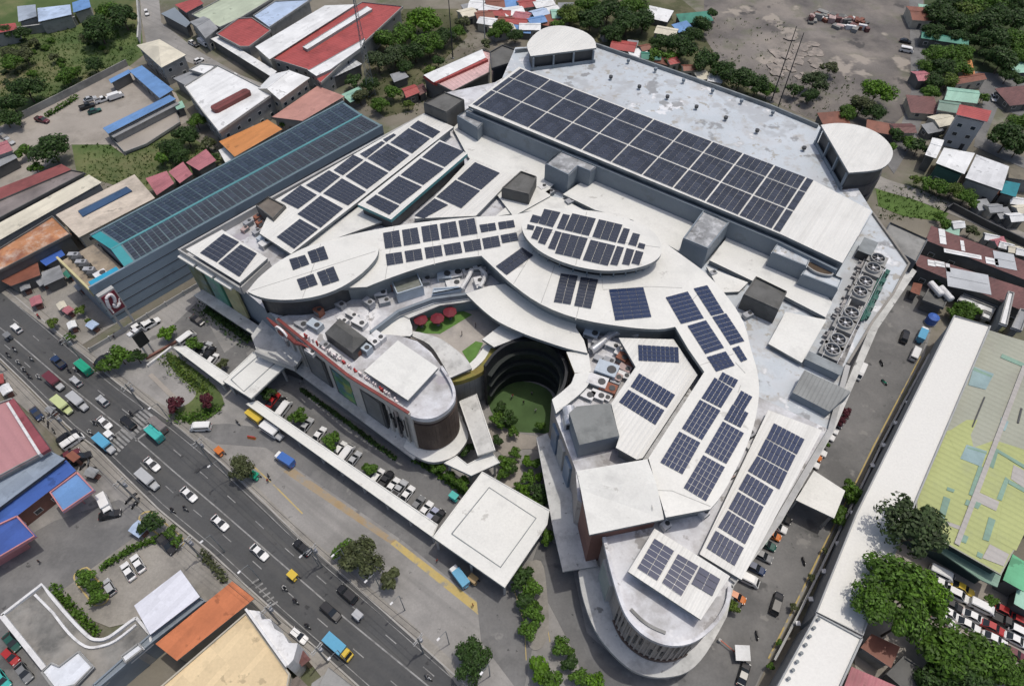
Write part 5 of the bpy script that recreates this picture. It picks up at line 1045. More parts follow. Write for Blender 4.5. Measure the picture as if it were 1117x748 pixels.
house('warehouse', 'rust orange patched roof below the cream roofed building', 'warehouse', PP(-30,290, 58,236, 78,256, -30,312), 6, 'flat', mk('rust_patch_roof', (.42, .20, .10), .8, .3, .2, dirt=[((.60, .56, .50), .6, .25), ((.20, .07, .05), .6, .18)]), WALL_C, .4, 0)
house('kiosk', 'blue banner fronted kiosk below the rust orange roof', 'kiosk', PP(42,283, 66,271, 71,278, 50,290), 3.6, 'mono', BLUE, WALL_C, .4, 0)
house('shed', 'rust brown roofed street shed by the avenue', 'shed', PP(-10,300, 40,284, 44,300, 12,312), 3.5, 'mono', RUST, WALL_C, .4, 0)
house('shed', 'grey roofed street shed behind the market stalls', 'shed', PP(44,296, 64,288, 70,302, 48,312), 3.2, 'mono', GREYR, WALL_C, .4, 0)
house('house', 'faded red roofed house at the yard gate', 'house', PP(-20,162, 8,153, 14,164, -20,176), 4.5, 'gable', PINK, WALL_B, .9, 1)
house('house', 'dark roofed lean-to row behind the faded red house', 'house', PP(-20,180, 14,166, 19,172, -20,192), 3.6, 'mono', GREYR, WALL_C, .4, 0)
house('house', 'red roofed house over the long boundary wall', 'house', PP(-20,28, 16,24, 19,32, -20,40), 5, 'mono', RED, WALL_B, .4, 0)
house('house', 'pale blue roofed house over the long boundary wall', 'house', PP(40,8, 76,4, 78,16, 42,24), 5, 'mono', BLUE3, WALL_B, .4, 0)
house('house', 'grey blue roofed house over the long boundary wall', 'house', PP(18,6, 38,4, 40,18, 20,24), 4.5, 'mono', colmat('grey_blue_roof', (.33, .38, .45)), WALL_B, .4, 0)
house('house', 'sky blue roofed house above the field trees', 'house', PP(78,2, 96,-4, 99,8, 80,14), 4.5, 'mono', BLUE2, WALL_B, .4, 0)
house('warehouse', 'white and red striped sheet roof shed behind the back deck', 'warehouse', PP(461,84, 525,55, 536,58, 534,80, 494,101), 7, 'flat', ribm('pink_stripe_roof', (.62, .42, .41), (494,101), (480,90), 1.4, .45), WALL_C, .4, 0)
t = thing('roof_band', 'broad white ridge cover on the striped sheet roof', 'roof cover', V(495,75,7.2)); o0 = t.location.copy(); m = M(o0); m.prism(W(PP(462,82, 526,54, 530,63, 473,90), 8.0), 6.9, 8.0, 0, 1); m.build('cover', (WHITE1, RED), t); m = M(o0); strip(m, W(PP(474,89.5, 531,64), 7.9), 1.4, 6.8, 7.9); m.build('fascia', RED, t)
house('block', 'charcoal block at the corner of the back deck', 'building', PP(534,58, 548,50, 562,55, 556,70, 536,76), 17, 'flat', M_boxd, M_frame, 0, 0)
house('hut', 'red roofed hut in the clearing behind the west strips', 'hut', PP(438,97, 452,92, 458,101, 443,107), 3.4, 'gable', RED, WALL_C, .8, 1)
house('hut', 'brown roofed hut beside the red roofed hut', 'hut', PP(452,95, 461,91, 466,100, 458,104), 3.0, 'gable', MAROON, WALL_C, .7, 0)
house('hut', 'green sheet roofed hut beside the lattice mast foot', 'hut', PP(372,102, 392,93, 400,104, 382,112), 3.0, 'mono', GREEN1, WALL_C, .4, 0)
house('hut', 'grey sheet roofed hut under the big trees behind the mast', 'hut', PP(425,80, 440,76, 446,84, 430,90), 3.0, 'mono', GREYR, WALL_C, .4, 0)
# shanty rows behind the mall: one house after the other, colours as the photo shows them
PAL = {'red': RED, 'rust': RUST, 'blue': BLUE2, 'pale blue': BLUE3, 'white': WHITE1, 'green': GREEN2, 'mint': GREEN1, 'grey': GREYR, 'pink': PINK, 'orange': ORG, 'maroon': MAROON, 'cream': CREAM}
hr = random.Random(5)
def hut(x, y, w, l, col, label, group, z=3.2, rz=None, kind=None):
    c = P(x, y, z); r = hr.uniform(-.5, .5) if rz is None else rz
    ex, ey = Vector((cos(r), sin(r))), Vector((-sin(r), cos(r)))
    pts = [c+ex*a*w/2+ey*b*l/2 for a, b in ((-1, -1), (1, -1), (1, 1), (-1, 1))]
    px = [tox(Vector((p.x, p.y, z))) for p in pts]
    return house('hut', label, 'hut', px, z, kind or hr.choice(('gable', 'mono', 'gable')), PAL[col], hr.choice((WALL_B, WALL_C, WALL_A)), .8, 1, .35, group)
sh1 = [(560,12,'white'), (545,14,'red'), (552,22,'rust'), (535,10,'white'), (528,16,'rust'), (570,17,'pink'), (588,14,'pale blue'), (585,22,'blue'), (600,21,'rust'), (604,11,'white'), (611,15,'mint'), (568,30,'blue'), (578,29,'white'), (515,8,'grey'), (520,5,'white'), (540,4,'rust'), (556,3,'blue'), (575,4,'red'), (592,3,'white'), (563,23,'red'), (548,31,'cream'), (532,23,'white'), (510,14,'cream'), (618,8,'grey')]
GS = 'huts crowded behind the round roof house'
cnt = {}
rk = lambda y: 0 if y > 19 else (1 if y > 9 else 2)
for x, y, c in sh1:
    n_ = sorted([q for q in sh1 if rk(q[1]) == rk(y)], key=lambda q: -q[0]).index((x, y, c))
    hut(x, y, hr.uniform(6, 9), hr.uniform(5, 7.5), c, '%s roofed hut, %s from the half round house in the %s shanty row' % (c, ORD[n_], ('nearest', 'middle', 'farthest')[rk(y)]), GS)
sh2 = [(680,50,9,7,'red','behind the back parapet, largest red one'), (697,57,7,5,'white','between the large red and the green one'), (710,61,7,5,'green','dark green one behind the back parapet'), (725,64,6,5,'rust','past the green one behind the back parapet'), (733,66,4,5,'red','thin red one past the green one'), (752,74,5,4,'rust','low rust one under the parapet trees'), (767,81,5,4,'cream','pale one under the parapet trees'), (781,84,5,4,'white','last pale one under the parapet trees'), (718,14,10,8,'white','white one among trees by the bare yard'), (727,34,8,6,'cream','pale one between trees by the bare yard'), (745,28,7,5,'blue','blue one under the yard side tree'), (758,18,13,6,'green','long green one by the bare yard'), (690,47,4,4,'grey','grey one tucked behind the large red one'), (703,52,4,4,'rust','rust one tucked behind the white one'), (663,34,5,4,'pink','pink one lost among the dark trees')]
for x, y, w, l, c, lb in sh2: hut(x, y, w, l, c, 'hut, ' + lb, 'huts behind the back parapet')
sh3 = [(910,128,9,6,'rust','rust brown long one behind the round tower'), (962,138,9,5,'rust','rust one beneath the bright green tree'), (985,140,7,5,'maroon','dark one beyond the bright tree'), (1007,113,9,9,'maroon','maroon one on the back lane'), (1005,83,5,6,'pink','pink one on the back lane'), (1002,15,7,11,'rust','rust one at the far lane end'), (1012,10,6,7,'mint','mint one at the far lane end'), (1056,86,12,4,'rust','brown one above the mint roof'), (1056,72,4,9,'orange','salmon strip between the trees'), (1030,42,16,5,'green','teal green one buried in the wood'), (1114,72,7,6,'mint','mint one at the edge of the wood'), (1112,103,12,9,'maroon','brown one by the village street'), (1028,131,7,6,'cream','weathered one beside the grey house with red roof'), (1018,138,6,4,'grey','dark one beside the weathered one')]
for x, y, w, l, c, lb in sh3: hut(x, y, w, l, c, 'hut, ' + lb, 'huts along the back lane', 3.4)
sh4 = [(1070,193,'white','first'), (1078,199,'pink','second'), (1086,204,'white','third'), (1093,209,'rust','fourth'), (1101,214,'grey','fifth'), (1109,219,'white','sixth'), (1073,222,'grey','seventh'), (1084,227,'grey','eighth'), (1096,231,'grey','ninth'), (1107,237,'white','tenth'), (1114,228,'cream','eleventh')]
for x, y, c, lb in sh4: hut(x, y, 4.2, 3.6, c, '%s roofed shanty, %s along the creek below the teal roof' % (c, lb), 'shanties along the creek', 3)
sh5 = [(1040,249,'mint','beside the creek bridge'), (1044,245,'white','with a blue tarpaulin by the creek bridge'), (1081,259,'white','first past the shrubs'), (1088,263,'pink','second past the shrubs'), (1097,268,'white','third past the shrubs'), (1106,272,'cream','fourth past the shrubs'), (1115,275,'white','last past the shrubs')]
for x, y, c, lb in sh5: hut(x, y, 3.6, 3.0, c, '%s roofed shanty behind the brown sheds, %s' % (c, lb), 'shanties behind the brown sheds', 3)
# village houses east of the back lane
house('house', 'mint green roofed long house by the village street', 'house', PP(1033,95, 1068,99, 1066,113, 1030,109), 5, 'gable', GREEN1, WALL_A, 1.2, 1)
house('house', 'grey green roofed house below the mint roofed one', 'house', PP(1024,109, 1048,112, 1046,124, 1022,120), 4.5, 'gable', colmat('grey_green_roof', (.18, .27, .22)), WALL_B, 1.0, 1)
house('apartment_building', 'grey three storey apartment house under a bright red roof', 'apartment', PP(1048,112, 1083,119, 1077,133, 1043,125), 11, 'mono', RED, mk('pale_block_wall', (.40, .41, .42), .8, .1, .3), .6, 2, over=.6)
house('warehouse', 'small white roofed shed at the lane end of the white factory', 'warehouse', PP(1017,150, 1030,153, 1021,173, 1009,169), 5.5, 'gable', WHITE1, WALL_C, 1.0, 0)
house('factory', 'wide white gabled factory hall with a green gable', 'factory', PP(1031,159, 1065,165, 1052,190, 1021,178), 6.5, 'mono', WHITE1, mk('green_gable', (.06, .13, .11), .6), .7, 1)
house('factory', 'long pale roofed factory wing patched with dark holes', 'factory', PP(1066,167, 1102,180, 1093,208, 1053,194), 6, 'mono', colmat('patched_white_roof', (.60, .61, .62), dirt=.3), WALL_B, .5, 1)
house('house', 'teal roofed house with a white porch beside the factory wing', 'house', PP(1098,196, 1114,199, 1108,215, 1091,210), 5, 'mono', TEALR, WALL_C, .4, 1)
house('house', 'olive brown roofed house at the end of the factory', 'house', PP(1102,182, 1130,186, 1130,198, 1100,194), 4.5, 'mono', colmat('olive_roof', (.17, .15, .11)), WALL_B, .4, 0)
house('warehouse', 'farther of two long maroon roofed sheds with skylight patches', 'warehouse', PP(1016,246, 1130,289, 1130,310, 1010,262), 5.6, 'mono', MAROON, WALL_C, .06, 1)
house('warehouse', 'nearer of two long maroon roofed sheds with a grey patch', 'warehouse', PP(996,275, 1130,318, 1130,345, 1000,290), 5.6, 'mono', MAROON, WALL_C, .06, 1)
for i, (x, y, w, l, c) in enumerate(((1028,258,1.6,6,'white'), (1082,285,3,2.4,'white'), (1096,284,5,6,'pale'), (1050,277,9,1.5,'white'), (1016,287,1.8,2.2,'white'), (1025,288,2.4,2,'white'), (1056,306,10,7,'pale'), (1050,268,.9,4,'white'), (1034,292,1,3,'white'))):
    t = thing('skylight_sheet', '%s sheet patch on maroon roofs, %s' % ('pale grey' if c == 'pale' else 'white', ('tall narrow one near the stair block', 'small square in the middle of the farther shed', 'large one near the end of the farther shed', 'long strip along the gap', 'first of a pair near the shrubs', 'second of a pair near the shrubs', 'largest one in the nearer shed', 'thin one in the farther shed', 'thin one near the shrubs')[i]), 'roof sheet', V(x, y, 5.66), -.30, 'pale sheets on the maroon roofs')
    m = M(); m.box((0, 0, 0), (w, l, .10)); m.build('sheet', WHITE1 if c == 'white' else mk('pale_grey_sheet', (.42, .44, .46), .6), t); m = M(); m.box((0, 0, .08), (w*.9, .12, .06)); m.build('batten', GREYR, t)
house('pump_house', 'dark flat roofed service hut at the end of the east road', 'hut', PP(1014,312, 1038,318, 1029,337, 1005,328), 3.5, 'flat', M_boxd, WALL_C, 0, 0)
for i, (x, y) in enumerate(PP(1018.5,318, 1029.5,323)):
    t = thing('white_tank', '%s white ribbed tank on the dark service hut' % ('first', 'second')[i], 'tank', V(x, y, 3.5), -1.3)
    m = M(); m.tube([(-2.3, 0, 1.0), (-2.1, 0, 1.0), (2.1, 0, 1.0), (2.3, 0, 1.0)], [.5, .85, .85, .5], 12); m.build('shell', WHT, t)
    for k in (-1.2, 1.2): m = M(); m.box((k, 0, .25), (.3, 1.4, .5)); m.build('saddle', GRY, t)
house('shed', 'small rust roofed lean-to beside the dark service hut', 'lean-to', PP(997,307, 1007,309, 1003,322, 993,318), 3, 'mono', RUST, WALL_C, .3, 0)
for i, q in enumerate((PP(1048,322, 1086,337, 1082,345, 1044,328), PP(1052,317, 1092,330, 1088,336, 1050,322), PP(1072,338, 1082,342, 1080,350, 1070,346))):
    house('trailer', ('white long trailer shed behind the white strip building', 'yellow and white trailer shed against the maroon roof', 'short white trailer shed beside the shrub')[i], 'trailer', q, 3.2, 'flat', WHITE1, WALL_B, 0, 0)
house('tower_block', 'tall narrow white block beyond the white strip building', 'building', PP(1099,318, 1106,320, 1098,356, 1089,353), 8, 'flat', WHITE1, WALL_B, 0, 0)
house('building', 'second grey white narrow block beyond the strip building', 'building', PP(1112,337, 1122,340, 1114,362, 1102,358), 7, 'flat', GREYR, WALL_B, 0, 0)
# east side: white strip building, patchwork roof
house('warehouse', 'very long white roofed strip building along the east road', 'warehouse', PP(1040,344.5, 1080.5,356, 1003,538, 955,655, 941,694, 889,668, 933,560), 9.5, 'flat', mk('strip_white', (.675, .67, .635), .5, .03, .05, dirt=((.62, .61, .58), .2, .1)), mk('strip_wall', (.33, .34, .34), .7, .1, .2), 0, 1, over=.4)
house('warehouse', 'end block of the white strip with rows of round vents', 'warehouse', PP(890,669, 941,696, 905,775, 832,775), 10.2, 'flat', mk('strip_white2', (.67, .665, .635), .5, .03, .05, dirt=((.60, .59, .57), .2, .1)), mk('strip_wall', (.33, .34, .34)), 0, 1, over=.4)
for i in range(8):
    x, y = 891.5-i*4.6, 676+i*9.2; vent(x, y, 10.2, '%s little roof vent down the edge of the white end block' % ORD[i], 'little vents on the white end block', .7, .28, M_gut)
pw = thing('market_hall', 'huge patchwork hall roof in beige, yellow green and teal sheets', 'market hall', (150, 90, 0)); po = (150, 90, 0)
ZP = 8.0; A_P = dirpx(1075,358, 1003,540, ZP)
PBASE = mk('patch_beige', (.34, .35, .285), .7, .08, .1, rib=(A_P+pi/2, 1.3, .12), dirt=((.26, .25, .22), .4, .08)); PYEL = mk('patch_yellow_green', (.385, .42, .18), .7, .08, .1, rib=(A_P+pi/2, 1.3, .16), dirt=((.33, .36, .20), .4, .12)); PTEAL = mk('patch_teal', (.20, .315, .25), .6, .15, .2, rib=(A_P+pi/2, 1.3, .16)); PGREY = mk('patch_grey', (.40, .38, .36), .7, .08, .2, rib=(A_P+pi/2, 1.3, .12)); PBLUE = mk('patch_blue', (.26, .36, .37), .7, .2, .2)
m = M(po); hall = PP(1079,360, 1160,385, 1260,420, 1260,500, 1117,583, 1104,604, 1092,627, 1020,586, 998,576, 1000,540); m.prism(W(hall, ZP), ZP-.3, ZP, 0, 1); pr = m.build('roof', (PBASE, M_frame), pw)
m = M(po); m.prism(shrink(W(hall, ZP), .8), 0, ZP-.3, 0); m.build('wall', mk('market_wall', (.05, .075, .07), .7, .2, .3), pw)
zp = Z(1000, 470, 4.985)
def patch(q, mat, k, nm='sheet_patch'):
    m = M(po); m.prism(W(q, ZP), ZP-.02, ZP+.025*k+.025, 0); o = m.build(nm, mat, pr); return o
patch(PP(1033,470, 1056,462, 1062,488, 1085,480, 1117,490, 1150,500, 1160,545, 1116,582, 1103,603, 1091,625, 1021,585, 1000,575, 1001,543), PYEL, 0)
patch(zp(165,0, 280,0, 240,80, 330,200, 295,360, 245,500, 180,610, 60,540, 10,370), PYEL, 1); patch(zp(160,10, 270,-60, 330,-60, 275,60, 235,150), PYEL, 2)
patch(zp(425,90, 525,180, 490,260, 440,380, 340,330, 390,180), PYEL, 2); patch(zp(500,290, 583,330, 583,560, 540,650, 430,590, 460,420), PYEL, 1); patch(zp(300,400, 430,440, 390,560, 340,690, 200,610, 250,500), PYEL, 2); patch(zp(470,70, 570,110, 545,160, 440,110), PYEL, 3)
patch(zp(270,75, 380,110, 350,195, 235,150), PBLUE, 4); patch(zp(275,85, 380,118, 378,126, 272,94), PTEAL, 5); patch(zp(425,95, 440,120, 415,205, 385,190), PTEAL, 5); patch(zp(335,190, 365,200, 310,358, 280,345), PTEAL, 6)
patch(zp(480,250, 500,265, 460,380, 432,370), PTEAL, 5); patch(zp(430,95, 583,185, 583,205, 425,110), PTEAL, 6); patch(zp(500,265, 583,310, 583,335, 495,285), PTEAL, 5); patch(zp(145,355, 182,370, 150,480, 115,465), PTEAL, 5); patch(zp(165,305, 205,320, 198,335, 160,322), PTEAL, 6)
patch(zp(270,372, 300,385, 288,412, 258,400), PTEAL, 6); patch(zp(315,380, 350,395, 332,425, 302,412), PTEAL, 5); patch(zp(390,468, 427,485, 390,600, 355,590), PTEAL, 6); patch(zp(248,560, 280,575, 265,612, 235,600), PTEAL, 6); patch(zp(330,655, 360,670, 350,695, 322,680), PTEAL, 5)
patch(zp(340,335, 448,385, 430,435, 315,380), PGREY, 4); patch(zp(395,615, 500,670, 470,735, 355,690), PGREY, 5); patch(zp(525,185, 583,215, 583,310, 510,260), PGREY, 3); patch(zp(160,490, 245,520, 238,540, 150,505), PGREY, 4)
patch(PP(1093,386, 1118,397, 1117,401, 1091,390), PTEAL, 4); patch(PP(1062,400, 1084,408, 1075,425, 1056,420), PBLUE, 4); patch(PP(1062,401, 1082,410, 1081,412, 1061,404), PTEAL, 5); patch(PP(1092,455, 1100,460, 1096,470, 1089,468), PBLUE, 4)
for q in (PP(1073,433, 1074.5,433.5, 1061,466, 1059.5,465.5), PP(1113,445, 1115,446, 1111,462, 1109,461)): patch(q, M_frame, 7, 'roof_gap')
m = M(po); strip(m, W(PP(1117,400, 1043,594), ZP), .9, ZP, ZP+.3); m.build('ridge_cap', PGREY, pr)
m = M(po); m.prism(W(PP(1024,600, 1044,594, 1094,622, 1088,640, 1070,632), 5.5), 5.2, 5.5); m.build('side_awning', PTEAL, pw)
house('shed', 'bright green sheet lean-to at the end of the patchwork hall', 'lean-to', PP(1106,603, 1130,618, 1117,645, 1094,632), 5, 'mono', colmat('leaf_green_roof', (.12, .40, .22)), WALL_C, .4, 0)
house('shed', 'teal and white roofed shed beside the car lot', 'shed', PP(1112,635, 1140,650, 1130,672, 1106,658), 4, 'mono', GREEN1, WALL_C, .4, 0)
house('house', 'rust brown roofed house under the big trees by the white end block', 'house', PP(940,705, 952,690, 982,705, 972,728), 5, 'mono', RUST, WALL_B, .5, 0)
house('house', 'dull pink roofed building corner beside the white end block', 'house', PP(930,726, 990,752, 985,790, 905,790), 5, 'mono', PINK, WALL_B, .4, 0)
house('shed', 'dark grey yard roof in the shade behind the rust brown house', 'shed', PP(965,735, 985,715, 1015,735, 1000,765), 3, 'flat', M_boxd, WALL_C, 0, 0)
# south-west: petrol station, restaurants
house('shop', 'large pink roofed shop with a dark red front strip by the avenue', 'shop', PP(-60,462, 14,434.5, 55,490.5, -60,552), 7, 'flat', mk('dusty_pink_roof', (.42, .215, .225), .7, .06, .1, rib=(dirpx(14,434, 54,490), 2.2, .08)), WALL_B, 0, 1)
t = thing('roof_band', 'dark red sloping front strip on the pink roofed shop', 'roof cover', V(30,460,7)); o0 = t.location.copy(); m = M(o0); m.prism(W(PP(9,438, 14.5,434, 54,489, 44,495), 7.6), 6.8, 7.6); m.build('cover', colmat('dark_red_strip', (.26, .07, .085)), t); m = M(o0); strip(m, W(PP(8,439, 43,495), 7.9), .5, 6.8, 7.9); m.build('fascia', WHT, t)
house('shop', 'slate blue roofed shop next to the large pink roof', 'shop', PP(-60,555, 55,491, 71,500, -30,575), 6, 'mono', colmat('slate_blue_roof', (.25, .30, .37)), WALL_C, .6, 0)
house('shop', 'strong blue roofed long canteen with a red brick edge', 'shop', PP(-30,575, 71,500.5, 83,513, -20,592), 5, 'mono', colmat('royal_blue_roof', (.055, .12, .38)), M_brick, .4, 1)
house('gas_canopy', 'blue and light blue forecourt canopy with pink edge', 'canopy', PP(54.5,537.5, 85,514.7, 104,535, 69,559), 5.5, 'flat', BLUE2, mk('pink_edge', (.50, .22, .22), .6), 0, 0, over=3.2)
house('gas_canopy', 'deep blue canopy roof at the frame edge with a pink border', 'canopy', PP(-40,590, 20,562.5, 40,585, -40,632), 5.5, 'flat', colmat('deep_blue_roof', (.05, .10, .33)), mk('pink_edge', (.50, .22, .22)), 0, 0, over=2.5)
house('shed', 'orange brown hut beside the blue canteen', 'hut', PP(70,496, 78,490, 88,498, 80,504), 3, 'mono', RUST, M_brick, .3, 0)
LS = thing('restaurant', 'grey concrete restaurant roof with a curved white rimmed parapet', 'restaurant', (-80, 60, 0)); lo_ = (-80, 60, 0); zl = Z(0, 560, 3.98)
M_rconc = mk('mottled_roof_concrete', (.23, .225, .21), .85, .25, .2, dirt=[((.10, .10, .095), .7, .25), ((.33, .31, .28), .6, .15)])
rl = zl(5,440, 180,305)+smoothline(zl(215,350, 300,450, 380,530, 420,545, 470,535, 560,470, 590,450), 3)+zl(650,520, 655,560, 560,640, 450,748, 380,800, 250,790, 190,670)
m = M(lo_); m.prism(W(rl, 5.5), 5.0, 5.5, 0, 1); m.build('roof', (M_rconc, M_walll), LS)
m = M(lo_); m.prism(shrink(W(rl, 5.5), .6), 0, 5.0, 0); m.build('wall', M_walll, LS)
m = M(lo_); strip(m, W(rl[:-4], 6.1), .5, 5.3, 6.1); m.build('parapet', WHT, LS)
m = M(lo_); inn = W(zl(150,350)+smoothline(zl(230,430, 300,520, 370,575, 430,575, 500,550, 590,480), 3), 6.0); strip(m, inn, .4, 5.4, 6.0); m.build('parapet', WHT, LS)
m = M(lo_); strip(m, W(zl(5,440, 190,670), 6.1), .8, 5.3, 6.1); m.build('parapet', WHT, LS)
t = house('shed', 'pale sheet roof patch on the concrete restaurant', 'roof cover', zl(180,690, 225,645, 260,660, 345,595, 410,665, 330,748, 240,770), 6.6, 'flat', colmat('pale_blue_white_roof', (.66, .69, .74), dirt=.15), WALL_B, 0, 0)
house('shed', 'small white roof patch against the dark wall of the restaurant', 'roof cover', zl(525,620, 605,560, 628,588, 545,652), 7.0, 'flat', colmat('pale_blue_white_roof', (.66, .69, .74)), WALL_B, 0, 0)
house('restaurant', 'white roofed dining hall beside the restaurant car park', 'restaurant', zl(578,395, 780,240, 868,360, 652,525), 7.5, 'mono', colmat('lilac_white_roof', (.64, .65, .71), dirt=.1, var=.04), WALL_B, .4, 1)
house('wall_block', 'dark slate wall block between the dining hall and the orange roof', 'building', zl(652,525, 868,362, 895,380, 665,560, 430,760, 400,748), 6.0, 'flat', M_wallg, M_wallg, 0, 0, over=.2)
house('restaurant', 'orange terracotta roofed long hall reaching the avenue', 'restaurant', zl(668,560, 1003,288, 1105,368, 768,638), 7, 'mono', TERRA, WALL_A, .6, 1)
house('warehouse', 'broad beige roofed hall beside the orange roofed one', 'warehouse', PP(160,762, 269,668, 317,735, 305,800, 190,800), 7.5, 'flat', BEIGE, WALL_A, 0, 0)
t = thing('roof_ridge', 'white stepped parapet front of the beige roofed hall', 'parapet', V(297,700,0)); o0 = t.location.copy(); m = M(o0); zq = Z(230, 600, 5.053)
m.prism(W(zq(195,325, 270,335, 280,380, 330,375, 350,430, 400,460, 430,510, 480,510, 455,600, 420,640, 380,600, 330,520, 270,420), 8.4), 0, 8.4); m.build('front', WHT, t); m = M(o0); strip(m, W(zq(195,325, 420,640), 8.6), .4, 8.3, 9.0); m.build('coping', WHT, t)
house('house', 'brown tiled small house front by the white stepped parapet', 'house', zq(460,570, 500,540, 550,600, 500,640), 5.0, 'mono', MAROON, mk('tan_wall', (.25, .18, .12), .8), .4, 1)
house('house', 'red roofed house at the lower avenue edge', 'house', PP(336,742, 358,727, 385,748, 370,790, 330,780), 5.5, 'mono', RED, WALL_B, .4, 0)
house('house', 'grey brown roofed corner beside the beige hall', 'house', PP(312,744, 324,736, 338,750, 325,775), 5, 'mono', colmat('grey_brown_roof', (.20, .17, .15)), WALL_B, .4, 0)
# walls and fences
def wallrun(name, label, cat, pts, h, th, mat, cop=None, posts=0):
    q = W(pts, 0); o = Vector((cen(q).x, cen(q).y, 0)); t = thing(name, label, cat, o); m = M(o); strip(m, q, th, 0, h); m.build('panel', mat, t)
    if cop: m = M(o); strip(m, q, th+.25, h, h+.14); m.build('coping', cop, t)
    if posts:
        for a, b in along(q, posts, .3): m = M(o); m.box((a.x, a.y, h/2+.1), (th+.2, th+.2, h+.2)); m.build('post', cop or mat, t)
    return t
wallrun('boundary_wall', 'long grey boundary wall behind the grass field', 'wall', PP(-20,45, 30,38, 60,34, 86,27), 3.0, .4, M_conc, M_walll)
wallrun('boundary_wall', 'grey wall between grass field and street', 'wall', PP(152,4, 154,30, 153,48), 2.4, .3, M_walll, M_walll)
wallrun('boundary_wall', 'dark yard wall below the grass field', 'wall', PP(16,135, 70,108, 140,72), 2.4, .3, M_conc, None)
wallrun('boundary_wall', 'dark creek wall between the path and the shanties', 'wall', PP(1030,232, 1036,228, 1072,247, 1120,270), 2.2, .4, M_frame, None)
wallrun('fence', 'low fence with pale posts along the white strip building', 'fence', PP(1010,391, 960,484, 938,530, 905,596, 870,668, 842,722), 1.6, .15, M_frame, M_walll, 6)
wallrun('fence', 'pale fence line by the shed wall and the driveway', 'fence', PP(100,384, 145,357, 185,332, 217,313), 1.4, .15, M_walll, None, 5)
wallrun('boundary_wall', 'low white edged planter wall by the clipped shrub', 'wall', PP(162,400, 188,380), .8, .5, WHT, None)
wallrun('hedge_kerb', 'brown brick kerb between driveway and shrubs', 'kerb', PP(160,392, 196,372), .7, .5, M_brick, None)
# ------------------------------------------------------------------ trees and shrubs
LEAF = {'dark': (.038, .076, .018), 'mid': (.070, .14, .018), 'bright': (.09, .185, .014), 'olive': (.080, .095, .040), 'maroon': (.085, .020, .028), 'lime': (.095, .145, .025), 'grey': (.052, .080, .030)}
LM = {k: mk('leaf_'+k, c, .55, .25, .35, island=.55, spec=.25, trans=.22, fine=0) for k, c in LEAF.items()}
BARK = mk('bark', (.13, .10, .075), .9, .25, .8)
def crown_mesh(seed, n, leaf, kind, lobes=9, gap=0.0, flat=.84):
    r = random.Random(seed); vs = []; fs = []; L_ = []
    for k in range(lobes):
        a = 2.4*k+r.uniform(-.4, .4); rad = .62*math.sqrt((k+.3)/lobes); zz = flat*(.55*(1-(rad/.7)**2)+r.uniform(-.18, .1)); rad *= r.uniform(.75, 1.3); L_.append((Vector((rad*cos(a), rad*sin(a), zz+r.uniform(-.08, .14))), r.uniform(.22, .46)))
    for i in range(n):
        c, rr_ = L_[r.randrange(lobes)]
        d = Vector((r.gauss(0, 1), r.gauss(0, 1), r.gauss(.25, 1))).normalized(); p = c+d*rr_*(r.uniform(.55, 1.08) if r.random() < .75 else r.uniform(.1, .6)); p.z = p.z*flat*1.1
        if gap and (sin(p.x*7+seed)+sin(p.y*8)+sin(p.z*9)) > 2-gap*2: continue
        nn = (d+Vector((r.uniform(-.7, .7), r.uniform(-.7, .7), r.uniform(-.2, .8)))).normalized()
        t = nn.cross(Vector((r.uniform(-1, 1), r.uniform(-1, 1), r.uniform(-1, 1)))).normalized(); b = nn.cross(t); s = leaf*r.uniform(.6, 1.25)
        k = len(vs); vs += [p+t*s, p+b*s*.55, p-t*s, p-b*s*.55]; fs.append((k, k+1, k+2, k+3))
    me = bpy.data.meshes.new('crown'); me.from_pydata(vs, [], fs); me.materials.append(LM[kind]); return me
CROWNS = {}
def crown(kind, size, seed):
    key = (kind, size, seed)
    if key not in CROWNS:
        n, lf, lb = {'s': (800, .15, 7), 'm': (4200, .072, 13), 'l': (16000, .036, 26)}[size]
        CROWNS[key] = crown_mesh(hash((seed, size)) % 1000 if False else seed*17+ord(size), n, lf, kind, lb, .25 if kind in ('olive', 'grey') else 0)
    return CROWNS[key]
def trunk_mesh():
    m = M(); m.tube([(0, 0, 0), (.02, .01, .5), (.0, .03, 1.0)], [.075, .055, .04], 7)
    for k in range(4):
        a = k*1.6; m.tube([(0, 0, .75), (.22*cos(a), .22*sin(a), 1.05), (.42*cos(a), .42*sin(a), 1.25)], [.04, .025, .012], 5)
    return m
_tm = trunk_mesh(); TR_ = _tm.build('trunk', BARK); TRUNK = TR_.data; bpy.data.objects.remove(TR_)
tseed = [0]
def tree(x, y, rpx, kind, label, group=None, hgt=None, name='tree'):
    """x, y, rpx: crown middle and crown radius as surveyed"""
    R0 = rpx*mpp(y, 4); h = hgt if hgt is not None else max(1.2, .9*R0+1.0)       # height of the crown's middle
    p = P(x, y, h); R0 = rpx*mpp(y, h); tseed[0] += 1
    t = thing(name, label, 'shrub' if name in ('shrub', 'hedge') else 'tree', (p.x, p.y, 0), tseed[0]*1.7, group)
    size = 's' if R0 < 2.6 else ('m' if R0 < 6 else 'l')
    c = bpy.data.objects.new('crown', crown(kind, size, tseed[0] % 3)); COL.objects.link(c); c.parent = t
    c.location = (0, 0, h-.22*R0); q = 1+.14*sin(tseed[0]*2.1); c.scale = (R0*1.3*q, R0*1.3/q, R0*1.12)
    k = bpy.data.objects.new('trunk', TRUNK); COL.objects.link(k); k.parent = t; hh = max(.5, h*.8); k.scale = (R0*.9, R0*.9, hh*.8)
    return t
def trees(rows, group=None, name='tree'):
    for r_ in rows: tree(*r_[:4], r_[4], group, r_[5] if len(r_) > 5 else None, name)
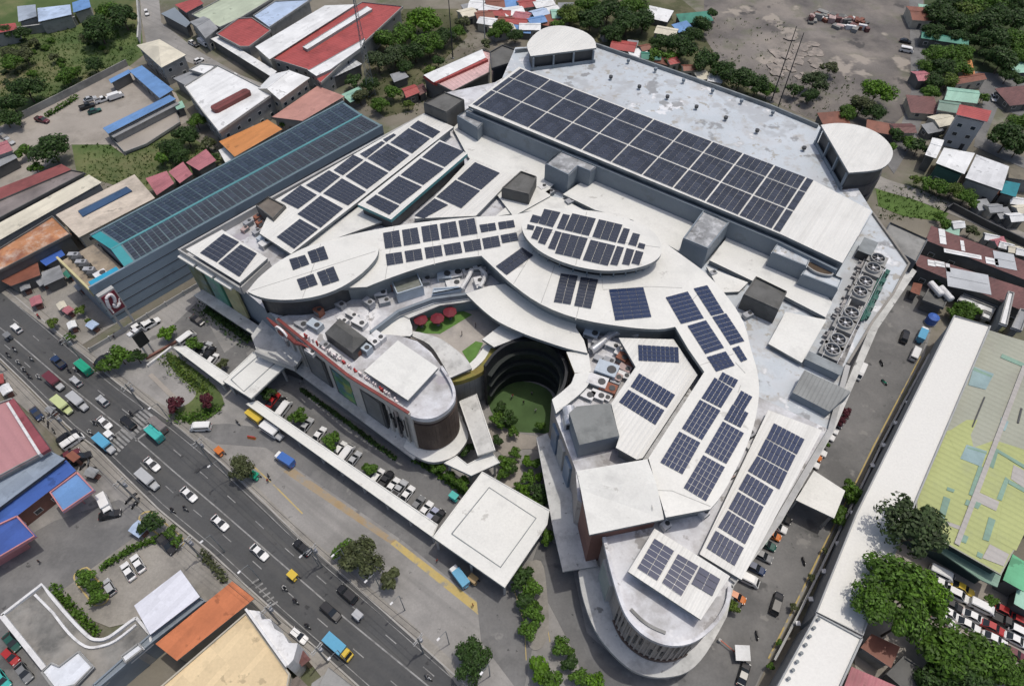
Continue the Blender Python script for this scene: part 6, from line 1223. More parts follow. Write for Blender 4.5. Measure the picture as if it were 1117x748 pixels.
trees([(106,30,17,'dark','dark dense tree at the field corner under the far street wall'), (133,17,15,'dark','dark tree beside the far street at the frame top'), (120,14,13,'mid','mid green tree between the two dark field trees'), (98,40,9,'olive','olive bush below the dark field trees'),
       (26,60,10,'olive','wide olive bush in the middle of the grass field'), (12,68,10,'mid','green bush at the frame edge of the grass field'), (10,58,8,'olive','thin olive bush at the frame edge of the field'), (103,70,10,'dark','round dark bush by the blue canopy'), (58,62,5,'olive','tiny bush alone in the grass field'), (36,46,5,'olive','small bush near the boundary wall'),
       (72,83,11,'mid','spreading bush by the yard wall'), (82,78,7,'mid','small bush beside the spreading one'), (28,96,16,'dark','largest dark tree by the yard wall'), (12,112,13,'dark','dark tree at the lower field edge'), (4,128,11,'dark','dark tree in the field corner at the frame edge'), (18,130,8,'dark','low dark shrub mass by the yard gate'), (8,34,9,'dark','dark shrubs under the red roofed house'), (24,36,8,'dark','dark shrubs along the boundary wall'),
       (54,161,18,'dark','big round dark tree in the pale yard'), (25,164,9,'mid','small tree between yard cars and the round tree'), (38,183,7,'mid','shrub before the dark red roof')], 'trees round the grass field')
trees([(187,160,12,'dark','dark tree behind the pink roofed houses'), (203,148,13,'dark','tall dark tree beneath the white warehouse corner'), (214,132,9,'mid','tree touching the green kiosk'), (226,157,8,'olive','thin tree by the orange roofed shed'), (176,172,9,'mid','bright edged tree at the grass patch'), (196,170,10,'dark','low dark tree against the pink roofs'), (232,172,6,'dark','small tree beside the tiny white lean-to'), (318,124,7,'lime','yellow green tree between orange and salmon roofs'), (311,133,6,'mid','small green tree under the yellow green one')], 'trees behind the grey shed')
trees([(412,66,13,'grey','grey leaved tree beside the lattice mast'), (420,42,13,'mid','tree over the edge of the red warehouse'), (404,92,9,'dark','dark tree at the foot of the lattice mast'), (430,60,13,'grey','greyish tree in the middle of the warehouse grove'), (441,38,15,'mid','mid green tree of the warehouse grove'), (462,23,17,'bright','bright tall tree in the warehouse grove'), (452,55,13,'dark','dark tree of the warehouse grove'), (468,48,15,'mid','full tree below the bright tall one'), (484,40,11,'dark','dark tree by the dark pole'), (442,72,9,'dark','low dark tree by the striped shed'), (478,66,8,'dark','dark tree above the striped shed'), (498,34,8,'mid','small tree past the dark pole'), (505,24,7,'olive','olive bush on the bare slope'), (392,105,9,'olive','olive tree at the end of the grey shed'), (414,113,9,'mid','loose tree past the end of the grey shed'), (428,100,8,'mid','small tree by the clearing'), (445,113,6,'lime','palm like bush by the red roofed hut'), (470,78,7,'lime','yellow green bush beside the striped shed'), (386,88,8,'dark','dark tree under the striped lean-to'), (530,47,7,'olive','olive bush by the pale pole'), (548,30,10,'mid','wide bush under the crowded huts'), (562,38,8,'dark','dark bush by the half round house'), (540,36,8,'mid','bush on the bare slope below the huts')], 'trees behind the west strips')
trees([(622,16,13,'lime','yellow green tree just behind the half round house'), (608,28,7,'mid','small tree behind the half round house'), (644,22,14,'dark','dark tree next to the yellow green one'), (663,12,16,'dark','tall dark tree at the far edge of the parapet wood'), (684,24,16,'dark','full dark tree in the parapet wood'), (702,22,14,'dark','dark tree near the white roofed hut'), (668,36,12,'dark','dark tree above the red roofed hut'), (690,8,14,'mid','mid green tree at the frame top of the parapet wood'), (640,6,12,'mid','mid green tree behind the dark ones at the frame top'), (722,46,11,'dark','dark tree beyond the red roofed hut'), (742,50,16,'dark','big dark tree over the parapet huts'), (766,26,11,'dark','dark tree shading the long green hut'), (756,38,10,'dark','dark tree at the yard edge'), (732,62,8,'mid','tree at the rust hut behind the parapet'), (770,66,15,'dark','broad dark tree along the yard edge'), (790,78,13,'dark','dark tree before the bare yard'), (808,84,15,'dark','largest dark tree before the bare yard'), (826,92,13,'dark','dark tree by the thin poles'), (838,98,9,'mid','low tree at the end of the yard edge'), (714,60,8,'mid','shrub above the white hut'), (777,14,7,'dark','small dark tree at the yard corner')], 'trees behind the back parapet')
trees([(889,88,13,'grey','scruffy grey tree rising before the bare yard'), (905,74,8,'olive','thin leaning branch tree of the scruffy pair'), (884,104,9,'dark','dark low tree under the scruffy one'), (868,98,8,'dark','dark tree by the pale posts'), (957,99,16,'bright','bright green round tree at the lane corner'), (940,114,13,'olive','olive tree beside the bright green one'), (955,122,11,'dark','dark tree under the bright green one'), (924,122,10,'mid','tree behind the round tower'), (978,146,9,'dark','dark tree beside the round tower'), (992,156,8,'mid','light tree past the round tower'), (1002,160,9,'dark','dark tree at the white shed'), (972,160,7,'mid','shrub hugging the round tower')], 'trees at the lane corner')
wood = []
wr = random.Random(8)
for x, y, r_ in ((1024,14,14), (1042,22,13), (1055,14,14), (1072,24,15), (1090,18,16), (1108,22,15), (1018,34,11), (1044,40,10), (1066,44,10), (1088,42,15), (1108,44,15), (1094,64,16), (1112,62,11), (1020,58,12), (1036,60,12), (1050,58,11), (1012,72,9), (1030,74,12), (1045,74,12), (1020,88,10), (1036,88,10), (1078,60,9), (1100,82,9), (1112,88,7), (1016,100,9), (1060,4,14), (1082,2,14), (1105,2,14), (1036,2,14), (1056,30,10)):
    k = wr.choice(('dark', 'dark', 'dark', 'mid')); k = 'lime' if (x, y) in ((1055,14), (1036,88)) else k
    wood.append((x, y, r_, k))
wl = ['by the mint hut at the lane end', 'behind the mint hut', 'with yellow green top', 'past the yellow green one', 'deep in the wood, top', 'at the frame corner', 'beside the lane parked van', 'over the teal green hut', 'past the teal green hut', 'broad one in the middle of the wood', 'broad one at the frame edge', 'largest, above the village street', 'at the mint hut by the frame edge', 'first in the row along the lane', 'second in the row along the lane', 'third in the row along the lane', 'small one hanging over the lane', 'before the salmon strip', 'beside the salmon strip', 'by the pink hut', 'yellow green, behind the mint roofed house', 'small one at the far side of the salmon strip', 'near the brown house by the street', 'lowest at the frame edge by the street', 'beside the maroon hut', 'at the frame top, second', 'at the frame top, third', 'at the frame top, last', 'at the frame top, first', 'between the two yellow green ones']
for (x, y, r_, k), lb in zip(wood, wl): tree(x, y, r_, k, 'tree of the far wood, ' + lb, 'trees of the far wood')
trees([(1100,150,18,'dark','big dark tree by the village street curve'), (1115,134,13,'mid','tree at the frame edge on the village street'), (1112,160,12,'dark','dark tree below the village street curve'), (1072,106,6,'mid','small tree beside the mint roofed house')], 'trees on the village street')
trees([(1012,200,8,'mid','first shrub along the creek bank from the stair block'), (1026,204,10,'mid','second shrub along the creek bank'), (1040,207,10,'lime','yellowish third shrub along the creek bank'), (1054,214,10,'mid','fourth shrub along the creek bank'), (1062,222,7,'mid','last shrub along the creek bank'), (1000,196,6,'lime','pale shrub by the creek path start'), (1032,244,7,'mid','shrub behind the creek wall'), (1060,251,8,'olive','olive shrub between shanties and maroon roof'), (1025,236,5,'mid','small shrub at the creek bend'), (1014,292,8,'mid','shrub over the end of the nearer maroon shed'), (1024,300,11,'dark','dark tree before the nearer maroon shed'), (1038,306,9,'mid','tree beside the dark service hut'), (1002,296,8,'dark','dark shrub by the rust lean-to'), (1044,313,6,'lime','light shrub by the trailer shed'), (1054,339,12,'mid','round tree at the head of the white strip'), (1040,342,7,'mid','small tree at the corner of the white strip'), (1106,333,6,'mid','shrub between the narrow blocks')], 'trees along the creek and maroon sheds')
trees([(929,534,11,'mid','upper of two trees beside the loading canopy'), (934,545,8,'mid','small tree between fence and loading canopy'), (915,562,12,'mid','lower of two trees beside the loading canopy'), (922,450,7,'maroon','larger maroon leaved shrub by the east road'), (915,458,6,'maroon','smaller maroon leaved shrub by the east road'), (900,484,5,'mid','small tree between the east parked cars'), (800,662,7,'lime','yellow green shrub at the south lobe corner'), (778,688,5,'lime','low shrub by the ramp gate'), (900,600,4,'olive','dry shrub on the fence verge'), (885,630,4,'olive','second dry shrub on the fence verge'), (866,662,4,'olive','third dry shrub on the fence verge'), (850,700,4,'mid','green shrub low on the fence verge'), (840,726,4,'mid','last green shrub on the fence verge')], 'trees along the east road')
trees([(998,573,32,'grey','very large dark greyish tree at the foot of the patchwork hall', 14), (980,634,30,'mid','huge bright topped tree over the white strip, upper part', 12), (1003,642,24,'bright','bright green tree beside the car lot vans', 12), (955,656,24,'mid','green tree reaching over the white strip edge', 12.5), (992,674,24,'mid','green tree above the rust brown house', 11), (1018,662,16,'mid','green tree at the edge of the parked cars', 8), (1036,712,32,'mid','large green tree in the corner of the car lot'), (1072,716,26,'mid','green tree in the middle of the lower car lot'), (1060,745,26,'dark','dark green tree at the frame bottom in the car lot'), (1098,738,20,'mid','green tree near the white car at the frame corner'), (1020,748,22,'dark','dark tree at the frame bottom by the grey yard roof'), (1116,735,12,'mid','green tree at the frame corner'), (1082,655,6,'mid','small tree between the car lot and teal shed')], 'big trees of the car lot')
trees([(546,444,8,'dark','dark tree under the footbridge head'), (553,457,9,'dark','dark tree at the edge of the turf courtyard'), (543,458,8,'mid','tree between the footbridge and the courtyard turf'), (590,464,6,'mid','small tree at the far corner of the courtyard turf'), (552,504,9,'mid','tree in the garden beside the footbridge end'), (548,517,6,'mid','lower garden tree by the bent walkway'), (575,503,7,'bright','bright shrub by the garden path'), (577,520,8,'mid','garden tree before the canopy corner'), (588,536,10,'dark','dark garden tree by the south walkway roof'), (592,548,7,'dark','lower dark tree by the south walkway roof'), (566,530,5,'mid','tiny garden tree near the canopy edge'), (478,507,8,'mid','first shrub under the louvred end'), (491,519,8,'mid','second shrub under the louvred end'), (505,528,8,'mid','third shrub under the louvred end'), (508,489,8,'dark','dark shrub between louvred end and footbridge'), (597,585,9,'mid','tree at the far corner of the square canopy'), (556,512,7,'dark','inner garden tree behind the bent walkway'), (562,494,6,'mid','small garden tree at the path bend'), (584,505,7,'mid','garden tree by the south walkway head'), (571,533,7,'bright','bright garden tree in the middle of the lower garden'), (580,548,7,'mid','lower garden tree against the canopy edge'), (543,480,7,'dark','dark tree tucked beside the footbridge'), (560,470,6,'mid','tree at the lower rim of the courtyard turf'), (597,497,6,'dark','dark tree against the south wing wall'), (588,520,6,'bright','bright low tree beside the south walkway')], 'courtyard and garden trees')
trees([(568,628,13,'dark','first tree of the green island below the square canopy'), (580,640,10,'mid','second tree of the green island'), (574,655,12,'dark','third tree of the green island'), (583,668,11,'mid','fourth tree of the green island'), (578,686,10,'mid','last tree of the green island'), (588,728,14,'bright','bright tree at the bottom by the avenue drive'), (600,744,12,'mid','tree at the frame bottom by the avenue drive'), (614,706,10,'mid','slender tree by the ramp'), (622,722,10,'dark','dark tree by the ramp'), (630,738,9,'mid','tree by the ramp at the frame bottom'), (648,745,10,'bright','bright tree beside the ramp arrow')], 'trees of the drive island')
trees([(264,511,15,'olive','sparse olive tree at the avenue kerb by the yellow tricycle'), (392,607,21,'olive','wide olive green tree at the avenue kerb'), (376,600,11,'mid','greener part tree beside the wide olive one'), (425,632,13,'olive','thin sparse tree next to the wide olive one'), (515,717,19,'dark','round dark green tree at the end of the avenue kerb'), (130,388,12,'mid','spreading tree at the mall driveway mouth'), (148,388,10,'dark','dark round tree behind the black billboard'), (114,400,8,'mid','tree at the avenue corner of the driveway'), (183,363,8,'bright','clipped bright green shrub by the driveway'), (225,436,9,'maroon','larger maroon leaved tree by the forecourt'), (190,442,9,'maroon','smaller maroon leaved tree by the forecourt'), (211,376,8,'mid','tree among the vans by the short walkway'), (243,396,7,'olive','bush at the corner of the drive through canopy'), (324,454,9,'mid','parking tree beside the white van and silver car'), (361,481,9,'mid','parking tree in the middle of the row'), (404,511,9,'mid','parking tree before the black pickup'), (292,428,8,'dark','dark tree under the edge of the drive through canopy'), (164,570,11,'dark','dark clipped tree at the restaurant car park corner'), (186,580,8,'mid','clipped tree by the restaurant entrance'), (194,589,6,'mid','small clipped tree by the avenue'), (93,629,9,'mid','first of three clipped shrubs in the yellow edged bed'), (102,639,8,'mid','second of three clipped shrubs in the yellow edged bed'), (108,651,9,'mid','third of three clipped shrubs in the yellow edged bed'), (88,338,5,'lime','yellow green bush among the market stalls'), (96,350,4,'lime','second bush among the market stalls'), (57,353,6,'lime','bush in the paved yard by the avenue'), (76,368,5,'mid','bush at the corner of the paved yard')], 'trees along the avenue front')
br_ = random.Random(31)
for i in range(34):
    x, y = br_.uniform(0, 138), br_.uniform(42, 92)
    if y < 110-.36*x: tree(x, y, br_.uniform(2.2, 4.5), br_.choice(('olive', 'mid', 'grey')), 'low wild bush dotted over the rough grass field', 'wild bushes of the grass field', .7, 'shrub')
def hedge(pts, w, h, kind, label):
    q = W(pts, 0); o = Vector((cen(q).x, cen(q).y, 0)); t = thing('hedge', label, 'hedge', o); r = random.Random(len(label)); q = resample(q, max(4, int(sum((q[i+1]-q[i]).length for i in range(len(q)-1))*1.2)))
    vs, fs = [], []
    for p in q:
        for k in range(34):
            c = Vector((p.x-o.x+r.uniform(-w, w)/2, p.y-o.y+r.uniform(-w, w)/2, h*(1-r.random()**2))); nn = Vector((r.uniform(-1, 1), r.uniform(-1, 1), r.uniform(.1, 1.4))).normalized()
            a = nn.cross(Vector((r.uniform(-1, 1), r.uniform(-1, 1), .3))).normalized(); b = nn.cross(a); s = r.uniform(.2, .42); n0 = len(vs); vs += [c+a*s, c+b*s*.6, c-a*s, c-b*s*.6]; fs.append((n0, n0+1, n0+2, n0+3))
    me = bpy.data.meshes.new('foliage'); me.from_pydata(vs, [], fs); me.materials.append(LM[kind]); ob = bpy.data.objects.new('foliage', me); COL.objects.link(ob); ob.parent = t
    m = M(o); strip(m, q, w*.3, 0, h*.3); m.build('stem', LM['dark'], t)
hedge(PP(224,338, 250,356, 272,372), 4.5, 1.8, 'dark', 'long dark hedge under the weathered drop-off canopy')
hedge(PP(114,620, 128,610, 150,597, 180,586), 1.4, 1.2, 'mid', 'hedge dividing the restaurant car park')
hedge(PP(60,642, 75,658, 92,676, 106,690), 1.6, 1.1, 'mid', 'hedge strip beside the curved restaurant parapet')
hedge(PP(183,390, 196,404, 211,416, 226,428), 3.6, .7, 'lime', 'thin yellowish shrub strip behind the short walkway')
hedge(PP(192,456, 212,457, 236,447), 3.0, 1.0, 'mid', 'low hedge round the maroon leaved trees')
hedge(PP(452,502, 470,512, 492,528, 510,540), 1.2, .8, 'mid', 'narrow hedge at the foot of the curved louvred end')
hedge(PP(222,604, 236,620, 246,632), 1.4, 1.1, 'olive', 'dry hedge at the avenue before the orange roof')
hedge(PP(52,128, 78,112, 84,108), 1.6, 1.4, 'mid', 'clipped hedge along the pale yard wall')
hedge(PP(330,426, 380,462, 430,500), .9, .6, 'dark', 'very low planting strip at the base of the front wing')
# ------------------------------------------------------------------ vehicles
TYRE = mk('tyre_rubber', (.018, .018, .018), .8, 0, 1, fine=0, local=True); LAMP = mk('lamp_glass', (.75, .75, .72), .2, 0, 1, fine=0, local=True); TAIL = mk('tail_lamp_red', (.35, .02, .02), .3, 0, 1, fine=0, local=True)
GLS = mk('vehicle_glass', (.018, .022, .026), .08, 0, 1, fine=0, local=True, spec=.6); TRIM = mk('vehicle_trim', (.04, .04, .042), .6, 0, 1, fine=0, local=True); SKIN = mk('skin', (.30, .17, .11), .6, 0, 1, fine=0, local=True)
PAINT = {'white': (.74, .74, .73), 'silver': (.42, .43, .44), 'grey': (.19, .195, .20), 'black': (.018, .018, .02), 'dark blue': (.02, .04, .10), 'red': (.38, .03, .03), 'maroon': (.13, .03, .04), 'yellow': (.62, .44, .05), 'orange': (.55, .16, .03), 'green': (.02, .32, .19), 'teal': (.06, .42, .38), 'light blue': (.10, .34, .52), 'blue': (.05, .14, .42), 'pale green': (.50, .56, .28), 'lilac': (.34, .36, .47), 'brown': (.21, .19, .18), 'tan': (.38, .26, .12), 'dark green': (.02, .09, .07)}
def paint(c): return mk('paint_'+c.replace(' ', '_'), PAINT[c], .28, .03, 1.5, local=True, spec=.5, fine=.03)
def loft(m, st, mi=0):
    """body from stations (x, zbottom, ztop, halfwidth) with chamfered shoulders"""
    rings = []
    for x, zb_, zt, hw in st:
        c = min(.16, (zt-zb_)*.3); rings.append([(x, -hw*.94, zb_), (x, -hw, zb_+c), (x, -hw, zt-c), (x, -hw+c, zt), (x, hw-c, zt), (x, hw, zt-c), (x, hw, zb_+c), (x, hw*.94, zb_)])
    k = 8; vs = [p for r in rings for p in r]; fs = [tuple(range(k-1, -1, -1)), tuple(range((len(rings)-1)*k, len(rings)*k))]
    for i in range(len(rings)-1):
        for j in range(k): fs.append((i*k+j, i*k+(j+1) % k, (i+1)*k+(j+1) % k, (i+1)*k+j))
    return m.add(vs, fs, mi)
def cabin(t, base, top, zb_, zt, bw, tw, names=True):
    """glasshouse: base (x0,x1) and top (x0,x1) rings; four panes as parts, roof skin returned into the body"""
    b = [(base[0], -bw, zb_), (base[1], -bw, zb_), (base[1], bw, zb_), (base[0], bw, zb_)]; u = [(top[0], -tw, zt), (top[1], -tw, zt), (top[1], tw, zt), (top[0], tw, zt)]
    for nm, i in (('side_window', 0), ('windscreen', 1), ('side_window', 2), ('rear_window', 3)):
        j = (i+1) % 4; m = M(); q = [Vector(b[i]), Vector(b[j]), Vector(u[j]), Vector(u[i])]; c = sum(q, Vector())/4; n_ = (q[1]-q[0]).cross(q[3]-q[0]).normalized()*.03
        m.add([p-n_ for p in q]+[p+n_ for p in q], [(0, 1, 2, 3), (7, 6, 5, 4), (0, 4, 5, 1), (1, 5, 6, 2), (2, 6, 7, 3), (3, 7, 4, 0)]); m.build(nm, GLS, t)
    return u
def wheels(t, xs, hw, r):
    for x in xs:
        for s in (-1, 1): m = M(); m.tube([(x, s*(hw-.2), r), (x, s*(hw+.02), r)], r, 12); m.build('wheel', TYRE, t)
def lamps(t, xf, xr, hw, z):
    for s in (-1, 1):
        m = M(); m.box((xf, s*(hw-.25), z), (.1, .34, .18)); m.build('headlight', LAMP, t)
        m = M(); m.box((xr, s*(hw-.22), z+.08), (.1, .28, .2)); m.build('tail_light', TAIL, t)
PROTO = {}
def vproto(kind, col):
    if (kind, col) in PROTO: return dup(PROTO[(kind, col)], (0, 0, 0), 0, '')
    t = thing('car', '', 'car'); p = paint(col); m = M()
    if kind in ('sedan', 'hatch', 'suv'):
        L_, hw, h = {'sedan': (4.5, .88, 1.46), 'hatch': (3.9, .84, 1.5), 'suv': (4.7, .93, 1.8)}[kind]; a = L_/2; zh = .95 if kind != 'suv' else 1.1; zr = .98 if kind != 'suv' else 1.15
        loft(m, [(-a, .4, zr-.16, hw*.86), (-a+.25, .25, zr, hw*.97), (-a*.4, .22, zr, hw), (a*.4, .22, zh, hw), (a-.35, .25, zh-.14, hw*.96), (a, .42, zh-.28, hw*.82)])
        ba = (-a+.35 if kind == 'sedan' else -a+.12, a*.45); ta = (-a*.42 if kind == 'sedan' else -a+.5, a*.08)
        u = cabin(t, ba, ta, zr-.03, h, hw*.93, hw*.72); m.box(((ta[0]+ta[1])/2, 0, h), (ta[1]-ta[0]+.1, hw*1.5, .09))
        for x0, x1 in ((ba[0], ta[0]), (ba[1], ta[1])):
            for s in (-1, 1): m.tube([(x0, s*hw*.93, zr-.05), (x1, s*hw*.73, h)], .055, 4)
        wheels(t, (-a*.6, a*.62), hw, .33 if kind != 'suv' else .38); lamps(t, a-.12, -a+.08, hw, .68)
    elif kind == 'pickup':
        loft(m, [(-2.6, .5, 1.0, .86), (-2.5, .4, 1.08, .92), (-.5, .35, 1.08, .93), (1.1, .35, 1.1, .93), (2.3, .4, 1.0, .9), (2.6, .5, .8, .8)])
        u = cabin(t, (-.6, 1.25), (-.45, .5), 1.06, 1.78, .86, .7); m.box((.02, 0, 1.78), (1.05, 1.42, .09)); q = M(); q.box((-1.6, 0, 1.09), (1.75, 1.5, .05)); q.build('cargo_bed', TRIM, t)
        for s in (-1, 1): m.box((-1.6, s*.86, 1.2), (1.9, .1, .3))
        m.box((-2.52, 0, 1.2), (.1, 1.75, .3)); wheels(t, (-1.6, 1.65), .93, .38); lamps(t, 2.48, -2.55, .9, .78)
    elif kind == 'van':
        loft(m, [(-2.4, .4, 1.9, .84), (-2.3, .3, 2.05, .9), (1.2, .3, 2.05, .9), (1.75, .3, 1.75, .9), (2.3, .35, 1.0, .86), (2.45, .4, .8, .8)])
        for s in (-1, 1): q = M(); q.box((-.5, s*.905, 1.55), (3.3, .04, .5)); q.build('side_window', GLS, t)
        q = M(); q.box((1.98, 0, 1.42), (.06, 1.5, .85), 0, 0, Matrix.Rotation(-.65, 3, 'Y')); q.build('windscreen', GLS, t); q = M(); q.box((-2.38, 0, 1.55), (.06, 1.4, .5)); q.build('rear_window', GLS, t)
        wheels(t, (-1.5, 1.5), .9, .36); lamps(t, 2.36, -2.38, .88, .8)
    elif kind == 'jeepney':
        loft(m, [(-3.1, .5, 2.2, .95), (-3.0, .45, 2.35, 1.0), (1.3, .45, 2.35, 1.0), (1.45, .45, 2.2, 1.0)]); q = M(); loft(q, [(1.4, .5, 1.35, .85), (2.7, .5, 1.25, .78), (2.9, .6, 1.1, .7)]); q.build('hood', paint('silver') if col not in ('pale green', 'brown') else p, t)
        q = M(); q.box((-.85, 0, 2.40), (4.4, 2.06, .1)); q.build('roof', p, t)
        for s in (-1, 1): q = M(); q.box((-.8, s*1.0, 1.75), (3.9, .05, .55)); q.build('side_window', GLS, t)
        q = M(); q.box((1.47, 0, 1.72), (.06, 1.7, .6)); q.build('windscreen', GLS, t); wheels(t, (-2.0, 2.0), .95, .42); lamps(t, 2.88, -3.08, .85, .95)
    elif kind in ('truck', 'bluetruck'):
        cabc = {'blue': 'white', 'light blue': 'white', 'white': 'white', 'grey': 'silver'}.get(col, 'white')
        if kind == 'bluetruck': cabc = 'yellow'
        m.box((-.8, 0, 1.75), (4.4, 2.1, 1.9)); m.box((-.8, 0, .65), (4.6, 1.0, .3)); q = M(); loft(q, [(1.5, .5, 2.15, .95), (2.3, .45, 2.15, .95), (2.75, .5, 1.25, .92), (3.1, .55, 1.1, .85)] if kind == 'bluetruck' else [(1.5, .5, 2.2, .98), (2.6, .45, 2.2, .98), (3.05, .5, 1.2, .95)]); q.build('cab', paint(cabc), t)
        q = M(); q.box((2.70 if kind == 'bluetruck' else 2.9, 0, 1.75), (.06, 1.6, .8), 0, 0, Matrix.Rotation(-.4, 3, 'Y')); q.build('windscreen', GLS, t); q = M(); q.box((-.8, 0, 2.71), (4.45, 2.15, .06)); q.build('cargo_roof', p, t); wheels(t, (-2.0, 2.2), 1.0, .45); lamps(t, 3.05, -3.0, .9, .8)
    elif kind == 'tricycle':
        t.name = 'tricycle'; m.tube([(-.9, .5, .55), (-.3, .5, .85), (.2, .5, .8), (.7, .5, .7)], [.12, .2, .18, .1], 8)
        q = M(); loft(q, [(-.9, .3, .95, .42), (.5, .3, .95, .42), (.9, .35, .7, .36)]); 
        for i in range(len(q.v)): q.v[i] = q.v[i]+Vector((0, -.45, 0))
        q.build('sidecar', p, t); q = M(); q.box((-.1, -.15, 1.72), (1.9, 1.5, .08)); q.build('roof', p, t); q = M()
        for x in (-.85, .7):
            for y in (-.8, .45): q.tube([(x, y, .8), (x, y, 1.7)], .03, 4)
        q.build('roof_frame', TRIM, t)
        for x, y in ((-.8, .5), (.85, .5), (-.2, -.85)): q = M(); q.tube([(x, y-.06, .3), (x, y+.06, .3)], .3, 12); q.build('wheel', TYRE, t)
        q = M(); q.tube([(.6, .2, 1.05), (.65, .5, 1.0), (.6, .8, 1.05)], .03, 5); q.build('handlebar', TRIM, t)
    elif kind == 'motorcycle':
        t.name = 'motorcycle'; loft(m, [(-.75, .62, .82, .10), (-.4, .4, .85, .16), (.1, .35, .82, .17), (.5, .55, .95, .12), (.7, .7, .95, .08)])
        q = M(); loft(q, [(-.75, .8, .9, .11), (-.2, .78, .88, .14), (.05, .8, .86, .1)]); q.build('seat', TRIM, t); q = M(); q.tube([(.45, -.36, 1.08), (.55, 0, 1.02), (.45, .36, 1.08)], .025, 5); q.tube([(.55, 0, 1.0), (.75, 0, .35)], .04, 5); q.build('handlebar', TRIM, t)
        for x in (-.62, .74): q = M(); q.tube([(x, -.05, .3), (x, .05, .3)], .3, 12); q.build('wheel', TYRE, t)
        q = M(); q.box((.72, 0, .92), (.08, .16, .16)); q.build('headlight', LAMP, t)
    m.build('body', p, t); PROTO[(kind, col)] = t; return t
CATS = {'sedan': ('car', 'car'), 'hatch': ('car', 'car'), 'suv': ('suv', 'suv'), 'pickup': ('pickup_truck', 'pickup'), 'van': ('van', 'van'), 'jeepney': ('jeepney', 'jeepney'), 'truck': ('truck', 'truck'), 'bluetruck': ('truck', 'truck'), 'tricycle': ('tricycle', 'tricycle'), 'motorcycle': ('motorcycle', 'motorcycle')}
def vehicle(kind, col, x, y, x2, y2, label, group=None, zg=0.02):
    """x, y: middle; (x2, y2) a survey direction the nose points along"""
    t = vproto(kind, col); zc = .7; p = P(x, y, zc); a = P(x+x2, y+y2, zc)-p
    t.location = (p.x, p.y, zg); t.rotation_euler = (0, 0, atan2(a.y, a.x)); t.scale = (.8,)*3 if kind == 'truck' else (.95, .92, .95); t.name = CATS[kind][0]; t['category'] = CATS[kind][1]; t['label'] = label
    if group: t['group'] = group
    elif 'group' in t: del t['group']
    return t
DN, UP_ = (11, 9.6), (-11, -9.6)
AVG = 'vehicles on the avenue'
for k, c, x, y, d, lb in (
    ('hatch', 'white', 18, 358, UP_, 'white car beside the paved yard, highest on the avenue'), ('pickup', 'dark blue', 64, 395, UP_, 'dark blue pickup next to the green roofed jeepney'), ('jeepney', 'green', 91, 401, UP_, 'emerald green roofed jeepney at the driveway mouth'),
    ('jeepney', 'maroon', 61, 418, DN, 'dark maroon jeepney among the motorcycles'), ('hatch', 'silver', 83, 416, UP_, 'silver car with dark roof behind the green jeepney'), ('jeepney', 'pale green', 70, 444, DN, 'pale yellow green jeepney'), ('jeepney', 'silver', 87, 440, DN, 'silver grey jeepney beside the pale green one'),
    ('hatch', 'silver', 112, 437, UP_, 'small silver car alone in the far lanes'), ('sedan', 'white', 114, 461, DN, 'white sedan just before the crosswalk'), ('suv', 'black', 140, 461, UP_, 'black suv leaving the crosswalk'), ('jeepney', 'light blue', 116, 486, DN, 'sky blue jeepney on the crosswalk end'),
    ('jeepney', 'teal', 168, 473, UP_, 'pale teal roofed jeepney waiting at the stop line'), ('jeepney', 'brown', 172, 464, UP_, 'grey brown jeepney waiting at the kerb side of the teal one'), ('jeepney', 'silver', 163, 525, DN, 'long grey jeepney behind the white sedan near the petrol station'), ('sedan', 'white', 166, 506, DN, 'white sedan between crosswalk and grey jeepney'),
    ('sedan', 'white', 206, 539, DN, 'white sedan ahead of the grey jeepney'), ('sedan', 'white', 240, 570, DN, 'white sedan by the restaurant bushes on the avenue'), ('sedan', 'white', 283, 602, DN, 'white sedan by the orange roof on the avenue'), ('sedan', 'black', 330, 597, UP_, 'black car by the lamp post in the far lane'),
    ('suv', 'black', 379, 648, UP_, 'black suv in the far lanes opposite the beige hall'), ('suv', 'black', 361, 667, DN, 'black suv by the median opposite the beige hall'), ('bluetruck', 'light blue', 370, 707, DN, 'blue box truck with a yellow cab'), ('hatch', 'white', 326, 693, (10, 8), 'white car nosing out by the white stepped parapet'),
    ('sedan', 'black', 112, 392, (8, -7), 'black car under the tree at the driveway mouth')):
    vehicle(k, c, x, y, *d, lb, AVG, .13)
for c, x, y, d, lb, dx in (('yellow', 321, 628, DN, 'yellow roofed tricycle at the median', 0), ('grey', 9, 368, UP_, 'grey tricycle on the median line at the frame edge', 0), ('white', 121, 475, DN, 'white roofed tricycle beside the sky blue jeepney', 0), ('silver', 390, 672, UP_, 'silver tricycle near the two black suvs', 0), ('orange', 241, 493, DN, 'orange yellow roofed tricycle at the kerb island', 0)):
    vehicle('tricycle', c, x, y, *d, lb, 'tricycles', .13)
FG = 'vehicles on the forecourt and driveway'
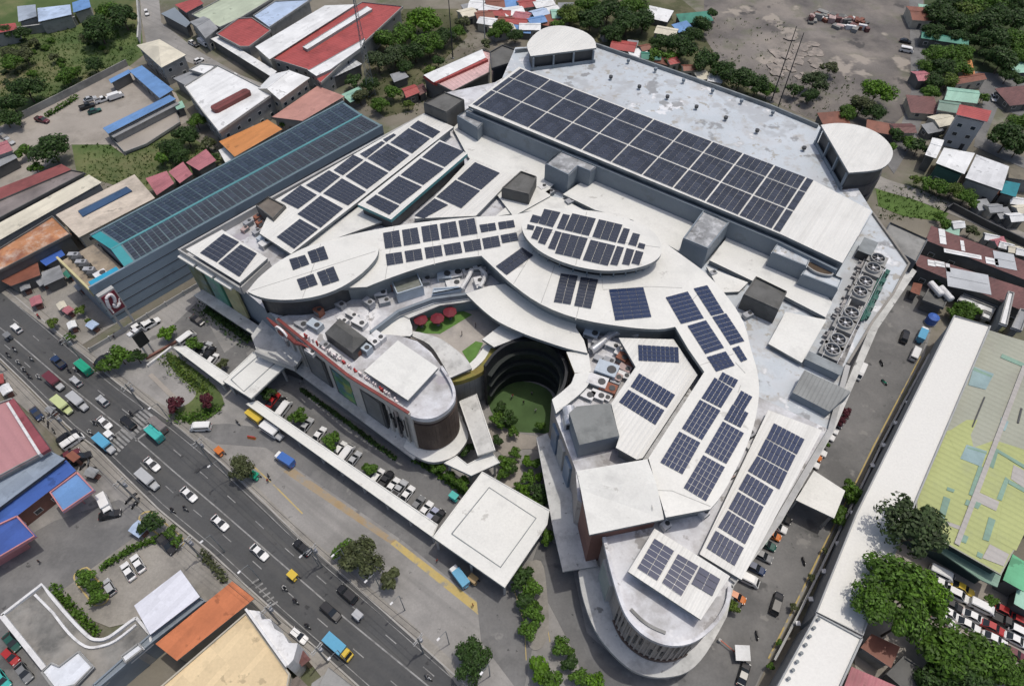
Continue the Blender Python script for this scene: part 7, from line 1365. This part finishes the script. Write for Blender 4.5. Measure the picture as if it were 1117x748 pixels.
for k, c, x, y, d, lb in (
    ('suv', 'white', 165, 353, (10, -6), 'white suv with black roof by the shed wall'), ('hatch', 'white', 151, 356, (10, -6), 'white car partly behind the black billboard'), ('sedan', 'black', 215, 349, (9, 6), 'black car alone on the driveway by the hedge'), ('van', 'white', 219, 466, (-12, .5), 'white van turning on the forecourt by the maroon trees'),
    ('jeepney', 'white', 298, 472, (9, 6), 'white roofed jeepney beside the long walkway'), ('jeepney', 'yellow', 282, 458, (7, 5), 'yellow fronted jeepney half under the long walkway'), ('truck', 'blue', 311, 502, (-11, -7), 'dark blue truck with white cab on the forecourt'), ('truck', 'light blue', 501, 629, (-9, -12), 'light blue truck with white cab beside the square canopy'),
    ('tricycle', 'tan', 517, 632, (8, 6), 'tan roofed tricycle beside the light blue truck'), ('tricycle', 'green', 279, 519, (10, 5), 'green roofed tricycle under the sparse olive tree'), ('tricycle', 'teal', 496, 542, (6, 4), 'teal roofed tricycle at the end of the parking aisle'),
    ('van', 'white', 204, 369, (8, -6), 'white van at the head of the short walkway'), ('sedan', 'black', 219, 381, (6, -8), 'black car parked beside the van tree'), ('sedan', 'silver', 224, 380, (6, -8), 'silver car parked between black and white ones by the short walkway'), ('sedan', 'black', 228, 385, (6, -8), 'second black car parked by the short walkway'), ('hatch', 'white', 232, 392, (6, -8), 'white car parked beside the corner bush')):
    vehicle(k, c, x, y, *d, lb, FG, .08)
PKG = 'cars parked along the long walkway'
for k, c, x, y, lb in (('sedan', 'red', 298, 436, 'red car parked at the drive through canopy end'), ('sedan', 'black', 305, 441, 'black car parked between the red car and white van'), ('van', 'white', 310, 446, 'white van parked beside the first parking tree'), ('sedan', 'silver', 334, 464, 'silver car parked past the first parking tree'), ('sedan', 'white', 348, 474, 'white car peeping beside the middle parking tree'),
    ('hatch', 'white', 371, 489, 'white small car parked right after the middle parking tree'), ('van', 'white', 378, 495, 'white van in the row after the middle parking tree'), ('sedan', 'silver', 386, 501, 'silver white sedan beside the white van in the long row'), ('hatch', 'white', 412, 519, 'white small car after the last parking tree'), ('pickup', 'black', 420, 524, 'black pickup parked in the long row'),
    ('sedan', 'white', 428, 530, 'white sedan beside the black pickup'), ('pickup', 'silver', 435, 534, 'silver pickup parked between two white cars'), ('sedan', 'white', 444, 539, 'white sedan beside the silver pickup'), ('sedan', 'grey', 455, 550, 'dark grey sedan near the end of the long row'), ('sedan', 'white', 464, 556, 'white sedan last but two in the long row'), ('sedan', 'lilac', 470, 563, 'lilac blue sedan near the square canopy'), ('sedan', 'black', 477, 565, 'black sedan last in the long row')):
    vehicle(k, c, x, y, 6, -8, lb, PKG, .07)
EG = 'vehicles on the east road'
for k, c, x, y, d, lb in (('suv', 'black', 987, 367, (3, -9), 'black suv on the east road opposite the cooling fans'), ('truck', 'light blue', 1005, 366, (4, -9), 'light blue tanker truck by the fence of the white strip'), ('van', 'white', 998, 386, (4, -9), 'white van by the fence of the white strip'), ('van', 'white', 938, 406, (-4, 9), 'white van under the east ledge'), ('suv', 'black', 847, 658, (3, -10), 'black suv on the east road beside the fence shrubs'),
    ('sedan', 'black', 811, 735, (3, -10), 'black sedan at the ramp gate'), ('sedan', 'grey', 915, 462, (6, 3), 'dark grey car parked below the maroon shrubs'), ('sedan', 'white', 910, 469, (6, 3), 'first white car parked below the maroon shrubs'), ('sedan', 'white', 906, 476, (6, 3), 'second white car parked below the maroon shrubs'), ('sedan', 'white', 897, 493, (6, 3), 'white car parked before the orange one by the loading canopy'), ('hatch', 'orange', 893, 499, (6, 3), 'orange car parked above the loading canopy'), ('sedan', 'white', 889, 506, (6, 3), 'white car parked against the loading canopy'),
    ('sedan', 'black', 858, 566, (6, 3), 'black car parked below the loading canopy'), ('sedan', 'white', 853, 576, (6, 3), 'white car parked below the loading canopy'), ('hatch', 'orange', 848, 585, (6, 3), 'orange car parked below the loading canopy'), ('sedan', 'dark green', 841, 595, (6, 3), 'dark green car parked past the orange one'), ('sedan', 'grey', 837, 608, (6, 3), 'grey car parked beside the dark green one'), ('sedan', 'dark blue', 829, 621, (6, 3), 'dark blue car parked at the east strip corner'), ('van', 'white', 821, 634, (6, 3), 'white van parked at the south lobe corner'), ('hatch', 'orange', 809, 653, (6, 3), 'orange car parked at the south lobe'), ('sedan', 'black', 803, 658, (6, 3), 'black car parked at the south lobe shrub')):
    if d == (6, 3): x, y = x-6, y-2.5
    vehicle(k, c, x, y, *d, lb, EG, .06)
LG = 'cars in the lot under the big trees'
for k, c, x, y, lb in (('van', 'white', 1027, 626, 'white van topmost in the car lot'), ('sedan', 'white', 1027, 636, 'white sedan below the topmost van'), ('sedan', 'yellow', 1050, 641.5, 'yellow car in the car lot'), ('suv', 'white', 1045, 649, 'white suv with black hood beside the yellow car'), ('sedan', 'black', 1038, 659, 'black sedan in the car lot'), ('van', 'white', 1071, 662.5, 'white van in the middle of the car lot'), ('sedan', 'white', 1063, 673, 'white sedan beside the middle van'), ('sedan', 'white', 1036, 669, 'white sedan below the black one'), ('sedan', 'white', 1029, 675, 'white sedan at the tree edge of the lot'), ('pickup', 'black', 1097, 678, 'black pickup in the car lot'), ('sedan', 'red', 1083, 684, 'red sedan beside the black pickup'), ('hatch', 'red', 1097, 667, 'red car above the black pickup'), ('sedan', 'white', 1109, 698, 'white sedan near the frame edge of the lot'), ('suv', 'white', 1114, 690, 'white suv at the frame edge of the lot'), ('hatch', 'red', 1115, 678, 'red car at the frame edge of the lot'), ('sedan', 'maroon', 1106, 712, 'maroon car low in the lot'), ('sedan', 'white', 1094, 727, 'white sedan lowest in the lot'), ('sedan', 'white', 1056, 681, 'white sedan half under the trees'), ('sedan', 'silver', 1045, 694, 'silver sedan under the tree gap'), ('sedan', 'white', 1085, 697, 'white sedan under leaves beside the red one'), ('sedan', 'silver', 1007, 662, 'silver car showing through the bright tree')):
    vehicle(k, c, x, y, 10, 5, lb, LG, .05)
RG = 'vehicles at the restaurant and station'
for k, c, x, y, d, lb in (('hatch', 'silver', 119, 640, (-5, -8), 'silver car parked at the yellow edged bed'), ('sedan', 'white', 140, 623, (-5, -8), 'white car parked at the dividing hedge'), ('sedan', 'white', 150.5, 614.5, (-5, -8), 'second white car parked at the dividing hedge'), ('pickup', 'black', 182, 594, (6, 6), 'black pickup by the clipped corner trees'), ('hatch', 'red', 12, 716, (7, 7), 'red car parked behind the concrete restaurant'), ('sedan', 'grey', 26, 733, (6, 8), 'dark slate car parked below the red one'), ('sedan', 'teal', 2, 741, (6, 8), 'teal car at the bottom frame corner'), ('sedan', 'dark green', 13, 700, (6, 7), 'dark green car above the red one'), ('sedan', 'black', 120, 561, (9, -2), 'black car crossing the station lane'),
    ('truck', 'white', 116, 551, (4, 9), 'white box truck beside the forecourt canopy'), ('suv', 'black', 74, 477, (8, -6), 'black suv parked before the canteen'), ('van', 'white', 80, 482, (9, -6), 'white van parked before the canteen'), ('sedan', 'maroon', 76, 496, (8, -4), 'maroon car parked by the brick edge of the canteen'), ('suv', 'black', 88, 500, (8, -4), 'black suv parked by the orange brown hut'), ('sedan', 'dark blue', 40, 451, (6, 7), 'dark blue car parked by the dark red strip'), ('sedan', 'dark blue', 30, 555, (9, -6), 'dark blue car under the canteen edge'), ('sedan', 'black', 40, 548, (9, -6), 'black car under the canteen edge')):
    vehicle(k, c, x, y, *d, lb, RG, .14)
YG = 'vehicles in the far yards and lanes'
for k, c, x, y, d, lb in (('pickup', 'maroon', 46, 131, (9, 2), 'maroon pickup at the yard entrance'), ('pickup', 'black', 95, 116, (9, -3), 'black pickup in the pale yard'), ('pickup', 'white', 112, 109, (9, -3), 'white pickup in the pale yard'), ('truck', 'white', 127, 106, (9, -3), 'white truck in the pale yard'), ('sedan', 'dark green', 103, 121, (9, -3), 'dark green car in the pale yard'), ('sedan', 'silver', 98, 108, (9, -3), 'silver car behind the black pickup'), ('sedan', 'grey', 4, 149, (6, 3), 'grey car at the yard gate'), ('sedan', 'silver', 10, 154, (6, 3), 'silver car at the yard gate'), ('sedan', 'black', 4, 187, (7, -4), 'black car beside the dark lean-to row'), ('hatch', 'white', 160, 14, (2, 8), 'white car in the far street'), ('hatch', 'white', 217, 66, (6, -3), 'white car by the corner house'), ('sedan', 'black', 212, 48, (7, 4), 'black car by the truck shed'), ('sedan', 'white', 210, 47, (7, 4), 'white car by the truck shed'), ('hatch', 'white', 258, 84, (6, 4), 'white car before the wide warehouse'), ('hatch', 'white', 274, 93, (6, 4), 'white car by the dark loading street'), ('truck', 'white', 222, 48, (8, 5), 'white truck under the awning end'),
    ('hatch', 'white', 1084, 107, (2, 7), 'white car on the village street'), ('van', 'white', 989, 55, (5, 1), 'white van on the back lane'), ('van', 'white', 1001, 82, (2, -8), 'white van by the pink hut'), ('sedan', 'black', 988, 45, (5, 1), 'black car on the back lane'), ('sedan', 'maroon', 1071, 293, (7, 3), 'maroon car between the maroon roofs'), ('sedan', 'dark green', 1026, 275, (7, 2), 'green car between the maroon roofs'), ('sedan', 'dark blue', 1098, 302, (7, 3), 'dark blue car between the maroon roofs'), ('sedan', 'grey', 1090, 299, (7, 3), 'grey car between the maroon roofs')):
    vehicle(k, c, x, y, *d, lb, YG, .07)
hut(811, 711, 2.6, 2.4, 'white', 'small white roofed guard booth at the ramp gate', None, 2.5)
# ------------------------------------------------------------------ people: one skinned body per pose, clothes as colour zones of the same body
def figure(name, J, E_, rad, zones):
    me = bpy.data.meshes.new(name); me.from_pydata(J, E_, []); o = bpy.data.objects.new(name, me); COL.objects.link(o)
    md = o.modifiers.new('skin', 'SKIN'); 
    for i, r_ in enumerate(rad): me.skin_vertices[0].data[i].radius = r_ if isinstance(r_, tuple) else (r_, r_)
    me.skin_vertices[0].data[0].use_root = True
    o.modifiers.new('sub', 'SUBSURF').levels = 1
    dg = bpy.context.evaluated_depsgraph_get(); dg.update(); nm = bpy.data.meshes.new_from_object(o.evaluated_get(dg)); bpy.data.objects.remove(o)
    return nm
ST = dict(J=[(0,0,.95), (0,0,1.15), (0,0,1.38), (0,.01,1.50), (.02,.0,1.66), (0,.10,.90), (.03,.11,.50), (-.02,.11,.07), (.14,.12,.04), (0,-.10,.90), (-.05,-.11,.50), (-.10,-.11,.07), (.05,-.12,.04), (0,.19,1.40), (.03,.24,1.12), (.12,.23,.88), (0,-.19,1.40), (-.03,-.24,1.12), (.04,-.24,.87)],
          E_=[(0,1), (1,2), (2,3), (3,4), (0,5), (5,6), (6,7), (7,8), (0,9), (9,10), (10,11), (11,12), (2,13), (13,14), (14,15), (2,16), (16,17), (17,18)], rad=[(.11,.15), (.10,.14), (.11,.17), .055, (.10,.085), .085, .06, .042, .035, .085, .06, .042, .035, .055, .042, .03, .055, .042, .03], zones=None)
RD = dict(J=[(-.3,0,.95), (-.25,0,1.12), (-.12,0,1.36), (-.06,0,1.48), (-.02,0,1.63), (-.22,.12,.90), (.15,.2,.80), (.05,.2,.42), (.18,.2,.36), (-.22,-.12,.90), (.15,-.2,.80), (.05,-.2,.42), (.18,-.2,.36), (-.10,.19,1.36), (.12,.30,1.18), (.42,.32,1.10), (-.10,-.19,1.36), (.12,-.30,1.18), (.42,-.32,1.10)], E_=ST['E_'], rad=ST['rad'], zones=None)
FIGS = {'stand': figure('person', **ST), 'ride': figure('person', **RD)}
SH = {'dark': (.03, .03, .04), 'white': (.62, .62, .60), 'red': (.35, .04, .04), 'blue': (.06, .12, .30), 'grey': (.22, .22, .22)}
PM = {}
def person(pose, shirt, loc, rz, label, group):
    if (pose, shirt) not in PM:
        me = FIGS[pose].copy(); a = mk('shirt_'+shirt, SH[shirt], .8, 0, 1, fine=0, local=True); b = mk('trousers_dark', (.035, .04, .055), .8, 0, 1, fine=0, local=True); h = mk('hair_dark', (.015, .012, .01), .6, 0, 1, fine=0, local=True)
        for q in (a, b, SKIN, h): me.materials.append(q)
        for f in me.polygons:
            c = f.center; dz = c.z
            if dz > 1.60: f.material_index = 3
            elif dz > 1.46: f.material_index = 2
            elif dz > .98 and not (pose == 'stand' and abs(c.y) > .2 and dz < 1.15): f.material_index = 0
            elif pose == 'stand' and abs(c.y) > .19: f.material_index = 2
            else: f.material_index = 1
        me.polygons.foreach_set('use_smooth', [True]*len(me.polygons)); PM[(pose, shirt)] = me
    o = bpy.data.objects.new('person', PM[(pose, shirt)]); COL.objects.link(o); o.location = loc; o.rotation_euler = (0, 0, rz); return tag(o, label, 'person', group)
mr = random.Random(12)
bikes = [(16,381,'dark','white','topmost of the pack on the near lanes'), (9,387,'dark','grey','second in the pack, nearest the near kerb'), (20,395,'white','silver','pale one in the middle of the pack'), (34,391,'grey','white','right under the median in the pack'), (26,403,'white','black','with a bright helmet low in the pack'), (32,410,'dark','black','dark one following the bright helmet'), (42,411,'white','white','lowest in the pack'), (55,410,'dark','black','just behind the dark maroon jeepney'), (75,404,'dark','black','beside the dark blue pickup'), (82,403,'white','white','squeezed behind the green jeepney'), (62,433,'dark','black','between the maroon and pale green jeepneys'), (80,428,'dark','maroon','ahead of the silver grey jeepney'), (103,461,'grey','black','beside the white sedan at the crosswalk'), (98,471,'white','white','near kerb before the crosswalk'), (143,451,'dark','black','beside the black suv past the crosswalk'), (188,556,'dark','black','first of two by the petrol station kerb'), (202,554,'dark','grey','second of two by the petrol station kerb'), (310,641,'white','black','first below the yellow tricycle'), (322,655,'dark','black','second below the yellow tricycle'), (335,682,'dark','black','by the white stepped parapet'), (467,738,'grey','silver','lowest on the avenue'), (66,373,'dark','black','by the paved yard kerb in the far lanes'), (42,345,'red','red','at the red topped stall')]
for x, y, sh, c, lb in bikes:
    far_ = lb in ('beside the dark blue pickup', 'squeezed behind the green jeepney', 'beside the black suv past the crosswalk', 'by the paved yard kerb in the far lanes', 'at the red topped stall')
    d = UP_ if far_ else DN; zg = .13 if 'stall' not in lb else .14
    v = vehicle('motorcycle', c, x, y, *d, '%s motorcycle, %s' % (c, lb), 'motorcycles on the avenue', zg)
    person('ride', sh, v.location, v.rotation_euler.z, 'rider in %s shirt on the motorcycle %s' % (sh, lb), 'motorcycle riders')
for x, y, c, lb in ((52,462,'black','first by the dark red strip'), (58,469,'black','second by the dark red strip'), (46,456,'black','next to the dark blue car'), (140,545,'black','first of the row on the station kerb'), (145,540,'grey','second of the row on the station kerb'), (150,546,'black','third of the row on the station kerb'), (146,550,'black','fourth of the row on the station kerb'), (259,460,'black','alone on the forecourt'), (293,519,'black','beside the green roofed tricycle'), (877,611,'black','alone on the east road below the loading canopy'), (826,692,'black','below the south lobe on the east road'), (962,395,'black','on the east road under the cooling fans'), (90,508,'black','first outside the orange brown hut'), (96,504,'grey','second outside the orange brown hut'), (101,512,'black','third outside the orange brown hut'), (84,356,'grey','parked in the paved yard'), (78,359,'white','white one parked in the paved yard'), (965,416,'green','green one on the east road')):
    vehicle('motorcycle', c, x, y, mr.uniform(-9, 9), 6, 'parked motorcycle, ' + lb, 'parked motorcycles', .13 if x < 160 else .04)
for x, y, z, sh, lb in ((558,435,.12,'white','on the courtyard turf, first'), (580,431,.12,'grey','in the courtyard shade'), (571,441,.12,'dark','in the middle of the courtyard turf'), (584,450,.12,'white','near the courtyard wall'), (559,434,.12,'red','beside the first one on the courtyard turf'), (504,366,12.06,'dark','on the roof garden tiles, farther from the wall'), (519,357,12.06,'dark','on the roof garden tiles, nearer the ring canopy'), (127,367,.03,'dark','by the shed wall fence'), (126,370,.03,'dark','just behind the one at the shed wall fence'), (45,614,.14,'dark','crossing the station lane'), (293,526,.03,'red','by the dark motorcycle and green tricycle'), (477,613,.07,'red','on the yellow band'), (516,661,.07,'red','at the end of the yellow band'), (753,560,16.25,'dark','working on the deck beyond the folded roof')):
    person('stand', sh, V(x, y, z), mr.uniform(0, 6), 'person in %s shirt standing %s' % (sh, lb), 'people on foot')
# ------------------------------------------------------------------ poles, lamps, masts, stalls, small things
def base_of(x, y, h): p = P(x, y, h); return (p.x, p.y)
def lamp(x, y, label, h=8.5, z0=.14, g='street lamps'):
    bx, by = base_of(x, y, h); e_ = Vector((-.65, -.75, 0)); t = thing('street_lamp', label, 'street lamp', (bx-e_.x*1.6, by-e_.y*1.6, 0), 0, g)
    m = M(); m.tube([(0, 0, 0), (0, 0, h*.6), (0, 0, h)], [.11, .08, .06], 8); m.build('pole', M_gut, t); m = M(); m.tube([(0, 0, h-.1), tuple(e_*.9+Vector((0, 0, h+.15))), tuple(e_*1.7+Vector((0, 0, h+.1)))], .045, 6); m.build('arm', M_gut, t)
    m = M(); m.box(tuple(e_*1.8+Vector((0, 0, h+.08))), (.6, .34, .16), atan2(e_.y, e_.x)); m.build('lamp_head', WHT, t)
for x, y, lb in ((164,445,'street lamp at the crosswalk kerb'), (229,508,'street lamp by the orange yellow tricycle'), (329,606,'street lamp by the black car on the far kerb'), (364,605,'street lamp beside the wide olive tree'), (400,633,'street lamp under the wide olive tree'), (428,657,'street lamp by the thin sparse tree'), (479,696,'street lamp before the hatched drain cover'), (526,733,'street lamp at the round dark tree'), (221,590,'street lamp on the near kerb by the restaurant'), (262,623,'street lamp on the near kerb by the orange roof'), (360,717,'street lamp on the near kerb by the blue truck')): lamp(x, y, lb)
def pole(x, y, x2, y2, label, cross=2):
    """x,y top and x2,y2 foot as surveyed"""
    b = P(x2, y2, 0); h = 10.0; t = thing('utility_pole', label, 'utility pole', (b.x, b.y, 0), A_AVE+pi/2, 'utility poles')
    m = M(); m.tube([(0, 0, 0), (0, 0, h)], [.2, .13], 8); m.build('post', M_conc, t)
    for k in range(cross): m = M(); m.box((0, 0, h-.5-k*1.0), (2.4, .14, .14)); m.build('crossarm', M_walll, t)
    for k in (-1, 0, 1): m = M(); m.cyl((k*.9, 0, h-.42), .08, .05, .3, 6); m.build('insulator', WHT, t)
    m = M(); m.cyl((.45, 0, h-3.2), .32, .32, 1.0, 10); m.build('transformer', GRY, t)
    return Vector((b.x, b.y, h-.2))
pA = [pole(0, 0, x, y, lb) for x, y, lb in ((8,404,'utility pole at the frame edge of the near kerb'), (82,478,'utility pole before the canteen'), (152,548,'utility pole beside the row of station motorcycles'), (222,610,'utility pole by the dry avenue hedge'), (306,680,'utility pole before the white stepped parapet'), (358,722,'utility pole by the red roofed house'))]
pB = [pole(0, 0, x, y, lb) for x, y, lb in ((92,396,'utility pole at the paved yard corner'), (158,446,'utility pole on the far kerb before the crosswalk'), (232,506,'utility pole on the far kerb by the tricycle'), (352,618,'utility pole on the far kerb before the wide olive tree'), (462,712,'dark utility pole on the far kerb past the sparse tree'))]
for nm, ps in (('near', pA), ('far', pB)):
    for k in (-1, 0, 1):
        o = (ps[0]+ps[-1])/2; m = M((o.x, o.y, 0)); n_ = Vector((cos(A_AVE+pi/2), sin(A_AVE+pi/2), 0))*k*.9; pts = []
        for i in range(len(ps)-1):
            for j in range(6): q = ps[i].lerp(ps[i+1], j/6); pts.append(q+n_+Vector((0, 0, -.8*4*(j/6)*(1-j/6))))
        pts.append(ps[-1]+n_); m.tube(pts, .035, 4); tag(m.build('power_cable', TRIM), '%s power cable strung along the %s avenue kerb' % (('outer', 'middle', 'inner')[k+1], nm), 'cable', 'power cables')
def mast(x, y, h, label, lattice):
    b = P(x, y, 0); t = thing('radio_mast', label, 'mast', (b.x, b.y, 0))
    if lattice:
        m = M(); 
        for a in range(3): m.tube([(1.5*cos(a*2.09), 1.5*sin(a*2.09), 0), (.3*cos(a*2.09), .3*sin(a*2.09), h)], .09, 5)
        m.build('leg', M_gut, t); m = M(); n = 22
        for k in range(n):
            r0, r1 = 1.5-1.2*k/n, 1.5-1.2*(k+1)/n
            for a in range(3): m.tube([(r0*cos(a*2.09), r0*sin(a*2.09), h*k/n), (r1*cos((a+1)*2.09), r1*sin((a+1)*2.09), h*(k+1)/n)], .05, 4)
        m.build('lattice', M_gut, t)
    else: m = M(); m.tube([(0, 0, 0), (0, 0, h)], [.22, .12], 8); m.build('pole', M_frame if h > 20 else M_walll, t); m = M(); m.cyl((0, 0, 0), .6, .5, .4, 8); m.build('base', M_conc, t)
mast(405, 104, 34, 'tall grey lattice mast rising behind the grey shed', True); mast(494, 64, 24, 'dark slim pole between trees and striped shed', False); mast(529, 50, 18, 'pale slim pole by the crowded huts', False); mast(848, 119, 26, 'slim pole behind the back parapet, nearer the tower', False); mast(841, 112, 26, 'slim pole behind the back parapet, farther from the tower', False)
def stall(x, y, w, l, col, label, h=2.4):
    t = thing('market_stall', label, 'stall', V(x, y, 0), mr.uniform(-.4, .4)-.7, 'stalls of the paved yard'); m = M(); m.add([(-w/2, -l/2, h-.3), (w/2, -l/2, h-.3), (w/2, l/2, h-.3), (-w/2, l/2, h-.3), (-w/2, 0, h), (w/2, 0, h), (-w/2, -l/2, h-.4), (w/2, -l/2, h-.4), (w/2, l/2, h-.4), (-w/2, l/2, h-.4)], [(0, 1, 5, 4), (2, 3, 4, 5), (1, 2, 5), (3, 0, 4), (0, 6, 7, 1), (1, 7, 8, 2), (2, 8, 9, 3), (3, 9, 6, 0)]); m.build('awning', PAL[col] if col in PAL else GREYR, t)
    m = M(); m.box((0, 0, .5), (w*.8, l*.5, .9)); m.build('counter', M_brick, t)
    for a in (-1, 1):
        for b in (-1, 1): m = M(); m.tube([(a*w*.45, b*l*.45, .0), (a*w*.45, b*l*.45, h-.3)], .05, 5); m.build('post', M_frame, t)
for x, y, w, l, c, lb in ((44,334,3.2,2.6,'pink','pink topped stall beside the avenue'), (72,339,2.6,2.0,'cream','cream topped stall in the paved yard'), (79,344,2.4,2.0,'pink','salmon stall past the cream one'), (83,360,2.4,2,'white','white topped stall in the paved yard'), (105,360,2.6,2.2,'pale blue','pale blue stall by the yard end'), (20,312,3,2.4,'grey','grey stall at the frame edge before the rust shed'), (32,318,3,2.4,'grey','grey stall behind the pink topped one'), (24,300,3,2.4,'white','white bits stall by the rust shed'), (52,312,3,3,'grey','grey stall in front of the street shed'), (66,308,3,2.2,'white','white stall by the street shed'), (80,304,2.6,2.4,'green','dark green stall below the shed deck'), (92,318,2.6,2.4,'grey','grey stall at the foot of the yellow parapet'), (12,430,3,2.2,'white','white stall before the pink roofed shop'), (4,420,3,2.2,'red','red fronted stall at the frame edge'), (156,581,3,2.6,'pale blue','pale blue guard booth by the clipped corner tree'), (60,452,2,1.6,'grey','grey stall by the parked motorcycles'), (105,520,2.6,2,'grey','grey stall past the orange brown hut')): stall(x, y, w, l, c, lb)
t = thing('water_tank', 'round bright blue water tank at the end of the east road', 'tank', V(1014,352,0)); m = M(); m.cyl((0, 0, .3), 1.35, 1.35, 2.0, 16); m.cyl((0, 0, 2.3), 1.35, .5, .45, 16); m.build('shell', BLUE, t); m = M(); m.cyl((0, 0, 0), 1.5, 1.5, .3, 16); m.build('base', M_conc, t)
t = thing('barrier', 'orange and red traffic barrier lying on the forecourt', 'barrier', V(275,478,.03), -.2); m = M(); m.add([(-.9, -.3, 0), (.9, -.3, 0), (.9, .3, 0), (-.9, .3, 0), (-.9, -.09, .8), (.9, -.09, .8), (.9, .09, .8), (-.9, .09, .8)], [(4, 5, 6, 7), (0, 1, 5, 4), (1, 2, 6, 5), (2, 3, 7, 6), (3, 0, 4, 7)]); m.build('body', paint('orange'), t); m = M(); m.box((0, 0, .82), (1.7, .22, .08)); m.build('top_strip', paint('red'), t)
t = thing('gate_barrier', 'orange red gate arm across the ramp exit', 'gate barrier', V(784,699,0), dirpx(784,699, 805,716, 0)); m = M(); m.box((0, 0, .5), (.5, .5, 1.0)); m.build('post', M_walll, t); m = M(); m.box((2.7, 0, 1.0), (5.2, .14, .16)); m.build('boom', mk('boom_orange', (.45, .10, .05), .5), t)
t = thing('junk_pile', 'rusty brown scrap heap with white pallets on the bare yard', 'scrap heap', V(915,20,0)); jr = random.Random(2)
for k in range(44):
    q = P(jr.uniform(884, 945), 0, 0); x = jr.uniform(883, 945); y = 20+(x-883)*.18+jr.uniform(-6, 6); p = V(x, y, 0)-t.location; m = M(); h = jr.uniform(.6, 2.2); m.box((p.x, p.y, h/2), (jr.uniform(1, 4), jr.uniform(1, 3), h), jr.uniform(0, 3)); m.build('scrap_piece', jr.choice((RUST, RUST, M_boxd, PNK, MAROON, WHT, M_conc)), t)
for i in range(44):
    x = jr.uniform(862, 898) if i < 28 else jr.uniform(842, 864); y = jr.uniform(44, 84)+(890-x)*.35 if i < 28 else jr.uniform(36, 86)
    t = thing('concrete_slab', 'pale broken concrete slab lying flat on the bare yard', 'slab', V(x, y, .08+.006*i), jr.uniform(0, 3), 'broken slabs on the bare yard'); m = M(); n = jr.randint(5, 7); w = jr.uniform(1.4, 3.8); m.prism([(w*jr.uniform(.7, 1.1)*cos(2*pi*j/n), w*.7*jr.uniform(.7, 1.1)*sin(2*pi*j/n)) for j in range(n)], 0, .12); t['kind'] = 'thing'; m.build('slab_body', mk('pinkish_concrete', (.28, .245, .215), .9, .3, .3, dirt=((.15, .14, .13), .7, .5)), t)
for i, (x, y) in enumerate(PP(1006,402, 994,424, 981,446, 968,468, 955,492, 943,514, 921,565, 905,598, 890,628, 876,658, 862,684)):
    t = thing('fence_lamp', '%s white fence lamp counted from the head of the white strip' % ORD[i], 'lamp', V(x+3, y, 0), 0, 'fence lamps along the white strip'); m = M(); m.tube([(0, 0, 0), (0, 0, 2.6)], .06, 6); m.build('pole', M_walll, t); m = M(); m.box((0, 0, 2.7), (.8, .8, .3)); m.build('lamp_head', WHT, t)
